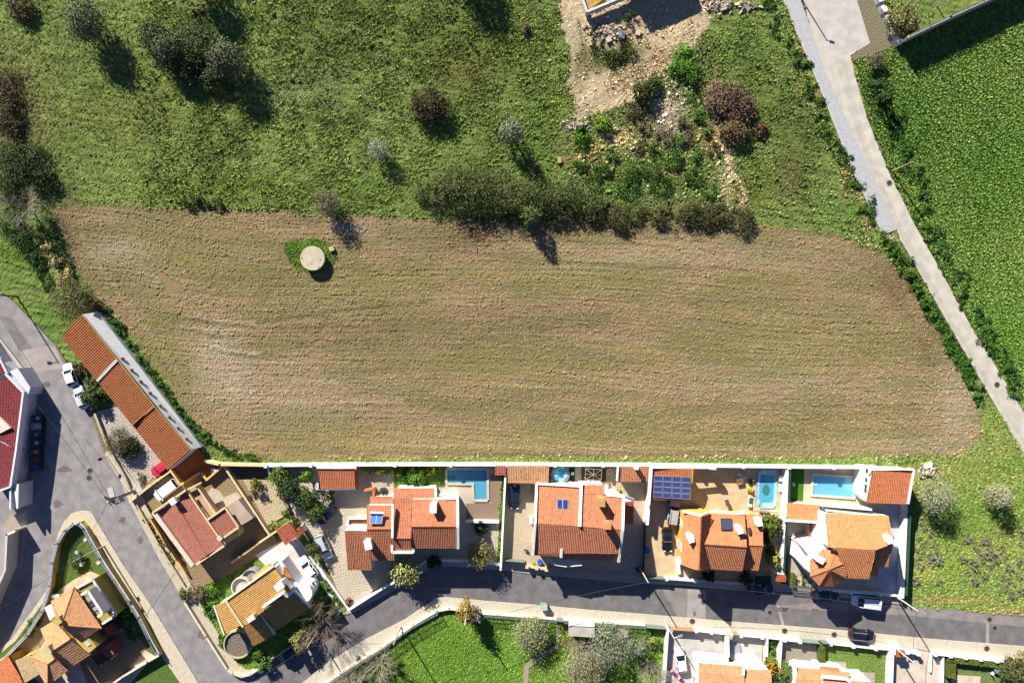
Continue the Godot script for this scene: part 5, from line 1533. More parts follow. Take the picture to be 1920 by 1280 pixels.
# kind 0 leafy tree, 1 shrub, 2 bare tree, 3 half bare grey tree
func plant(kind: int, u: float, v: float, rpx: float, h: float, col: Color, label: String, group := "") -> void:
	var hc := h * (0.62 if kind == 0 else 0.5)
	var c := W(u, v, hc)
	var r := rpx * S
	var names := ["tree", "shrub", "bare_tree", "olive_tree"]
	var cats := ["tree", "shrub", "tree", "tree"]
	var gy := 0.0
	var t := thing(names[kind], label, cats[kind], Vector3(c.x, gy, c.z), 0.0, group)
	var wood := A(120, 104, 88)
	var tr := MB.new()
	var cr := MB.new()
	if kind == 2:
		wood = A(176, 164, 146) if col.r > 0.2 else col
		tr.tube(Vector3.ZERO, Vector3(0.1, h * 0.4, 0.05), 0.16, 0.12, 6, wood)
		var n := 15
		for i in n:
			var a := TAU * i / n + rng.randf() * 0.7
			var d := Vector3(cos(a), 0.3 + rng.randf() * 1.1, sin(a)).normalized()
			twigs(cr, Vector3(0.1, h * (0.3 + 0.12 * rng.randf()), 0.05), d, r * (0.55 + 0.25 * rng.randf()), 0.045, 3, wood, 0.5)
		put("trunk", tr, "bark", t)
		put("branches", cr, "bark", t)
		return
	var lean := Vector3(rng.randfn() * 0.15, 0, rng.randfn() * 0.15)
	if kind != 1:
		var top := Vector3(lean.x, h * 0.5, lean.z)
		tr.tube(Vector3.DOWN * 0.1, top, 0.07 * sqrt(h) + 0.05, 0.09, 7, wood)
		for i in 6:
			var a := TAU * i / 6.0 + rng.randf()
			tr.tube(Vector3(lean.x, h * 0.3, lean.z), Vector3(cos(a) * r * 0.7, h * (0.55 + 0.3 * rng.randf()), sin(a) * r * 0.7), 0.08, 0.03, 4, wood)
		put("trunk", tr, "bark", t)
	else:
		for i in 5:
			var a := TAU * i / 5.0 + rng.randf()
			tr.tube(Vector3.DOWN * 0.05, Vector3(cos(a) * r * 0.5, h * 0.6, sin(a) * r * 0.5), 0.05, 0.02, 4, wood)
		put("stem", tr, "bark", t)
	var area := r * r
	var n := int(clampf(area * 420.0, 160.0, 4200.0))
	var sz := 0.33 if kind != 1 else 0.3
	if kind == 3:
		for i in 9:
			var a := TAU * i / 9.0
			twigs(cr, Vector3(0, h * 0.35, 0), Vector3(cos(a), 0.8, sin(a)).normalized(), r * 0.6, 0.035, 2, A(140, 130, 112), 0.5)
		put("branches", cr, "bark", t)
		cr = MB.new()
		n = int(n * 1.1)
		sz = 0.22
	if kind == 1:
		leaves(cr, Vector3(0, h * 0.45, 0), Vector3(r, h * 0.55, r), n, sz, col, 0.05)
	else:
		leaves(cr, Vector3(lean.x, h * 0.55, lean.z), Vector3(r, h * 0.45, r), n, sz, col, 0.2)
	put("crown" if kind != 1 else "foliage", cr, "leaf", t)

func thicket(called: String, label: String, mounds: Array, col: Color, category := "hedge") -> void:
	# one continuous growth made of overlapping mounds [u, v, radius, height]
	var t := thing(called, label, category)
	var mb := MB.new()
	var st := MB.new()
	for m in mounds:
		var c := W(m[0], m[1], m[3] * 0.5)
		var r: float = m[2] * S
		var n := int(clampf(r * r * 200.0, 50.0, 2400.0))
		leaves(mb, Vector3(c.x, m[3] * 0.4, c.z), Vector3(r, m[3] * 0.6, r), int(n * 1.3), 0.25, col * (0.8 + 0.4 * rng.randf()), 0.03)
		st.tube(Vector3(c.x, -0.1, c.z), Vector3(c.x, m[3] * 0.7, c.z), 0.06, 0.03, 4, A(96, 80, 62))
	put("foliage", mb, "leaf", t)
	put("stem", st, "bark", t)

func along(line: Array, step: float, r: float, h: float, wob: float) -> Array:
	var out := []
	for i in line.size() - 1:
		var a := Vector2(line[i][0], line[i][1])
		var b := Vector2(line[i + 1][0], line[i + 1][1])
		var n := maxi(1, int(a.distance_to(b) / step))
		for k in n:
			var p := a.lerp(b, float(k) / n) + Vector2(rng.randfn(), rng.randfn()) * wob
			out.append([p.x, p.y, r * (0.7 + 0.6 * rng.randf()), h * (0.6 + 0.7 * rng.randf())])
	return out

func scatter(called: String, label: String, n: int, regions: Array, box: Rect2, mesh: ArrayMesh, s0: float, s1: float, cols: Array, cluster := 0.0, own := 1.9) -> void:
	var mm := MultiMesh.new()
	mm.transform_format = MultiMesh.TRANSFORM_3D
	mm.use_colors = true
	mm.mesh = mesh
	var f := FastNoiseLite.new()
	f.seed = n
	f.frequency = 0.012
	f.fractal_octaves = 3
	var tr: Array[Transform3D] = []
	var cc := PackedColorArray()
	var tries := 0
	while tr.size() < n and tries < n * 6:
		tries += 1
		var u := box.position.x + rng.randf() * box.size.x
		var v := box.position.y + rng.randf() * box.size.y
		if not regions.has(region_at(u, v)):
			continue
		var edge := minf(minf(u - box.position.x, box.end.x - u), minf(v - box.position.y, box.end.y - v))
		if cluster > 0.0 and edge < 110.0 and rng.randf() > edge / 110.0:
			continue
		if cluster > 0.0 and f.get_noise_2d(u, v) < rng.randf() * cluster - cluster * 0.45:
			continue
		var s := lerpf(s0, s1, rng.randf() * rng.randf())
		var p := Vector3((u - 960.0) * S, height_at(u, v) - 0.04, (v - 640.0) * S)
		tr.append(Transform3D(Basis(Vector3.UP, rng.randf() * TAU).scaled(Vector3(s, s * (0.7 + 0.5 * rng.randf()), s)), p))
		var c: Color = cols[rng.randi() % cols.size()]
		c = c.lerp(color_at(u, v) * own, 0.72) * (0.65 + 0.6 * rng.randf())
		c.a = 1.0
		cc.append(c)
	mm.instance_count = tr.size()
	for i in tr.size():
		mm.set_instance_transform(i, tr[i])
		mm.set_instance_color(i, cc[i])
	var o := MultiMeshInstance3D.new()
	o.name = numbered(called)
	o.multimesh = mm
	o.material_override = M.grass
	add_child(o)
	o.set_meta("label", label)
	stuff(o)

func tuft(blades: int, spread: float, h: float, w: float) -> ArrayMesh:
	var mb := MB.new()
	for i in blades:
		var a := TAU * i / blades + rng.randf()
		var out := Vector3(cos(a), 0, sin(a))
		var side := Vector3(-out.z, 0, out.x)
		var b := out * spread * rng.randf() * 0.4
		var tip := out * spread * (0.35 + 0.65 * rng.randf()) + Vector3.UP * h * (0.5 + 0.5 * rng.randf())
		mb.tri(b - side * w * 0.5, b + side * w * 0.5, tip, Color.WHITE * (0.8 + 0.3 * rng.randf()), Vector3.UP)
	return mb.mesh()

func clod() -> ArrayMesh:
	var mb := MB.new()
	var top := Vector3(0.05, 0.55, -0.04)
	var n := 6
	for i in n:
		var a := TAU * i / n
		var b := TAU * (i + 1) / n
		var p := Vector3(cos(a) * 0.5, 0.28, sin(a) * 0.42)
		var q := Vector3(cos(b) * 0.5, 0.28, sin(b) * 0.42)
		mb.tri(top, p, q, Color.WHITE, Vector3.UP + p + q)
		mb.quad(p, q, q * Vector3(1.15, -0.2, 1.15), p * Vector3(1.15, -0.2, 1.15), Color.WHITE, p + q)
	return mb.mesh()

func lawn_grass(called: String, label: String, list: Array, y: float, n: int, mesh: ArrayMesh, col: Color) -> void:
	var pl := plan(list)
	var lo := pl[0]
	var hi := pl[0]
	for p in pl:
		lo = lo.min(p)
		hi = hi.max(p)
	var mm := MultiMesh.new()
	mm.transform_format = MultiMesh.TRANSFORM_3D
	mm.use_colors = true
	mm.mesh = mesh
	var tr: Array[Transform3D] = []
	for i in n:
		var p := Vector2(lerpf(lo.x, hi.x, rng.randf()), lerpf(lo.y, hi.y, rng.randf()))
		if Geometry2D.is_point_in_polygon(p, pl):
			var s := 0.5 + 0.6 * rng.randf()
			tr.append(Transform3D(Basis(Vector3.UP, rng.randf() * TAU).scaled(Vector3(s, s * 0.6, s)), Vector3(p.x, y - 0.01, p.y)))
	mm.instance_count = tr.size()
	for i in tr.size():
		mm.set_instance_transform(i, tr[i])
		var c := col * (0.8 + 0.5 * rng.randf())
		c.a = 1.0
		mm.set_instance_color(i, c)
	var o := MultiMeshInstance3D.new()
	o.name = numbered(called)
	o.multimesh = mm
	o.material_override = M.grass
	add_child(o)
	o.set_meta("label", label)
	stuff(o)

func vegetation() -> void:
	var t1 := tuft(16, 0.42, 0.42, 0.16)
	var t2 := tuft(12, 0.34, 0.22, 0.11)
	var t4 := tuft(13, 0.4, 0.4, 0.2)
	var t3 := tuft(9, 0.26, 0.16, 0.10)
	var gm := [A(112, 126, 58), A(96, 116, 50), A(126, 134, 70), A(86, 106, 42), A(120, 124, 66)]
	scatter("meadow_grass", "short olive green meadow grass north of the ploughed field", 52000, [0, 6], Rect2(-40, -30, 1720, 520), t2, 0.7, 1.5, gm)
	scatter("tussock_grass", "coarse grass tussocks clumped over the northern meadow", 14000, [0], Rect2(240, -140, 900, 660), t1, 0.7, 1.7, [A(124, 132, 54), A(104, 120, 46), A(134, 132, 66), A(92, 112, 40)], 0.7)
	scatter("tussock_grass", "coarse green weeds on the rough strip between the dirt yard and the lane", 5000, [0, 6], Rect2(940, -140, 840, 720), t1, 0.6, 1.5, [A(88, 124, 44), A(70, 106, 38), A(112, 124, 56), A(120, 110, 66)], 0.6)
	scatter("pasture_grass", "dense bright green grass of the eastern pasture", 46000, [2], Rect2(1580, -30, 380, 900), t4, 0.7, 1.5, [A(92, 134, 44), A(80, 124, 40), A(110, 142, 60), A(72, 112, 40)])
	scatter("rough_grass", "mixed grass and weeds of the meadow beside the turret villa", 15000, [4], Rect2(1680, 740, 280, 440), t2, 0.8, 1.8, [A(100, 134, 44), A(84, 122, 40), A(124, 138, 66), A(150, 146, 90)])
	scatter("garden_grass", "lush green grass of the southern meadow and gardens", 18000, [5], Rect2(370, 1010, 900, 300), t2, 0.7, 1.5, [A(88, 132, 34), A(74, 116, 32), A(104, 140, 46)])
	scatter("garden_grass", "rank green ring of grass round the concrete tank lid", 900, [5], Rect2(500, 430, 160, 100), t1, 0.5, 1.1, [A(84, 124, 42), A(66, 104, 36)])
	scatter("verge_grass", "green strip of weeds along the foot of the long white wall", 5000, [0, 4], Rect2(380, 840, 1360, 34), t2, 0.8, 1.9, [A(104, 136, 48), A(86, 120, 42), A(140, 150, 70)])
	scatter("earth_clods", "clods of earth on the ploughed field", 130000, [1], Rect2(80, 370, 1780, 500), clod(), 0.1, 0.34, [A(176, 152, 112), A(158, 138, 98), A(190, 170, 132), A(140, 126, 84), A(132, 118, 78)], 0.0, 1.04)
	scatter("field_weeds", "sparse olive sprigs among the clods of the ploughed field", 26000, [1], Rect2(-40, 250, 2000, 740), t3, 0.6, 1.5, [A(122, 122, 58), A(108, 116, 50), A(138, 130, 72)], 0.7)
	scatter("loose_stones", "pale stones lying on the dirt yard", 800, [3], Rect2(1040, -30, 300, 270), clod(), 0.1, 0.5, [A(206, 190, 160), A(170, 150, 120), A(226, 216, 200)])
	scatter("loose_stones", "broken pale stones through the scrub below the dirt yard", 2200, [6], Rect2(1040, 100, 380, 310), clod(), 0.15, 0.7, [A(196, 174, 130), A(170, 150, 110), A(216, 200, 170)], 0.8)
	scatter("weeds", "low weeds on the dirt yard", 1500, [3], Rect2(1040, -30, 300, 270), t1, 0.4, 1.2, [A(96, 108, 50), A(76, 96, 42), A(130, 120, 70)], 0.7)
	lawn_grass("lawn_grass", "mown grass of the corner island's lawn", [[150, 979], [196, 1045], [245, 1118], [300, 1222], [240, 1285], [100, 1108], [132, 990]], 0.2, 7000, t3, A(116, 140, 66))
	lawn_grass("lawn_grass", "mown grass of the first villa's lawn", [[740, 873], [836, 874], [833, 912], [738, 913]], 0.16, 2600, t3, A(112, 146, 60))
	lawn_grass("lawn_grass", "mown grass of the lawn behind the clipped hedge", [[1543, 1202], [1660, 1212], [1658, 1300], [1586, 1262], [1586, 1240], [1543, 1238]], 0.15, 4500, t3, A(130, 156, 74))
	lawn_grass("lawn_grass", "mown grass of the last hedge garden", [[1786, 1240], [1960, 1256], [1960, 1300], [1838, 1290], [1838, 1266], [1786, 1262]], 0.15, 4500, t3, A(126, 148, 84))
	lawn_grass("lawn_grass", "rank grass of the shaded plot below the island", [[300, 1226], [345, 1290], [340, 1330], [226, 1330], [236, 1284]], 0.22, 3000, t3, A(112, 140, 66))
	# trees and shrubs of the northern meadow
	var grey := A(120, 126, 100)
	var silver := A(160, 166, 142)
	var dark := A(74, 82, 48)
	var brown := A(108, 96, 68)
	var mid := A(90, 112, 52)
	var fresh := A(110, 150, 50)
	plant(0, 156, 42, 34, 6.4, A(104, 114, 84), "tall grey green tree casting a long shadow, near the meadow's northwest corner")
	plant(1, 38, 16, 26, 1.7, brown, "low brownish bush at the meadow's extreme northwest corner")
	plant(0, 312, 88, 30, 5.2, A(98, 108, 78), "grey tree on the west side of the meadow thicket")
	plant(1, 284, 66, 28, 3.0, A(90, 104, 66), "shrub at the northwest edge of the meadow thicket")
	plant(1, 366, 84, 44, 4.0, A(86, 98, 58), "broad bush in the middle of the meadow thicket")
	plant(0, 420, 112, 36, 6.0, A(102, 110, 80), "taller grey tree on the east side of the meadow thicket")
	plant(1, 346, 124, 34, 3.2, A(84, 94, 56), "low brush between the two grey trees of the meadow thicket")
	plant(1, 398, 146, 30, 2.2, A(82, 92, 54), "low scrub at the foot of the taller thicket tree")
	plant(1, 372, 26, 14, 1.1, brown, "small dead brown bush north of the meadow thicket")
	plant(0, 372, -46, 30, 6.5, dark, "tree just beyond the top of the meadow whose shadow enters it")
	plant(0, 880, -66, 40, 6.4, dark, "big tree beyond the meadow's north edge whose broad shadow enters it")
	plant(1, 808, 198, 37, 3.0, A(84, 78, 52), "dark round bush alone in the middle of the northern meadow")
	plant(3, 712, 280, 20, 4.0, silver, "slender silvery tree with its bare stem showing, in the open meadow")
	plant(0, 962, 246, 22, 6.6, A(134, 142, 112), "pale silver tree with a dense shadow, west of the scrub")
	plant(3, 616, 384, 25, 4.6, A(120, 116, 92), "grey twiggy tree on the field's north edge near the tank lid")
	plant(0, 995, 403, 19, 4.8, A(98, 120, 62), "small round green tree on the field edge below the bramble thicket")
	plant(1, 988, 54, 11, 1.2, brown, "little dark bush west of the unfinished building")
	thicket("bramble_thicket", "large dark bramble thicket on the north edge of the ploughed field", [[796, 356, 26, 2.0], [846, 336, 38, 4.0], [866, 364, 40, 4.2], [914, 358, 40, 4.4], [962, 364, 38, 4.0], [1010, 360, 36, 3.6], [1058, 366, 36, 3.4], [1104, 374, 30, 2.6], [820, 382, 24, 2.0], [890, 334, 30, 3.4], [940, 342, 26, 3.0], [1134, 390, 16, 1.4], [830, 360, 22, 3.2], [986, 374, 26, 3.2], [1034, 376, 26, 2.8]], A(104, 114, 66), "bramble")
	thicket("bramble_row", "low brown green bramble row under the large thicket", along([[900, 402], [980, 404], [1160, 406]], 22, 15, 1.2, 3), A(92, 92, 58), "bramble")
	thicket("bramble_row", "dark bramble row where the scrub meets the ploughed field", along([[1150, 398], [1230, 402], [1300, 402], [1410, 408]], 20, 20, 1.6, 4), A(88, 88, 54), "bramble")
	thicket("brush_row", "short brush row on the field edge west of the grey twiggy tree", along([[346, 380], [420, 382]], 14, 13, 1.0, 3), A(88, 96, 52), "brush")
	thicket("vine_mound", "vivid green creeper mound east of the dirt yard", [[1282, 104, 24, 2.0], [1290, 130, 24, 2.2], [1272, 126, 20, 1.8], [1300, 150, 16, 1.4]], A(100, 148, 48), "creeper")
	plant(1, 1131, 232, 16, 1.8, A(118, 158, 46), "bright yellow green round bush below the dirt yard")
	plant(1, 1092, 254, 16, 1.2, A(92, 138, 44), "bright green bush next to the rubble ledge")
	plant(1, 1206, 172, 22, 2.4, A(76, 86, 48), "dark shrub at the east edge of the dirt yard")
	plant(1, 1226, 158, 16, 1.6, A(82, 104, 54), "small green shrub beside the dark shrub of the dirt yard")
	plant(1, 1356, 182, 34, 2.8, A(136, 112, 90), "dead brown shrub west of the lane pavement, upper of the pair")
	plant(1, 1388, 200, 32, 2.4, A(126, 100, 82), "reddish brown dead shrub beside the upper dead shrub")
	plant(1, 1378, 244, 28, 2.2, A(124, 108, 76), "dry brown shrub, lower of the group of dead shrubs")
	plant(1, 1424, 242, 16, 1.2, A(130, 104, 78), "small dry shrub at the lane side of the dead shrubs")
	thicket("ground_cover", "rank green ground cover over the old terraces below the dirt yard", [[1090, 310, 16, 0.9], [1130, 318, 19, 1.0], [1180, 326, 22, 1.1], [1220, 318, 22, 1.0], [1262, 300, 22, 1.2], [1300, 330, 18, 1.0], [1240, 350, 22, 0.9], [1180, 356, 22, 0.9], [1110, 340, 19, 0.8], [1150, 290, 15, 1.0], [1230, 280, 16, 1.0], [1274, 268, 15, 1.2], [1310, 290, 15, 0.9], [1090, 278, 13, 0.9], [1310, 220, 16, 1.0], [1330, 250, 13, 0.9], [1300, 180, 13, 0.9], [1330, 360, 18, 0.8]], A(84, 118, 48), "undergrowth")
	thicket("ground_cover", "dull scrub round the grey rubble patch", [[1190, 210, 18, 1.0], [1210, 240, 14, 0.9], [1280, 230, 14, 1.0], [1250, 260, 20, 0.9], [1290, 260, 16, 0.8], [1340, 280, 14, 0.9], [1200, 270, 16, 0.8]], A(112, 104, 72), "undergrowth")
	thicket("ground_cover", "green weeds round the heap of building rubble", [[1120, 92, 14, 0.7], [1150, 108, 20, 0.9], [1180, 96, 18, 1.1], [1170, 74, 12, 0.9], [1180, 30, 14, 1.3], [1110, 60, 10, 0.8]], A(80, 98, 46), "undergrowth")
	thicket("ground_cover", "green weeds along the west edge of the lane pavement", along([[1440, 0], [1470, 60], [1500, 120], [1560, 260], [1600, 340], [1640, 430]], 16, 11, 0.6, 7), A(76, 110, 42), "undergrowth")
	thicket("verge_hedge", "bright green weeds between the ploughed field and the concrete lane", along([[1660, 448], [1690, 480], [1722, 545], [1760, 600], [1800, 672], [1846, 760]], 7, 11, 0.9, 4), A(80, 124, 44))
	thicket("verge_hedge", "dark green weeds on the pasture side of the lane", along([[1640, 150], [1670, 230], [1700, 300], [1740, 400], [1782, 500], [1826, 580], [1880, 680], [1930, 760]], 9, 11, 0.8, 8), A(72, 108, 46))
	plant(1, 1652, 162, 16, 2.2, A(62, 92, 44), "dark green shrub beside the lane in the pasture's corner")
	plant(0, 1664, 176, 14, 4.6, A(70, 96, 46), "small conifer-like tree by the lane with a long shadow on the pasture")
	plant(3, 1642, 112, 18, 2.4, A(126, 118, 88), "bare twiggy shrub at the corner of the lane and the high wall")
	plant(0, 1692, 38, 28, 3.6, A(138, 136, 82), "olive coloured tree behind the baluster wall")
	plant(1, 1712, 44, 14, 2.6, A(70, 84, 40), "dark shrub against the olive coloured tree behind the baluster wall")
	# western scrub
	thicket("scrub_belt", "brownish scrub belt down the meadow's west edge", [[8, 150, 24, 2.0], [14, 180, 28, 2.2], [6, 214, 30, 2.4], [20, 240, 20, 1.6]], A(104, 92, 66), "scrub")
	thicket("scrub_belt", "dark green scrub where the meadow meets the western hedge", [[20, 290, 34, 3.0], [56, 296, 30, 2.6], [30, 326, 40, 3.4], [74, 330, 26, 2.2], [96, 344, 18, 1.4], [10, 350, 24, 2.4]], A(74, 90, 52), "scrub")
	plant(2, 44, 392, 40, 4.5, A(150, 140, 132), "bare grey tree at the field's northwest corner")
	thicket("scrub_belt", "dark hedge down the west side of the ploughed field", [[20, 420, 26, 1.8], [40, 450, 24, 1.8], [76, 440, 18, 1.6], [60, 480, 20, 1.4], [100, 450, 16, 1.6], [110, 480, 14, 1.4], [84, 420, 16, 1.8], [128, 500, 12, 1.0], [70, 500, 16, 1.0]], A(72, 100, 50), "scrub")
	thicket("reed_patch", "patch of dry straw coloured reeds in the western hedge", [[88, 468, 14, 1.8], [104, 490, 14, 2.0], [118, 512, 14, 1.8], [72, 448, 10, 1.6], [112, 528, 10, 1.4], [6, 372, 12, 2.0], [4, 350, 10, 1.8]], A(196, 178, 126), "reeds")
	thicket("ground_cover", "pale green weeds at the foot of the western hedge", [[76, 510, 16, 0.7], [90, 530, 16, 0.7], [136, 530, 12, 0.8], [150, 552, 12, 0.7]], A(92, 130, 50), "undergrowth")
	plant(3, 136, 562, 42, 3.0, A(124, 122, 76), "broad olive grey bush at the north end of the long shed")
	plant(1, 178, 574, 12, 2.2, A(76, 62, 48), "dark brown bush touching the long shed's gable")
	thicket("hedge", "green hedge strip between the long shed and the ploughed field", along([[204, 586], [228, 630], [262, 678], [312, 742], [362, 802], [404, 836], [440, 852], [490, 860]], 8, 9, 0.9, 3), A(72, 116, 46))
	# shed forecourt
	plant(1, 150, 692, 14, 1.4, A(104, 96, 62), "scrub bush beside the upper parked white car")
	plant(1, 172, 720, 15, 1.6, A(98, 100, 60), "thorny bush under the long shed's first divider")
	plant(0, 168, 742, 18, 2.6, A(86, 104, 56), "green bush overhanging the lower parked white car")
	plant(1, 188, 742, 16, 1.6, A(88, 120, 50), "bright green bush against the long shed's eave")
	plant(3, 224, 830, 26, 2.6, A(106, 100, 62), "large brown green bush between the street wall and the gravel parking")
	plant(1, 242, 842, 20, 1.8, A(86, 96, 54), "dark bush next to the large brown green bush on the gravel parking")
	plant(1, 264, 893, 9, 0.7, A(150, 148, 100), "sparse pale plant on the gravel parking near the red car")
	thicket("flower_bed", "planted bed of low shrubs along the bungalow's street wall", along([[274, 970], [300, 1016], [330, 1064]], 9, 6, 0.5, 2), A(96, 112, 60), "flower bed")
	plant(1, 475, 911, 13, 2.2, A(136, 136, 56), "round clipped yellow green bush in the sandy yard")
	plant(1, 472, 926, 8, 0.8, A(140, 136, 110), "pale grey bush at the foot of the round clipped bush")
	plant(1, 514, 984, 9, 0.9, A(140, 150, 60), "yellow green plant in the lower corner of the sandy yard")
	plant(1, 502, 996, 7, 0.8, A(76, 130, 50), "small plant with an orange flower in the corner of the sandy yard")
	plant(0, 520, 898, 18, 3.2, A(110, 136, 64), "pale green fig tree beside the white stub wall")
	plant(0, 541, 922, 22, 4.0, A(66, 82, 50), "dark round tree next to the pale green fig")
	plant(0, 574, 937, 20, 3.6, A(72, 96, 46), "dark green tree by the open gravel court")
	plant(0, 588, 962, 18, 3.0, A(84, 106, 48), "green tree shading the parked black car")
	plant(0, 574, 893, 12, 2.4, A(112, 146, 50), "small bright citrus tree next to the small garage")
	plant(1, 618, 932, 12, 1.4, A(110, 104, 60), "brownish bush under the small garage's eave")
	plant(1, 552, 976, 10, 1.0, A(120, 130, 66), "pale bush beside the wire fence post")
	plant(1, 536, 962, 9, 0.9, A(110, 134, 60), "green bush inside the sandy yard by the wire fence")
	plant(0, 588, 1030, 14, 3.0, A(84, 96, 50), "olive green bush beside the parked silver car")
	thicket("hedge", "sunlit row of shrubs along the field wall above the first villa's lawn", along([[690, 880], [740, 880], [832, 882]], 11, 12, 1.6, 2), A(122, 140, 46))
	plant(1, 782, 898, 16, 1.8, A(96, 138, 46), "green bush on the lawn behind the first villa")
	plant(1, 766, 893, 14, 1.6, A(78, 116, 42), "darker bush on the lawn behind the first villa")
	plant(0, 761, 1072, 27, 4.6, A(168, 170, 106), "pale leafy loquat tree leaning over the street wall in front of the first villa")
	plant(3, 896, 1036, 26, 4.4, A(146, 140, 82), "olive tree in the front yard at the end of the first villa")
	plant(1, 905, 990, 14, 0.8, A(70, 92, 44), "dark shrub under the pool wall")
	thicket("hedge", "narrow green hedge beside the pool deck wall", along([[943, 890], [941, 960], [935, 1052]], 8, 5, 0.8, 0.6), A(108, 138, 48))
	plant(0, 812, 1052, 14, 1.8, A(40, 66, 34), "dark shrub in the shade of the first villa's front")
	plant(0, 1444, 985, 20, 3.0, A(104, 124, 46), "citrus tree with yellow fruit in the strip beside the orange villa")
	plant(0, 1440, 1010, 14, 2.6, A(58, 76, 38), "dark shrub below the citrus tree of the orange villa")
	plant(0, 1450, 1050, 15, 2.8, A(150, 152, 66), "yellow green small tree by the red tiled meter kiosk")
	plant(1, 1445, 1030, 12, 1.8, A(70, 88, 40), "dark green shrub between the two citrus trees")
	plant(0, 1330, 1078, 12, 1.8, A(52, 66, 36), "dark hedge bush in front of the orange villa by the street")
	plant(0, 1402, 1082, 14, 2.4, A(58, 72, 38), "dark bush next to the green kiosk roof")
	thicket("flower_bed", "green planted bed in front of the turret", [[1492, 1084, 8, 0.7], [1504, 1088, 8, 0.8], [1516, 1092, 8, 0.7], [1508, 1080, 6, 0.6]], A(110, 128, 66), "flower bed")
	plant(1, 1158, 921, 7, 0.7, A(196, 206, 70), "yellow flowering plant below the metal gazebo")
	plant(1, 1004, 1058, 6, 0.7, A(170, 186, 50), "yellow flowering plant beside the blue barrel")
	plant(1, 1408, 918, 7, 0.9, A(196, 200, 60), "yellow potted plant at the covered pool")
	plant(1, 1409, 902, 6, 0.8, A(110, 130, 60), "green potted plant north of the yellow potted plant")
	# street and southern trees
	plant(2, 604, 1160, 46, 4.6, A(140, 124, 104), "bare brown twiggy tree spilling over the shaded street corner")
	plant(0, 563, 1196, 20, 3.6, A(142, 144, 82), "pale green tree leaning over the street beside the lamp post")
	plant(0, 495, 1246, 14, 2.2, A(104, 136, 62), "green bush on the rounded corner of the street wall")
	plant(0, 482, 1232, 12, 1.8, A(76, 110, 44), "darker bush behind the rounded street corner bush")
	plant(1, 655, 1131, 9, 1.2, A(150, 110, 92), "small reddish ball bush at the white gate pillar")
	plant(1, 346, 1112, 14, 1.4, A(106, 108, 66), "brushy bush at the end of the bungalow's street wall")
	plant(3, 372, 1112, 16, 1.6, A(136, 126, 92), "dry twiggy bush next to the street corner bush")
	plant(1, 400, 1104, 12, 1.2, A(110, 154, 52), "vivid green bush below the bungalow's lower wall")
	plant(1, 396, 1140, 16, 0.9, A(86, 128, 44), "green ground shrub west of the lichen-roofed house")
	plant(1, 420, 1200, 14, 0.8, A(94, 132, 44), "leafy ground shrub west of the round gravel bed")
	plant(1, 600, 1106, 14, 1.0, A(112, 162, 50), "bright green bed shrub beside the white round tower")
	plant(1, 616, 1132, 14, 0.9, A(98, 140, 50), "green bed shrub above the bare twiggy tree")
	thicket("grass_hedge", "narrow green planted strip beside the driveway", along([[608, 1088], [622, 1110], [640, 1140]], 7, 5, 0.4, 1), A(92, 132, 44))
	plant(1, 145, 1050, 16, 1.4, A(84, 112, 46), "round green shrub under the garden lamp on the island")
	plant(1, 236, 1154, 14, 1.8, A(88, 134, 50), "round clipped green tree on the island lawn")
	plant(1, 232, 1136, 10, 0.8, A(150, 110, 90), "reddish shrub at the top of the island's paved path")
	plant(1, 248, 1190, 12, 0.9, A(92, 122, 50), "leafy plant at the foot of the island lawn")
	plant(1, 194, 1090, 7, 0.8, A(92, 100, 50), "small dark plant on the island's pale terrace")
	plant(1, 64, 1168, 12, 0.9, A(76, 116, 42), "low green shrub along the inside of the island wall")
	plant(1, 56, 1184, 10, 0.7, A(86, 126, 46), "low leafy plant south of the island wall shrub")
	plant(0, 874, 1144, 19, 5.6, A(148, 128, 66), "narrow olive brown tree at the bend with a large shadow on the grass")
	plant(3, 998, 1186, 34, 3.6, A(150, 156, 110), "silvery olive tree by the small grey gate")
	plant(3, 1142, 1212, 42, 4.6, A(144, 154, 124), "largest grey green olive tree, south of the pale stone shed")
	plant(3, 1196, 1214, 20, 3.6, A(134, 146, 116), "smaller grey olive tree east of the largest one")
	plant(2, 1222, 1258, 28, 3.2, A(226, 216, 196), "bare whitish tree with radiating branches near the paved court wall")
	plant(3, 1096, 1252, 40, 3.6, A(158, 156, 116), "half bare pale tree below the pale stone shed")
	plant(2, 1086, 1216, 24, 3.4, A(196, 186, 160), "leafless tree just south of the pale stone shed")
	plant(2, 712, 1244, 36, 3.4, A(190, 182, 160), "bare branching tree in the south meadow's western corner")
	plant(2, 656, 1272, 30, 3.0, A(184, 176, 156), "bare tree against the lower end of the bend wall")
	thicket("hedge", "green shrubs under the bare trees of the south meadow", [[690, 1262, 20, 1.2], [720, 1266, 20, 1.0], [745, 1250, 14, 0.8], [680, 1240, 12, 0.8], [700, 1280, 24, 1.0]], A(78, 112, 42))
	plant(1, 1226, 1204, 11, 1.4, A(136, 146, 86), "small olive bush by the paved court wall")
	plant(0, 1447, 1246, 16, 2.4, A(112, 128, 50), "orange tree hung with fruit between two white walls")
	plant(0, 1474, 1262, 20, 2.6, A(104, 124, 66), "round grey green tree at the gravel drive beside the orange tree")
	thicket("flower_bed", "shrubs and flowers in the narrow strip between two white walls", along([[1448, 1198], [1446, 1230]], 8, 8, 0.8, 2), A(104, 136, 58), "flower bed")
	plant(0, 1902, 1262, 26, 3.2, A(96, 100, 60), "dark olive tree at the end of the last hedge garden")
	plant(3, 1916, 1228, 14, 2.0, A(176, 166, 120), "pale straggly tree over the end of the last street wall")
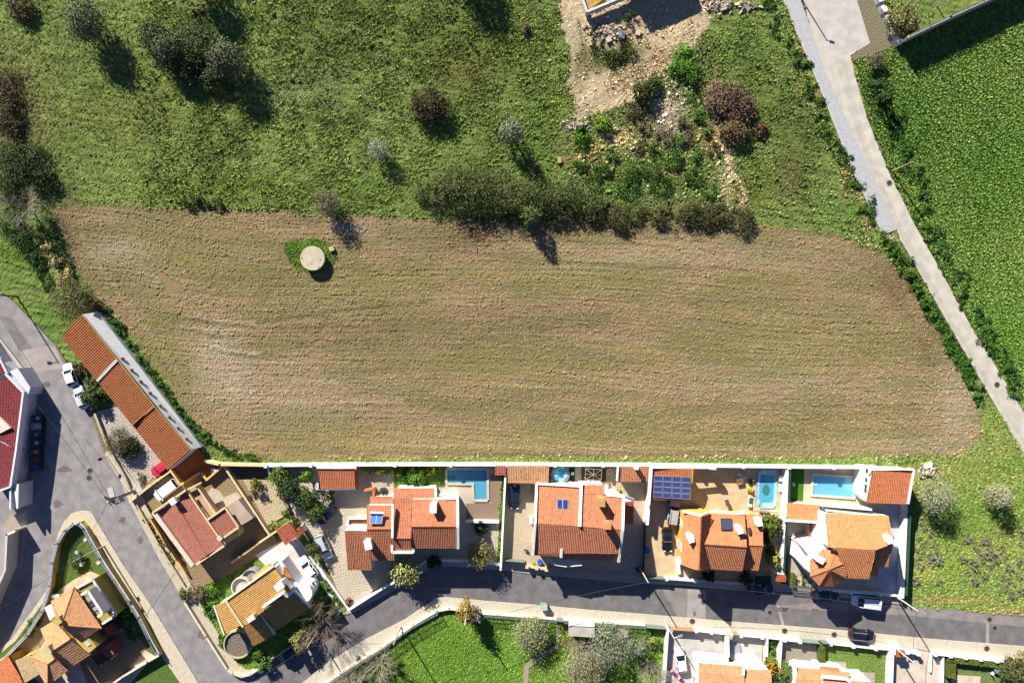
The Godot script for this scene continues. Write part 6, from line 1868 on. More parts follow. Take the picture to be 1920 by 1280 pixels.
	# clipped box hedges
	for b in [["tall clipped hedge between the gravel drive and the lawn", [[1531, 1206], [1542, 1207], [1541, 1242], [1531, 1241]], 1.3], ["long clipped hedge behind the last street wall", [[1772, 1226], [1900, 1238], [1896, 1250], [1770, 1236]], 1.2], ["short bright clipped hedge at the cream forecourt", [[1771, 1238], [1785, 1240], [1784, 1266], [1769, 1264]], 1.2], ["square clipped hedge by the turret villa's steps", [[1481, 1072], [1487, 1072], [1487, 1096], [1481, 1095]], 0.9]]:
		var t := thing("clipped_hedge", b[0], "hedge")
		var mb := MB.new()
		mb.prism(plan(b[1]), 0.0, b[2] - 0.12, A(80, 92, 40))
		put("core", mb, "grass", t)
		var lf := MB.new()
		var pl := plan(b[1])
		for i in 900:
			var x := rng.randf()
			var y := rng.randf()
			var p := pl[0].lerp(pl[1], x).lerp(pl[3].lerp(pl[2], x), y)
			leaves(lf, Vector3(p.x, b[2] - 0.08, p.y), Vector3(0.1, 0.06, 0.1), 1, 0.2, A(112, 122, 54))
		put("foliage", lf, "leaf", t)
	# grey thistle shrubs of the rough meadow, one made once and set out many times
	var spots := [[1726, 974], [1730, 985], [1722, 1008], [1728, 1020], [1718, 1030], [1732, 1034], [1724, 1044], [1744, 998], [1744, 1040], [1748, 1050], [1758, 1036], [1740, 1056], [1724, 1058], [1760, 1050], [1812, 1002], [1818, 1012], [1808, 1014], [1846, 1012], [1852, 1022], [1828, 1026], [1836, 1034], [1848, 1040], [1856, 1036], [1842, 1050], [1822, 1054], [1828, 1062], [1862, 1056], [1876, 1026], [1884, 1044], [1890, 1062], [1814, 1074], [1826, 1088], [1846, 1078], [1878, 1080], [1870, 1094], [1890, 1086], [1900, 1094], [1910, 1052], [1916, 1006], [1912, 1018], [1852, 1060], [1804, 1048], [1714, 1088], [1718, 1096], [1866, 1044], [1902, 1070], [1910, 1080], [1884, 1100], [1846, 1108], [1874, 1108], [1896, 1112], [1912, 1106], [1760, 1090], [1752, 1020], [1914, 990]]
	var protos: Array = []
	for k in 3:
		var t := thing("thistle_shrub", "grey lilac thistle shrub on the rough meadow east of the turret villa", "shrub", Vector3.ZERO, 0.0, "thistle shrubs on the rough meadow")
		var st := MB.new()
		var fo := MB.new()
		for i in 30:
			var a := rng.randf() * TAU
			var d := Vector3(cos(a), 0.4 + rng.randf() * 1.2, sin(a)).normalized()
			st.tube(Vector3.ZERO, d * 0.7, 0.03, 0.015, 3, A(150, 136, 120))
			leaves(fo, d * (0.4 + 0.5 * rng.randf()), Vector3(0.16, 0.1, 0.16), 3, 0.22, A(146, 146, 122))
		put("stem", st, "bark", t)
		put("foliage", fo, "leaf", t)
		protos.append(t)
	for i in spots.size():
		var o: Node3D = protos[i % 3]
		if i >= 3:
			o = protos[i % 3].duplicate()
			o.name = numbered("thistle_shrub")
			add_child(o)
		var s := spots[i] as Array
		o.position = Vector3((s[0] - 960.0) * S, 0.0, (s[1] - 640.0) * S)
		o.rotation.y = rng.randf() * TAU
		o.scale = Vector3.ONE * (0.5 + 0.6 * rng.randf())
	plant(3, 1757, 930, 31, 5.0, A(154, 158, 122), "grey green olive tree beside the large garage, with stones at its foot")
	plant(3, 1869, 930, 25, 4.6, A(166, 166, 130), "smaller grey olive tree standing free on the rough meadow")

# ---------------------------------------------------------------- vehicles
func car(called: String, label: String, u: float, v: float, du: float, dv: float, len: float, col: Color, style := 0, category := "car") -> void:
	# style 0 hatchback or saloon, 1 van, 2 off-roader, 3 open sports car
	var c := W(u, v, 0.8)
	c.y = 0.03 if region_at(u, v) == 15 else 0.05
	var t := thing(called, label, category, c, -atan2(dv, du))
	var w := 0.88 if style != 1 else 0.92
	var hood := [0.86, 1.05, 1.02, 0.8][style] as float
	var st := [[-0.5, 0.74, 0.62], [-0.485, 0.86, hood * 0.88], [-0.44, 0.95, hood * 0.98], [-0.3, 1.0, hood], [0.0, 1.0, hood], [0.18, 1.0, hood * 0.99], [0.34, 0.97, hood * 0.92], [0.44, 0.9, hood * 0.82], [0.485, 0.8, hood * 0.7], [0.5, 0.66, 0.5]]
	var mb := MB.new()
	var rings: Array = []
	for s in st:
		var x: float = s[0] * len
		var hw: float = s[1] * w
		var top: float = s[2]
		rings.append([Vector3(x, 0.24, -hw * 0.92), Vector3(x, 0.5, -hw), Vector3(x, top - 0.08, -hw * 0.98), Vector3(x, top, -hw * 0.86), Vector3(x, top + 0.03, 0), Vector3(x, top, hw * 0.86), Vector3(x, top - 0.08, hw * 0.98), Vector3(x, 0.5, hw), Vector3(x, 0.24, hw * 0.92)])
	for i in rings.size() - 1:
		for k in 9:
			var k2 := (k + 1) % 9
			var a: Vector3 = rings[i][k]
			var b: Vector3 = rings[i + 1][k]
			var d: Vector3 = rings[i + 1][k2]
			var e: Vector3 = rings[i][k2]
			var out := (a + b + d + e) * 0.25 - Vector3((a.x + b.x) * 0.5, 0.5, 0)
			if k == 8:
				out = Vector3.DOWN
			mb.quad(a, b, d, e, col, out)
	for e in [[0, Vector3.LEFT], [rings.size() - 1, Vector3.RIGHT]]:
		var r: Array = rings[e[0]]
		for k in range(1, 8):
			mb.tri(r[0], r[k], r[k + 1], col, e[1])
	put("body", mb, "car", t)
	# cabin: [rear base, rear top, front top, front base] as shares of the length
	var cb := [[-0.42, -0.32, 0.06, 0.22], [-0.485, -0.46, 0.16, 0.31], [-0.47, -0.43, 0.08, 0.2], [-0.3, -0.2, 0.02, 0.12]][style] as Array
	var ht := [1.42, 1.8, 1.72, 1.2][style] as float
	var y0 := hood - 0.02
	var p := func(s: float, y: float, z: float) -> Vector3: return Vector3(s * len, y, z)
	var bw := w * 0.9
	var tw := w * (0.74 if style != 1 else 0.84)
	var dark := A(30, 36, 44)
	var parts := [["windshield", [p.call(cb[3], y0, -bw), p.call(cb[3], y0, bw), p.call(cb[2], ht - 0.06, tw), p.call(cb[2], ht - 0.06, -tw)], Vector3(1, 1, 0)], ["rear_window", [p.call(cb[0], y0, -bw), p.call(cb[0], y0, bw), p.call(cb[1], ht - 0.06, tw), p.call(cb[1], ht - 0.06, -tw)], Vector3(-1, 0.6, 0)], ["side_window", [p.call(cb[0], y0, bw), p.call(cb[3], y0, bw), p.call(cb[2], ht - 0.06, tw), p.call(cb[1], ht - 0.06, tw)], Vector3(0, 0.3, 1)], ["side_window", [p.call(cb[0], y0, -bw), p.call(cb[3], y0, -bw), p.call(cb[2], ht - 0.06, -tw), p.call(cb[1], ht - 0.06, -tw)], Vector3(0, 0.3, -1)]]
	for q in parts:
		var g := MB.new()
		g.quad(q[1][0], q[1][1], q[1][2], q[1][3], dark, q[2])
		put(q[0], g, "glass", t)
	var rf := MB.new()
	if style == 3:
		dark = A(36, 34, 36)
	var rc := col if style != 3 else dark
	var x0: float = cb[1] * len
	var x1: float = cb[2] * len
	for k in 6:
		var a := lerpf(x0 - 0.04, x1 + 0.04, k / 6.0)
		var b := lerpf(x0 - 0.04, x1 + 0.04, (k + 1) / 6.0)
		var ya := ht + 0.05 * sin(PI * (0.1 + 0.8 * k / 6.0)) - 0.02
		var yb := ht + 0.05 * sin(PI * (0.1 + 0.8 * (k + 1) / 6.0)) - 0.02
		for s in [-1.0, 1.0]:
			rf.quad(Vector3(a, ya, 0), Vector3(b, yb, 0), Vector3(b, yb - 0.05, (tw + 0.02) * s), Vector3(a, ya - 0.05, (tw + 0.02) * s), rc, Vector3.UP)
			rf.quad(Vector3(a, ya - 0.05, (tw + 0.02) * s), Vector3(b, yb - 0.05, (tw + 0.02) * s), Vector3(b, yb - 0.12, (tw + 0.03) * s), Vector3(a, ya - 0.12, (tw + 0.03) * s), rc, Vector3(0, 0, s))
	put("roof", rf, "car", t)
	var pl := MB.new()
	for s in [-1.0, 1.0]:
		for e in [[cb[3], cb[2]], [cb[0], cb[1]], [(cb[0] + cb[3]) * 0.5, (cb[1] + cb[2]) * 0.5]]:
			pl.beam(p.call(e[0], y0, (bw + 0.01) * s), p.call(e[1], ht - 0.05, (tw + 0.015) * s), 0.09, 0.05, col)
	put("pillars", pl, "car", t)
	var wm := MB.new()
	wm.tube(Vector3(0, 0, -0.1), Vector3(0, 0, 0.1), 0.31, 0.31, 14, A(34, 34, 36))
	wm.tube(Vector3(0, 0, -0.1), Vector3(0, 0, -0.101), 0.31, 0.02, 14, A(34, 34, 36))
	wm.tube(Vector3(0, 0, -0.11), Vector3(0, 0, 0.11), 0.18, 0.17, 10, A(150, 150, 152))
	var wmesh := wm.mesh()
	for s in [[-0.31, -1], [-0.31, 1], [0.31, -1], [0.31, 1]]:
		var o := MeshInstance3D.new()
		o.name = "wheel"
		o.mesh = wmesh
		o.material_override = M.rubber
		o.position = Vector3(s[0] * len, 0.31, s[1] * (w - 0.08))
		t.add_child(o, true)
	for s in [-1.0, 1.0]:
		for e in [["headlight", 0.462, 0.62, A(226, 228, 230)], ["tail_light", -0.482, 0.7, A(176, 30, 30)]]:
			var l := MB.new()
			l.box(Transform3D(Basis(), Vector3(e[1] * len, e[2], 0.62 * w * s)), Vector3(0.2, 0.16, 0.34), e[3])
			put(e[0], l, "glass", t)
		var mr := MB.new()
		mr.box(Transform3D(Basis(), Vector3(cb[3] * len - 0.1, hood + 0.06, (w + 0.1) * s)), Vector3(0.16, 0.14, 0.2), col)
		put("mirror", mr, "car", t)
	if style == 2:
		for s in [-1.0, 1.0]:
			var rr := MB.new()
			rr.beam(Vector3(x0, ht + 0.1, (tw - 0.05) * s), Vector3(x1, ht + 0.1, (tw - 0.05) * s), 0.06, 0.06, A(226, 228, 230))
			put("roof_rail", rr, "metal", t)

func cars() -> void:
	var white := A(246, 248, 252)
	var silver := A(186, 192, 200)
	var black := A(26, 28, 34)
	var navy := A(26, 34, 56)
	car("parked_car", "white hatchback parked at the kerb by the long shed, upper of two", 130, 703, -12, -37, 4.1, white)
	car("parked_car", "white car parked half under a bush by the long shed, lower of two", 151, 745, -13, -30, 4.0, A(220, 228, 240))
	car("parked_car", "small red car nosing under the long shed's eave on the gravel parking", 300, 878, -22, 16, 3.7, A(206, 52, 72))
	car("parked_van", "white van on the bungalow's drive", 311, 919, -34, 26, 4.5, white, 1, "van")
	car("parked_car", "black car with red rear lights on the gravel court under a tree", 611, 966, -34, 27, 4.1, A(34, 36, 46))
	car("parked_car", "silver estate car on the gravel court next to an olive bush", 607, 1026, 18, 42, 4.5, silver, 2)
	car("parked_car", "white saloon on the driveway near the round tower", 577, 1064, -18, -24, 4.2, white)
	car("parked_car", "dark car in deep shade at the street below the pale leaning tree", 545, 1227, 24, -15, 4.3, A(24, 28, 38))
	car("parked_car", "dark blue car half under the mottled carport", 965, 931, -1, 30, 4.3, A(30, 44, 62))
	car("parked_car", "silver off-roader half under the solar garage's eave", 1263, 959, 5, -34, 4.5, A(176, 172, 170), 2)
	car("parked_car", "black open sports car on the sunny tan parking court", 1252, 1012, 1, 40, 4.2, A(30, 30, 34), 3)
	car("parked_car", "dark saloon at the kerb right below the turret", 1549, 1115, 50, 3, 4.7, A(34, 38, 50))
	car("parked_van", "silver white small van parked at the kerb near the last villa's wall", 1624, 1128, -46, -6, 4.6, A(222, 226, 236), 1, "van")
	car("parked_car", "black off-roader with silver roof rails parked on the far pavement", 1617, 1190, 44, 5, 4.3, A(30, 34, 48), 2)
	car("parked_car", "dark blue car in shade at the kerb by the green kiosk", 1428, 1105, 46, 2, 4.4, navy)
	car("parked_car", "white saloon on the pale drive beside the house with grey steps", 1277, 1239, -6, -42, 4.4, white)

# ---------------------------------------------------------------- poles and wires
func pole(called: String, label: String, u: float, v: float, h: float, arm: Vector3, col: Color, cat := "lamp post", lamp := true) -> Vector3:
	var b := W(u, v)
	var t := thing(called, label, cat, b)
	var mb := MB.new()
	mb.tube(Vector3.DOWN * 0.2, Vector3.UP * h, 0.15, 0.09, 10, col)
	put("pole", mb, "concrete", t)
	if lamp:
		var am := MB.new()
		am.tube(Vector3.UP * (h - 0.15), Vector3.UP * h + arm * 0.75, 0.05, 0.04, 6, A(150, 152, 156))
		put("arm", am, "metal", t)
		var ln := MB.new()
		var d := arm.normalized()
		ln.box(Transform3D(Basis(d, Vector3.UP, d.cross(Vector3.UP)), Vector3.UP * (h + 0.02) + arm), Vector3(0.75, 0.16, 0.32), A(206, 208, 212))
		put("lamp_head", ln, "metal", t)
	return b + Vector3.UP * (h - 0.2)

func wire(label: String, a: Vector3, b: Vector3, sag: float) -> void:
	var mb := MB.new()
	var n := 14
	for i in n:
		var s := float(i) / n
		var e := float(i + 1) / n
		mb.tube(a.lerp(b, s) + Vector3.DOWN * sag * 4.0 * s * (1.0 - s), a.lerp(b, e) + Vector3.DOWN * sag * 4.0 * e * (1.0 - e), 0.03, 0.03, 4, A(70, 68, 68))
	tag(put("overhead_cable", mb, "plain"), label, "cable")

func poles() -> void:
	var con := A(196, 186, 170)
	# the big transformer pole
	var b := W(258, 918)
	var t := thing("transformer_pole", "tall concrete utility pole with crossarms and a transformer, leaning across the diagonal street in view", "utility pole", b)
	var mb := MB.new()
	mb.box(Transform3D(Basis(Vector3.UP, 0.5), Vector3(0, 4.3, 0)), Vector3(0.42, 8.8, 0.42), A(176, 172, 168))
	put("pole", mb, "concrete", t)
	var base := MB.new()
	base.box(Transform3D(Basis(Vector3.UP, 0.5), Vector3(0.5, 0.5, -0.3)), Vector3(1.4, 1.2, 1.2), A(206, 202, 196))
	put("plinth", base, "concrete", t)
	for k in 3:
		var arm := MB.new()
		var y := 8.5 - k * 0.55
		arm.box(Transform3D(Basis(Vector3.UP, -0.9 + k * 0.2), Vector3(0, y, 0)), Vector3(2.4 - k * 0.3, 0.12, 0.16), A(120, 118, 118))
		put("crossarm", arm, "metal", t)
		for s in [-1.0, 0.0, 1.0]:
			var ins := MB.new()
			var p := Basis(Vector3.UP, -0.9 + k * 0.2) * Vector3(s * (1.1 - k * 0.14), 0, 0)
			ins.tube(Vector3(p.x, y + 0.05, p.z), Vector3(p.x, y + 0.35, p.z), 0.09, 0.06, 7, A(216, 214, 210))
			put("insulator", ins, "plain", t)
	var tf := MB.new()
	tf.box(Transform3D(Basis(Vector3.UP, 0.5), Vector3(0.5, 6.6, 0.3)), Vector3(1.1, 1.3, 0.9), A(166, 170, 172))
	put("transformer", tf, "metal", t)
	var top := b + Vector3(0, 8.6, 0)
	# lamp on the island
	b = W(195, 1023)
	t = thing("street_lamp", "pale tapering lamp post with two lamp heads, reaching over the island garden", "lamp post", b)
	mb = MB.new()
	mb.tube(Vector3.DOWN * 0.1, Vector3.UP * 8.2, 0.14, 0.08, 10, A(206, 196, 176))
	put("pole", mb, "concrete", t)
	for s in [-1.0, 1.0]:
		var a := MB.new()
		var d: Vector3 = Vector3(-0.35, 0, -0.94) * s
		a.tube(Vector3.UP * 6.7, Vector3.UP * 6.8 + d * 0.9, 0.05, 0.04, 6, A(200, 204, 210))
		put("arm", a, "metal", t)
		var l := MB.new()
		l.box(Transform3D(Basis(Vector3.UP, 0.3), Vector3.UP * 6.8 + d * 1.05), Vector3(0.5, 0.2, 0.5), A(236, 240, 246))
		put("lamp_head", l, "metal", t)
	var island := b + Vector3.UP * 8.0
	var nw := pole("street_lamp", "dark lamp post on the upper street's verge whose arm leaves the picture", 32, 556, 7.6, Vector3(-1.6, 0, -0.1), A(96, 92, 90))
	var p1 := pole("street_lamp", "concrete lamp post at the shaded street corner by the bare twiggy tree", 594, 1186, 5.6, Vector3(0.5, 0, 0.9), con)
	var p2 := pole("utility_pole", "concrete pole behind the bend wall casting a thin shadow on the south meadow", 751, 1174, 7.0, Vector3(-0.3, 0, 0.6), con, "utility pole", false)
	var p3 := pole("utility_pole", "concrete pole next to the meter hut casting a thin shadow on the grass", 877, 1137, 7.4, Vector3(0.2, 0, 0.8), A(220, 216, 210), "utility pole", false)
	var p4 := pole("utility_pole", "short-looking concrete pole at the green gate of the tan parking court", 1200, 1064, 7.2, Vector3(0.2, 0, 0.6), con, "utility pole", false)
	var p5 := pole("street_lamp", "concrete lamp post at the wall corner of the court with the white saloon", 1246, 1163, 7.0, Vector3(1.0, 0, -0.4), A(206, 200, 190))
	var p6 := pole("street_lamp", "slim pale lamp post at the meadow corner of the turret villa's wall", 1679, 1117, 6.6, Vector3(0.9, 0, 0.3), A(206, 206, 206))
	var p7 := pole("utility_pole", "concrete pole beside the meter kiosk with the tiled cap across the street", 1671, 1208, 6.6, Vector3(0.2, 0, 0.5), A(214, 206, 196), "utility pole", false)
	var p8 := pole("utility_pole", "brown timber pole standing at the pasture side of the lane", 1673, 321, 6.2, Vector3(0.2, 0, 0.6), A(196, 164, 124), "utility pole", false)
	pole("utility_pole", "thin dark mast on the grass behind the high retaining wall", 1757, 12, 2.6, Vector3(0.2, 0, 0.2), A(150, 170, 160), "mast", false)
	pole("street_lamp", "lamp post beyond the lane's head, known by its shadow on the concrete", 1478, -42, 7.2, Vector3(0.8, 0, 0.2), con)
	wire("overhead cable from the transformer pole up towards the hall", top, W(20, 700, 7.5), 0.6)
	wire("overhead cable from the transformer pole to the upper street", top + Vector3(0.5, 0, 0), nw, 0.7)
	wire("overhead cable from the transformer pole to the island lamp post", top, island, 0.3)
	wire("overhead cable from the island lamp post down the street", island, W(-60, 1180, 7.0), 0.6)
	wire("overhead cable from the shaded corner lamp to the bend pole", p1, p2, 0.5)
	wire("overhead cable between the bend pole and the meter hut pole", p2, p3, 0.4)
	wire("overhead cable from the meter hut pole across to the green gate pole", p3, p4, 0.9)
	wire("overhead cable from the green gate pole to the pole at the turret villa", p4, p6, 1.0)
	wire("overhead cable crossing the street to the tiled cap kiosk pole", p6, p7, 0.3)
	wire("overhead cable from the shaded corner lamp down the diagonal street", p1, W(400, 1330, 6.0), 0.5)
	wire("overhead cable from the court lamp post along the pavement", p5, p7, 0.8)

# ---------------------------------------------------------------- small things
func boxes(t: Node3D, called: String, at: Vector3, s: Vector3, col: Color, mat := "plain", turn := 0.0) -> MeshInstance3D:
	var mb := MB.new()
	mb.box(Transform3D(Basis(Vector3.UP, turn), at), s, col)
	return put(called, mb, mat, t)

func furniture() -> void:
	var t: Node3D
	# recycling containers along the hall's wall
	var bins := [[68, 784, "black lidded recycling container with a pale top, first at the north end of the row", A(196, 204, 214)], [67, 799, "recycling container with a wide pale grey lid, second in the row by the hall", A(206, 210, 216)], [66, 814, "recycling container with a teal grey lid, third in the row by the hall", A(140, 164, 170)], [66, 830, "recycling container with a pale window in its lid, in the middle of the row", A(206, 214, 220)], [64, 847, "recycling container with a yellow mark on a grey lid", A(226, 200, 40)], [63, 862, "recycling container with a red mark on its lid", A(206, 40, 60)], [63, 876, "recycling container with a blue mark, last at the south end of the row", A(40, 90, 200)]]
	for i in bins.size():
		var q: Array = bins[i]
		var c := W(q[0], q[1], 1.3)
		c.y = 0.02
		t = thing("recycling_container", q[2], "container", c, 0.06, "recycling containers along the hall")
		boxes(t, "body", Vector3(0, 0.62, 0), Vector3(1.5, 1.2, 1.15), A(42, 56, 60))
		var lid := boxes(t, "lid", Vector3(0, 1.3, 0), Vector3(1.56, 0.16, 1.2), A(70, 82, 88) if i != 1 else A(150, 158, 166))
		boxes(lid, "flap", Vector3(0.25 + (0.15 if i == 5 else 0.0), 1.41, 0), Vector3(0.5, 0.06, 0.5), q[3])
	# manhole covers
	for m in [[168, 882, "round manhole cover on the wide junction beside a cable's shadow"], [166, 896, "worn manhole cover just below the other one on the wide junction"], [1313, 1117, "manhole cover on the pale concrete patch of the street"], [1320, 1128, "small valve cover at the edge of the pale concrete patch"], [1298, 1164, "dark manhole cover on the pavement before the court with the white saloon"], [1471, 1182, "brown manhole cover on the pavement at the citrus strip"], [1564, 1189, "brown manhole cover in the pavement weeds before the lawn"], [1444, 1148, "pale ringed manhole cover in the middle of the street"], [1856, 1161, "manhole cover at the east end of the street"], [1866, 1177, "grey valve cover at the east end of the street"], [1850, 1215, "manhole cover in the pavement at the last hedge garden"], [1668, 343, "manhole cover in the middle of the concrete lane"], [1870, 721, "manhole cover far down the concrete lane"]]:
		var mb := MB.new()
		var y := 0.03
		if m[1] > 1160 and m[1] != 1161 and m[1] != 1177:
			y = 0.15
		if m[0] > 1600 and m[1] < 800:
			y = 0.05
		disc(mb, W(m[0], m[1]) + Vector3.UP * y, 0.38, -0.05, 16, A(104, 88, 82))
		t = thing("manhole_cover", m[2], "manhole cover")
		put("cover", mb, "metal", t)
		var rg := MB.new()
		ring(rg, W(m[0], m[1]) + Vector3.UP * (y - 0.01), 0.45, 0.12, 0.05, 16, A(150, 140, 132))
		put("rim", rg, "concrete", t)
	# concrete tank lid in the field
	var c := W(585.5, 484, 1.3)
	t = thing("water_tank", "round concrete tank with a pale flat lid in a ring of grass on the field", "tank", Vector3(c.x, 0, c.z))
	var tk := MB.new()
	disc(tk, Vector3(0, 1.25, 0), 1.98, -0.2, 40, A(176, 164, 144))
	put("tank_wall", tk, "concrete", t)
	var ld := MB.new()
	disc(ld, Vector3(0, 1.36, 0), 2.05, 1.25, 40, A(206, 194, 172))
	put("lid", ld, "concrete", t)
	for q in [[1.1, 1.6, 0.35], [-1.75, 0.0, 0.3], [1.35, 0.25, 0.18]]:
		boxes(t, "lifting_slot", Vector3(q[0], 1.37, q[1]), Vector3(0.14, 0.02, q[2]), A(60, 54, 46), "plain", 0.8)
	boxes(t, "crack", Vector3(-0.1, 1.365, 0.7), Vector3(0.05, 0.012, 0.9), A(130, 118, 100), "plain", -0.5)
	t = thing("stone_block", "pale squared stone block lying beside the round concrete tank", "stone", W(623, 467))
	boxes(t, "block", Vector3(0, 0.3, 0), Vector3(0.8, 0.6, 0.75), A(206, 190, 160), "concrete", 0.3)
	# muddy puddle
	# rubble heaps
	for hp in [[1140, 58, 34, 16, 260, "heap of broken building rubble below the unfinished building"], [1345, 8, 30, 20, 240, "heap of rubble and plaster beside the lane's green bank"], [1082, 236, 22, 7, 150, "row of pale field stones under the dirt yard"], [1740, 886, 18, 12, 90, "pale stones heaped at the corner of the large garage"], [1400, 14, 22, 14, 60, "sandy stone heap east of the plaster rubble"]]:
		var mb := MB.new()
		for i in hp[4]:
			var a: float = rng.randfn() * 0.45
			var b: float = rng.randfn() * 0.45
			var p := W(hp[0] + a * hp[2], hp[1] + b * hp[3])
			var s := 0.12 + rng.randf() * rng.randf() * 0.6
			var g := 0.7 + rng.randf() * 0.5
			mb.box(Transform3D(Basis.from_euler(Vector3(rng.randf() * 3.0, rng.randf() * 3.0, rng.randf() * 3.0)), p + Vector3.UP * (0.1 + 0.5 * maxf(0.0, 0.8 - a * a - b * b) * rng.randf())), Vector3(s * 1.4, s * 0.6, s), A(206 * g, 190 * g, 168 * g))
		var o := put("rubble", mb, "concrete")
		o.set_meta("label", hp[5])
		stuff(o)
	for q in [[1165, 67, 1.3, 1.0, "grey concrete slab tilted on the rubble heap", A(140, 142, 150)], [1141, 76, 0.9, 0.8, "pale block at the south foot of the rubble heap", A(216, 196, 170)], [1196, 63, 0.9, 0.8, "pale sand block east of the rubble heap casting a square shadow", A(206, 194, 174)], [1107, 84, 0.5, 0.4, "small pale stone in the weeds west of the rubble heap", A(206, 186, 150)], [1049, 301, 1.0, 0.6, "tan boulder at the west end of the old terrace", A(196, 166, 110)], [1146, 318, 0.9, 0.5, "tan boulder in the undergrowth of the old terrace", A(200, 170, 120)], [1132, 326, 0.8, 0.5, "flat tan boulder beside the other terrace boulder", A(206, 176, 126)], [1734, 873, 0.9, 0.6, "white squared stone at the garage corner of the rough meadow", A(236, 232, 226)], [1742, 871, 1.0, 0.7, "second white squared stone at the garage corner, larger and tilted", A(238, 234, 230)]]:
		t = thing("stone_block", q[4], "stone", W(q[0], q[1]) + Vector3.UP * 0.1)
		boxes(t, "block", Vector3(0, 0.2, 0), Vector3(q[2], 0.45, q[3]), q[5], "concrete", rng.randf() * 2.0)
	# scattered white litter and pale stones at the field edge
	var lit := MB.new()
	for i in 40:
		var p := W(662 + rng.randfn() * 14.0, 428 + rng.randfn() * 5.0)
		lit.box(Transform3D(Basis.from_euler(Vector3(rng.randf(), rng.randf() * 3.0, rng.randf())), p + Vector3.UP * 0.1), Vector3(0.3, 0.1, 0.2) * (0.5 + rng.randf()), A(216, 206, 196))
	for i in 40:
		var p := W(890 + rng.randfn() * 26.0, 442 + rng.randfn() * 10.0)
		lit.box(Transform3D(Basis.from_euler(Vector3(rng.randf(), rng.randf() * 3.0, rng.randf())), p + Vector3.UP * 0.1), Vector3(0.3, 0.1, 0.2) * (0.5 + rng.randf()), A(196, 160, 130))
	for i in 90:
		var p := W(620 + rng.randf() * 1100.0, 858 + rng.randfn() * 3.0)
		lit.box(Transform3D(Basis.from_euler(Vector3(rng.randf(), rng.randf() * 3.0, rng.randf())), p + Vector3.UP * 0.08), Vector3(0.34, 0.16, 0.24) * (0.5 + rng.randf()), A(206, 190, 160))
	var lo := put("field_stones", lit, "concrete")
	lo.set_meta("label", "pale stones turned up along the edges of the ploughed field")
	stuff(lo)
	# island stepping stones and yard bits
	for q in [[161, 1011, "topmost pale stepping stone on the island lawn"], [185, 1054, "pale stepping stone on the island lawn below the lamp post"], [208, 1090, "pale stepping stone on the island lawn by the paved terrace"], [229, 1122, "lowest pale stepping stone on the upper island lawn"], [251, 1179, "pale stepping stone near the foot of the island lawn"]]:
		t = thing("stepping_stone", q[2], "stepping stone", W(q[0], q[1]))
		boxes(t, "slab", Vector3(0, 0.23, 0), Vector3(0.62, 0.12, 0.62), A(226, 206, 180), "concrete", 0.6)
	for q in [[145, 1043, "pale paved square on the island lawn beside the lamp"]]:
		t = thing("garden_platform", q[2], "paving", W(q[0], q[1]))
		boxes(t, "slab", Vector3(0, 0.22, 0), Vector3(1.7, 0.1, 1.0), A(206, 190, 160), "concrete", 0.6)
	# street box and bins
	t = thing("waste_container", "grey green wheeled waste container on the pavement opposite the broad villa", "container", W(1019, 1133))
	boxes(t, "body", Vector3(0, 0.75, 0), Vector3(1.15, 1.1, 0.85), A(140, 156, 146))
	boxes(t, "lid", Vector3(0, 1.36, 0), Vector3(1.22, 0.14, 0.95), A(176, 190, 180))
	for s in [[-0.45, -0.3], [0.45, -0.3], [-0.45, 0.3], [0.45, 0.3]]:
		boxes(t, "wheel", Vector3(s[0], 0.2, s[1]), Vector3(0.16, 0.18, 0.1), A(40, 40, 42), "rubber")
	t = thing("pavement_slab", "pale square cabinet base on the street opposite the transformer pole", "cover", W(208, 923))
	boxes(t, "slab", Vector3(0, 0.05, 0), Vector3(0.95, 0.1, 1.7), A(206, 196, 190), "concrete", 0.25)
	t = thing("traffic_sign", "round traffic sign seen edge-on at the gravel parking wall", "sign", W(202, 856))
	boxes(t, "post", Vector3(0, 1.1, 0), Vector3(0.08, 2.2, 0.08), A(150, 150, 150), "metal")
	var sg := MB.new()
	sg.tube(Vector3(0, 2.3, 0), Vector3(0.06, 2.36, 0.05), 0.34, 0.34, 16, A(160, 60, 50))
	put("sign_plate", sg, "plain", t)
	for q in [[[20.5, 945], [29, 945]], [[20.5, 945], [20.5, 990]], [[20.5, 990], [37, 991]], [[4, 973], [20, 968]]]:
		var mb := MB.new()
		mb.beam(W(q[0][0], q[0][1]) + Vector3.UP * 0.02, W(q[1][0], q[1][1]) + Vector3.UP * 0.02, 0.12, 0.02, A(206, 166, 40))
		var o := put("road_marking", mb, "plain")
		o.set_meta("kind", "structure")
	# garden tables, gazebo, loungers
	c = W(719.5, 922, 1.0)
	t = thing("garden_table", "round dark garden table with a seam across it, behind the first villa", "table", Vector3(c.x, 0.1, c.z))
	var gt := MB.new()
	disc(gt, Vector3(0, 0.95, 0), 0.75, 0.85, 12, A(66, 62, 60), 1.05)
	put("tabletop", gt, "plain", t)
	boxes(t, "leg", Vector3(0, 0.42, 0), Vector3(0.5, 0.85, 0.5), A(60, 56, 54))
	boxes(t, "handle", Vector3(0, 0.99, 0), Vector3(0.7, 0.06, 0.14), A(30, 30, 30), "plain", 0.2)
	t = thing("gazebo_frame", "bare metal gazebo frame with rails meeting in the middle, on the dark soil bed", "gazebo")
	var cn := [W(1098, 878.5, 2.0), W(1128.5, 880, 2.0), W(1127.5, 899.5, 2.0), W(1097.5, 898, 2.0)]
	var mid: Vector3 = (cn[0] + cn[1] + cn[2] + cn[3]) * 0.25 + Vector3.UP * 0.6
	var ml := A(196, 180, 160)
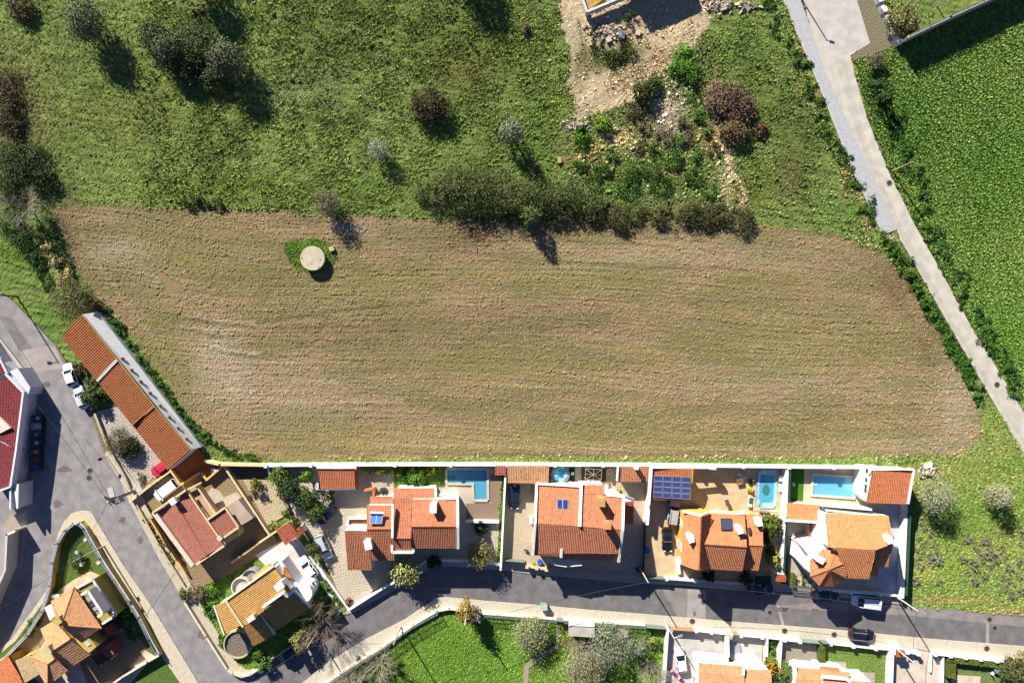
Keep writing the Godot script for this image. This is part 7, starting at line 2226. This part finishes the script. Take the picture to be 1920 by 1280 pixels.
	for i in 4:
		var bm := MB.new()
		bm.beam(cn[i], cn[(i + 1) % 4], 0.09, 0.09, ml)
		put("rail", bm, "metal", t)
		bm = MB.new()
		bm.beam(cn[i], mid, 0.07, 0.07, ml)
		put("rafter", bm, "metal", t)
		bm = MB.new()
		bm.beam((cn[i] + cn[(i + 1) % 4]) * 0.5, mid, 0.06, 0.06, ml)
		put("rafter", bm, "metal", t)
		bm = MB.new()
		bm.beam(Vector3(cn[i].x, 0.1, cn[i].z), cn[i], 0.09, 0.09, ml)
		put("leg", bm, "metal", t)
	c = W(1143.5, 884, 0.9)
	t = thing("wash_tub", "round white tub on a grey stand between the gazebo and the barbecue house", "tub", Vector3(c.x, 0.1, c.z))
	var tb := MB.new()
	disc(tb, Vector3(0, 0.7, 0), 0.45, 0.0, 16, A(176, 160, 140))
	put("stand", tb, "concrete", t)
	tb = MB.new()
	ring(tb, Vector3(0, 0.76, 0), 0.36, 0.12, 0.12, 14, A(240, 238, 234))
	put("rim", tb, "plain", t)
	c = W(1074, 888, 0.7)
	t = thing("garden_chair", "white plastic chair on the green mat beside the small round pool", "chair", Vector3(c.x, 0.1, c.z), 0.2)
	boxes(t, "seat", Vector3(0, 0.42, 0), Vector3(0.5, 0.06, 0.5), A(240, 240, 240))
	boxes(t, "backrest", Vector3(0, 0.68, -0.26), Vector3(0.5, 0.5, 0.06), A(240, 240, 240))
	for s in [[-0.2, -0.2], [0.2, -0.2], [-0.2, 0.2], [0.2, 0.2]]:
		boxes(t, "leg", Vector3(s[0], 0.2, s[1]), Vector3(0.05, 0.4, 0.05), A(230, 230, 230))
	block(self_thing("pool_mat", "dark green mat under the white plastic chair", "mat"), "mat", [[1068, 876], [1078, 876], [1078, 902], [1066, 904]], 0.0, 0.1, 0.17, A(40, 78, 52), "grass")
	for q in [[1391, 893, "white sunbed with crumpled towels on the tan patio", -0.6], [1407, 940, "white framed sunbed with a green cushion at the covered pool", 1.4]]:
		c = W(q[0], q[1], 0.4)
		t = thing("sunbed", q[2], "sunbed", Vector3(c.x, 0.14, c.z), q[3])
		boxes(t, "frame", Vector3(0, 0.25, 0), Vector3(1.7, 0.1, 0.65), A(240, 238, 234))
		boxes(t, "cushion", Vector3(0.2, 0.34, 0), Vector3(1.0, 0.08, 0.45), A(60, 104, 80) if q[0] > 1400 else A(226, 224, 226))
		boxes(t, "backrest", Vector3(-0.65, 0.45, 0), Vector3(0.5, 0.08, 0.62), A(232, 230, 226))
		for s in [[-0.7, -0.25], [0.7, -0.25], [-0.7, 0.25], [0.7, 0.25]]:
			boxes(t, "leg", Vector3(s[0], 0.1, s[1]), Vector3(0.06, 0.2, 0.06), A(220, 220, 220))
	c = W(1387, 901, 0.7)
	t = thing("patio_table", "brown wooden patio table next to the towelled sunbed", "table", Vector3(c.x, 0.14, c.z), 0.15)
	boxes(t, "tabletop", Vector3(0, 0.72, 0), Vector3(1.2, 0.06, 0.75), A(150, 110, 84), "wood")
	for s in [[-0.5, -0.3], [0.5, -0.3], [-0.5, 0.3], [0.5, 0.3]]:
		boxes(t, "leg", Vector3(s[0], 0.35, s[1]), Vector3(0.07, 0.7, 0.07), A(120, 86, 64), "wood")
	c = W(1364, 942, 0.8)
	t = thing("barbecue", "dark wheeled barbecue on the tan patio north of the orange villa", "barbecue", Vector3(c.x, 0.14, c.z), 0.3)
	boxes(t, "bowl", Vector3(0, 0.75, 0), Vector3(0.6, 0.3, 0.9), A(76, 76, 80), "metal")
	boxes(t, "lid", Vector3(0, 0.98, 0), Vector3(0.5, 0.16, 0.7), A(120, 122, 128), "metal")
	for s in [[-0.22, -0.35], [0.22, -0.35], [-0.22, 0.35], [0.22, 0.35]]:
		boxes(t, "leg", Vector3(s[0], 0.3, s[1]), Vector3(0.05, 0.6, 0.05), A(60, 60, 62), "metal")
	for q in [[1461.5, 895, "white pump box beside the covered pool, northern of two", 0.9], [1463, 913, "cream pump box beside the covered pool, southern of two", 1.2]]:
		t = thing("pump_box", q[2], "box", W(q[0], q[1]))
		boxes(t, "box", Vector3(0, 0.45, 0), Vector3(0.6, 0.7, q[3]), A(236, 230, 220))
		boxes(t, "lid", Vector3(0, 0.83, 0), Vector3(0.68, 0.06, q[3] + 0.08), A(226, 226, 230))
	for q in [[1213, 1032, "crumpled blue tarpaulin bundle at the edge of the tan parking court", A(36, 110, 196), 0.5], [1012, 1054, "blue barrel at the corner of the broad villa's street wall", A(60, 90, 190), 0.42], [1196, 1068, "blue tub in the shade by the broad villa's railing", A(40, 70, 150), 0.3], [612, 951, "pale blue barrel under the tree by the black car", A(120, 160, 180), 0.4], [577, 972, "pale lilac ball planter under the trees of the gravel court", A(176, 176, 200), 0.3], [570, 954, "small teal tub among the dark trees", A(70, 140, 130), 0.25]]:
		c = W(q[0], q[1], 0.7)
		t = thing("barrel" if q[4] < 0.5 else "tarpaulin_bundle", q[2], "barrel" if q[4] < 0.5 else "tarpaulin", Vector3(c.x, 0.12, c.z))
		var mb := MB.new()
		disc(mb, Vector3(0, 0.75, 0), q[4], 0.0, 14, q[3])
		put("drum", mb, "plain", t)
		var rm := MB.new()
		ring(rm, Vector3(0, 0.76, 0), q[4] * 0.9, 0.07, 0.06, 14, q[3] * 1.3)
		put("rim", rm, "plain", t)
	# garden table set on the last lawn
	c = W(1871.5, 1256, 0.9)
	t = thing("garden_table", "round green garden table on the last hedge garden's lawn", "table", Vector3(c.x, 0.15, c.z))
	gt = MB.new()
	disc(gt, Vector3(0, 0.74, 0), 0.6, 0.69, 18, A(110, 150, 140))
	put("tabletop", gt, "plain", t)
	boxes(t, "leg", Vector3(0, 0.35, 0), Vector3(0.12, 0.7, 0.12), A(220, 220, 220))
	for i in 4:
		var a := TAU * i / 4.0 + 0.7
		var o := thing("garden_chair", ["white chair at the street side of the round green table", "white chair toward the dark olive tree at the round green table", "white chair on the house side of the round green table", "white chair toward the clipped hedge at the round green table"][(i + 3) % 4], "chair", Vector3(c.x + cos(a) * 0.95, 0.15, c.z + sin(a) * 0.95), -a + PI / 2)
		boxes(o, "seat", Vector3(0, 0.42, 0), Vector3(0.48, 0.06, 0.48), A(240, 240, 240))
		boxes(o, "backrest", Vector3(0, 0.66, 0.24), Vector3(0.48, 0.5, 0.06), A(240, 240, 240))
		for s in [[-0.2, -0.2], [0.2, -0.2], [-0.2, 0.2], [0.2, 0.2]]:
			boxes(o, "leg", Vector3(s[0], 0.2, s[1]), Vector3(0.05, 0.4, 0.05), A(230, 230, 230))
	# round gravel bed of the lichen-roofed house
	t = thing("round_gravel_bed", "round raised bed of grey gravel with a pale kerb beside the lichen-roofed house", "gravel bed")
	var rb := MB.new()
	disc(rb, W(446, 1207, 0.7), 2.2, 0.0, 32, A(150, 136, 124))
	put("gravel", rb, "gravel", t)
	rb = MB.new()
	ring(rb, W(446, 1207, 0.7) + Vector3.DOWN * 0.15, 2.3, 0.22, 0.9, 32, A(196, 186, 150))
	put("kerb", rb, "paint", t)
	# green roofed kiosk by the kerb
	t = thing("green_canopy", "dark green ribbed canopy over the kerb beside the parked dark blue car", "canopy")
	for i in 8:
		var mb := MB.new()
		var u := 1416.0 + i * 3.8
		mb.prism(plan([[u, 1080], [u + 3.4, 1080], [u + 3.4, 1096], [u, 1096]], 2.2), 2.1, 2.2 + 0.02 * (i % 2), A(28, 76, 58))
		put("panel", mb, "sheet", t)
	for q in [[1418, 1082], [1444, 1082], [1418, 1094], [1444, 1094]]:
		var mb := MB.new()
		var w := W(q[0], q[1], 2.0)
		mb.box(Transform3D(Basis(), Vector3(w.x, 1.05, w.z)), Vector3(0.08, 2.1, 0.08), A(60, 70, 66))
		put("post", mb, "metal", t)
	# air conditioner, pots and other yard pieces
	for q in [[996, 975, "white air unit on the west wall of the broad villa", 0.5, 1.1, A(240, 240, 238)], [1216, 970, "white cabinet at the edge of the tan parking court", 0.5, 0.9, A(236, 234, 230)], [1272, 1062, "narrow white gate cabinet at the foot of the tan parking court", 0.5, 2.4, A(240, 238, 232)], [1517, 1014, "grey bin beside the red awning of the turret villa", 0.6, 0.6, A(150, 150, 150)], [1494, 942, "rose coloured bench at the foot of the artificial lawn", 1.2, 0.4, A(176, 140, 146)], [104, 1117, "small white hut-like cabinet by the hipped corner house", 1.2, 0.5, A(246, 244, 240)], [401, 882, "white plastic table in the terracotta yard", 0.9, 0.7, A(244, 242, 240)], [596, 911, "silver washing machine against the small garage", 0.7, 1.1, A(206, 214, 222)], [1488, 908, "tiny white box on the artificial lawn", 0.4, 0.5, A(240, 240, 240)], [1262, 1181, "small white meter box near the court's lamp post", 0.4, 0.5, A(240, 240, 240)]]:
		c = W(q[0], q[1], 0.8)
		t = thing("cabinet", q[2], "cabinet", Vector3(c.x, 0.15, c.z), 0.08)
		boxes(t, "box", Vector3(0, 0.4, 0), Vector3(q[3], 0.8, q[4]), q[5])
		boxes(t, "lid", Vector3(0, 0.83, 0), Vector3(q[3] + 0.06, 0.05, q[4] + 0.06), q[5])
	for q in [[1427, 962, "first brown flower pot along the covered pool's wall"], [1434, 962.5, "middle brown flower pot along the covered pool's wall"], [1441, 963, "last brown flower pot along the covered pool's wall"], [985, 1030, "pale stone urn on the broad villa's drive"], [829, 929, "dark plant pot in the villa's pool terrace corner"], [838, 930, "second dark plant pot in the pool terrace corner"], [845, 931, "third dark plant pot in the pool terrace corner"]]:
		c = W(q[0], q[1], 0.4)
		t = thing("flower_pot", q[2], "pot", Vector3(c.x, 0.14, c.z))
		var mb := MB.new()
		mb.tube(Vector3.ZERO, Vector3.UP * 0.45, 0.2, 0.3, 12, A(120, 72, 52) if q[0] > 1400 else A(190, 176, 150) if q[0] > 900 else A(50, 48, 46))
		put("pot", mb, "plain", t)
		mb = MB.new()
		leaves(mb, Vector3(0, 0.55, 0), Vector3(0.25, 0.15, 0.25), 30, 0.2, A(70, 84, 46))
		put("foliage", mb, "leaf", t)
	# oranges on the fruit tree
	var fr := MB.new()
	for i in 60:
		var p := W(1447, 1246, 1.7) + Vector3(rng.randfn() * 0.6, 0.2 + rng.randf() * 0.8, rng.randfn() * 0.7)
		fr.tube(p + Vector3.DOWN * 0.07, p + Vector3.UP * 0.07, 0.09, 0.06, 5, A(236, 150, 20))
	var fo := put("oranges", fr, "plain")
	fo.set_meta("label", "ripe oranges hanging in the tree between two white walls")
	stuff(fo)
	# bright bundle beside the white saloon
	var cl := [A(226, 110, 40), A(40, 90, 210), A(206, 40, 60), A(236, 236, 236), A(130, 30, 60)]
	for i in 5:
		c = W(1259 + i * 5.0, 1258 + i * 4.5, 0.6)
		t = thing("toy", ["orange toy at the upper end of the toy heap by the white saloon", "blue toy in the heap by the white saloon", "red toy in the heap by the white saloon", "white toy in the heap by the white saloon", "dark red toy at the lower end of the toy heap"][i], "toy", Vector3(c.x, 0.15, c.z), 0.7)
		boxes(t, "body", Vector3(0, 0.25, 0), Vector3(0.5, 0.4, 0.32), cl[i])
		boxes(t, "handle", Vector3(0.1, 0.52, 0), Vector3(0.1, 0.14, 0.3), cl[(i + 3) % 5])

func self_thing(called: String, label: String, cat: String) -> Node3D:
	return thing(called, label, cat)
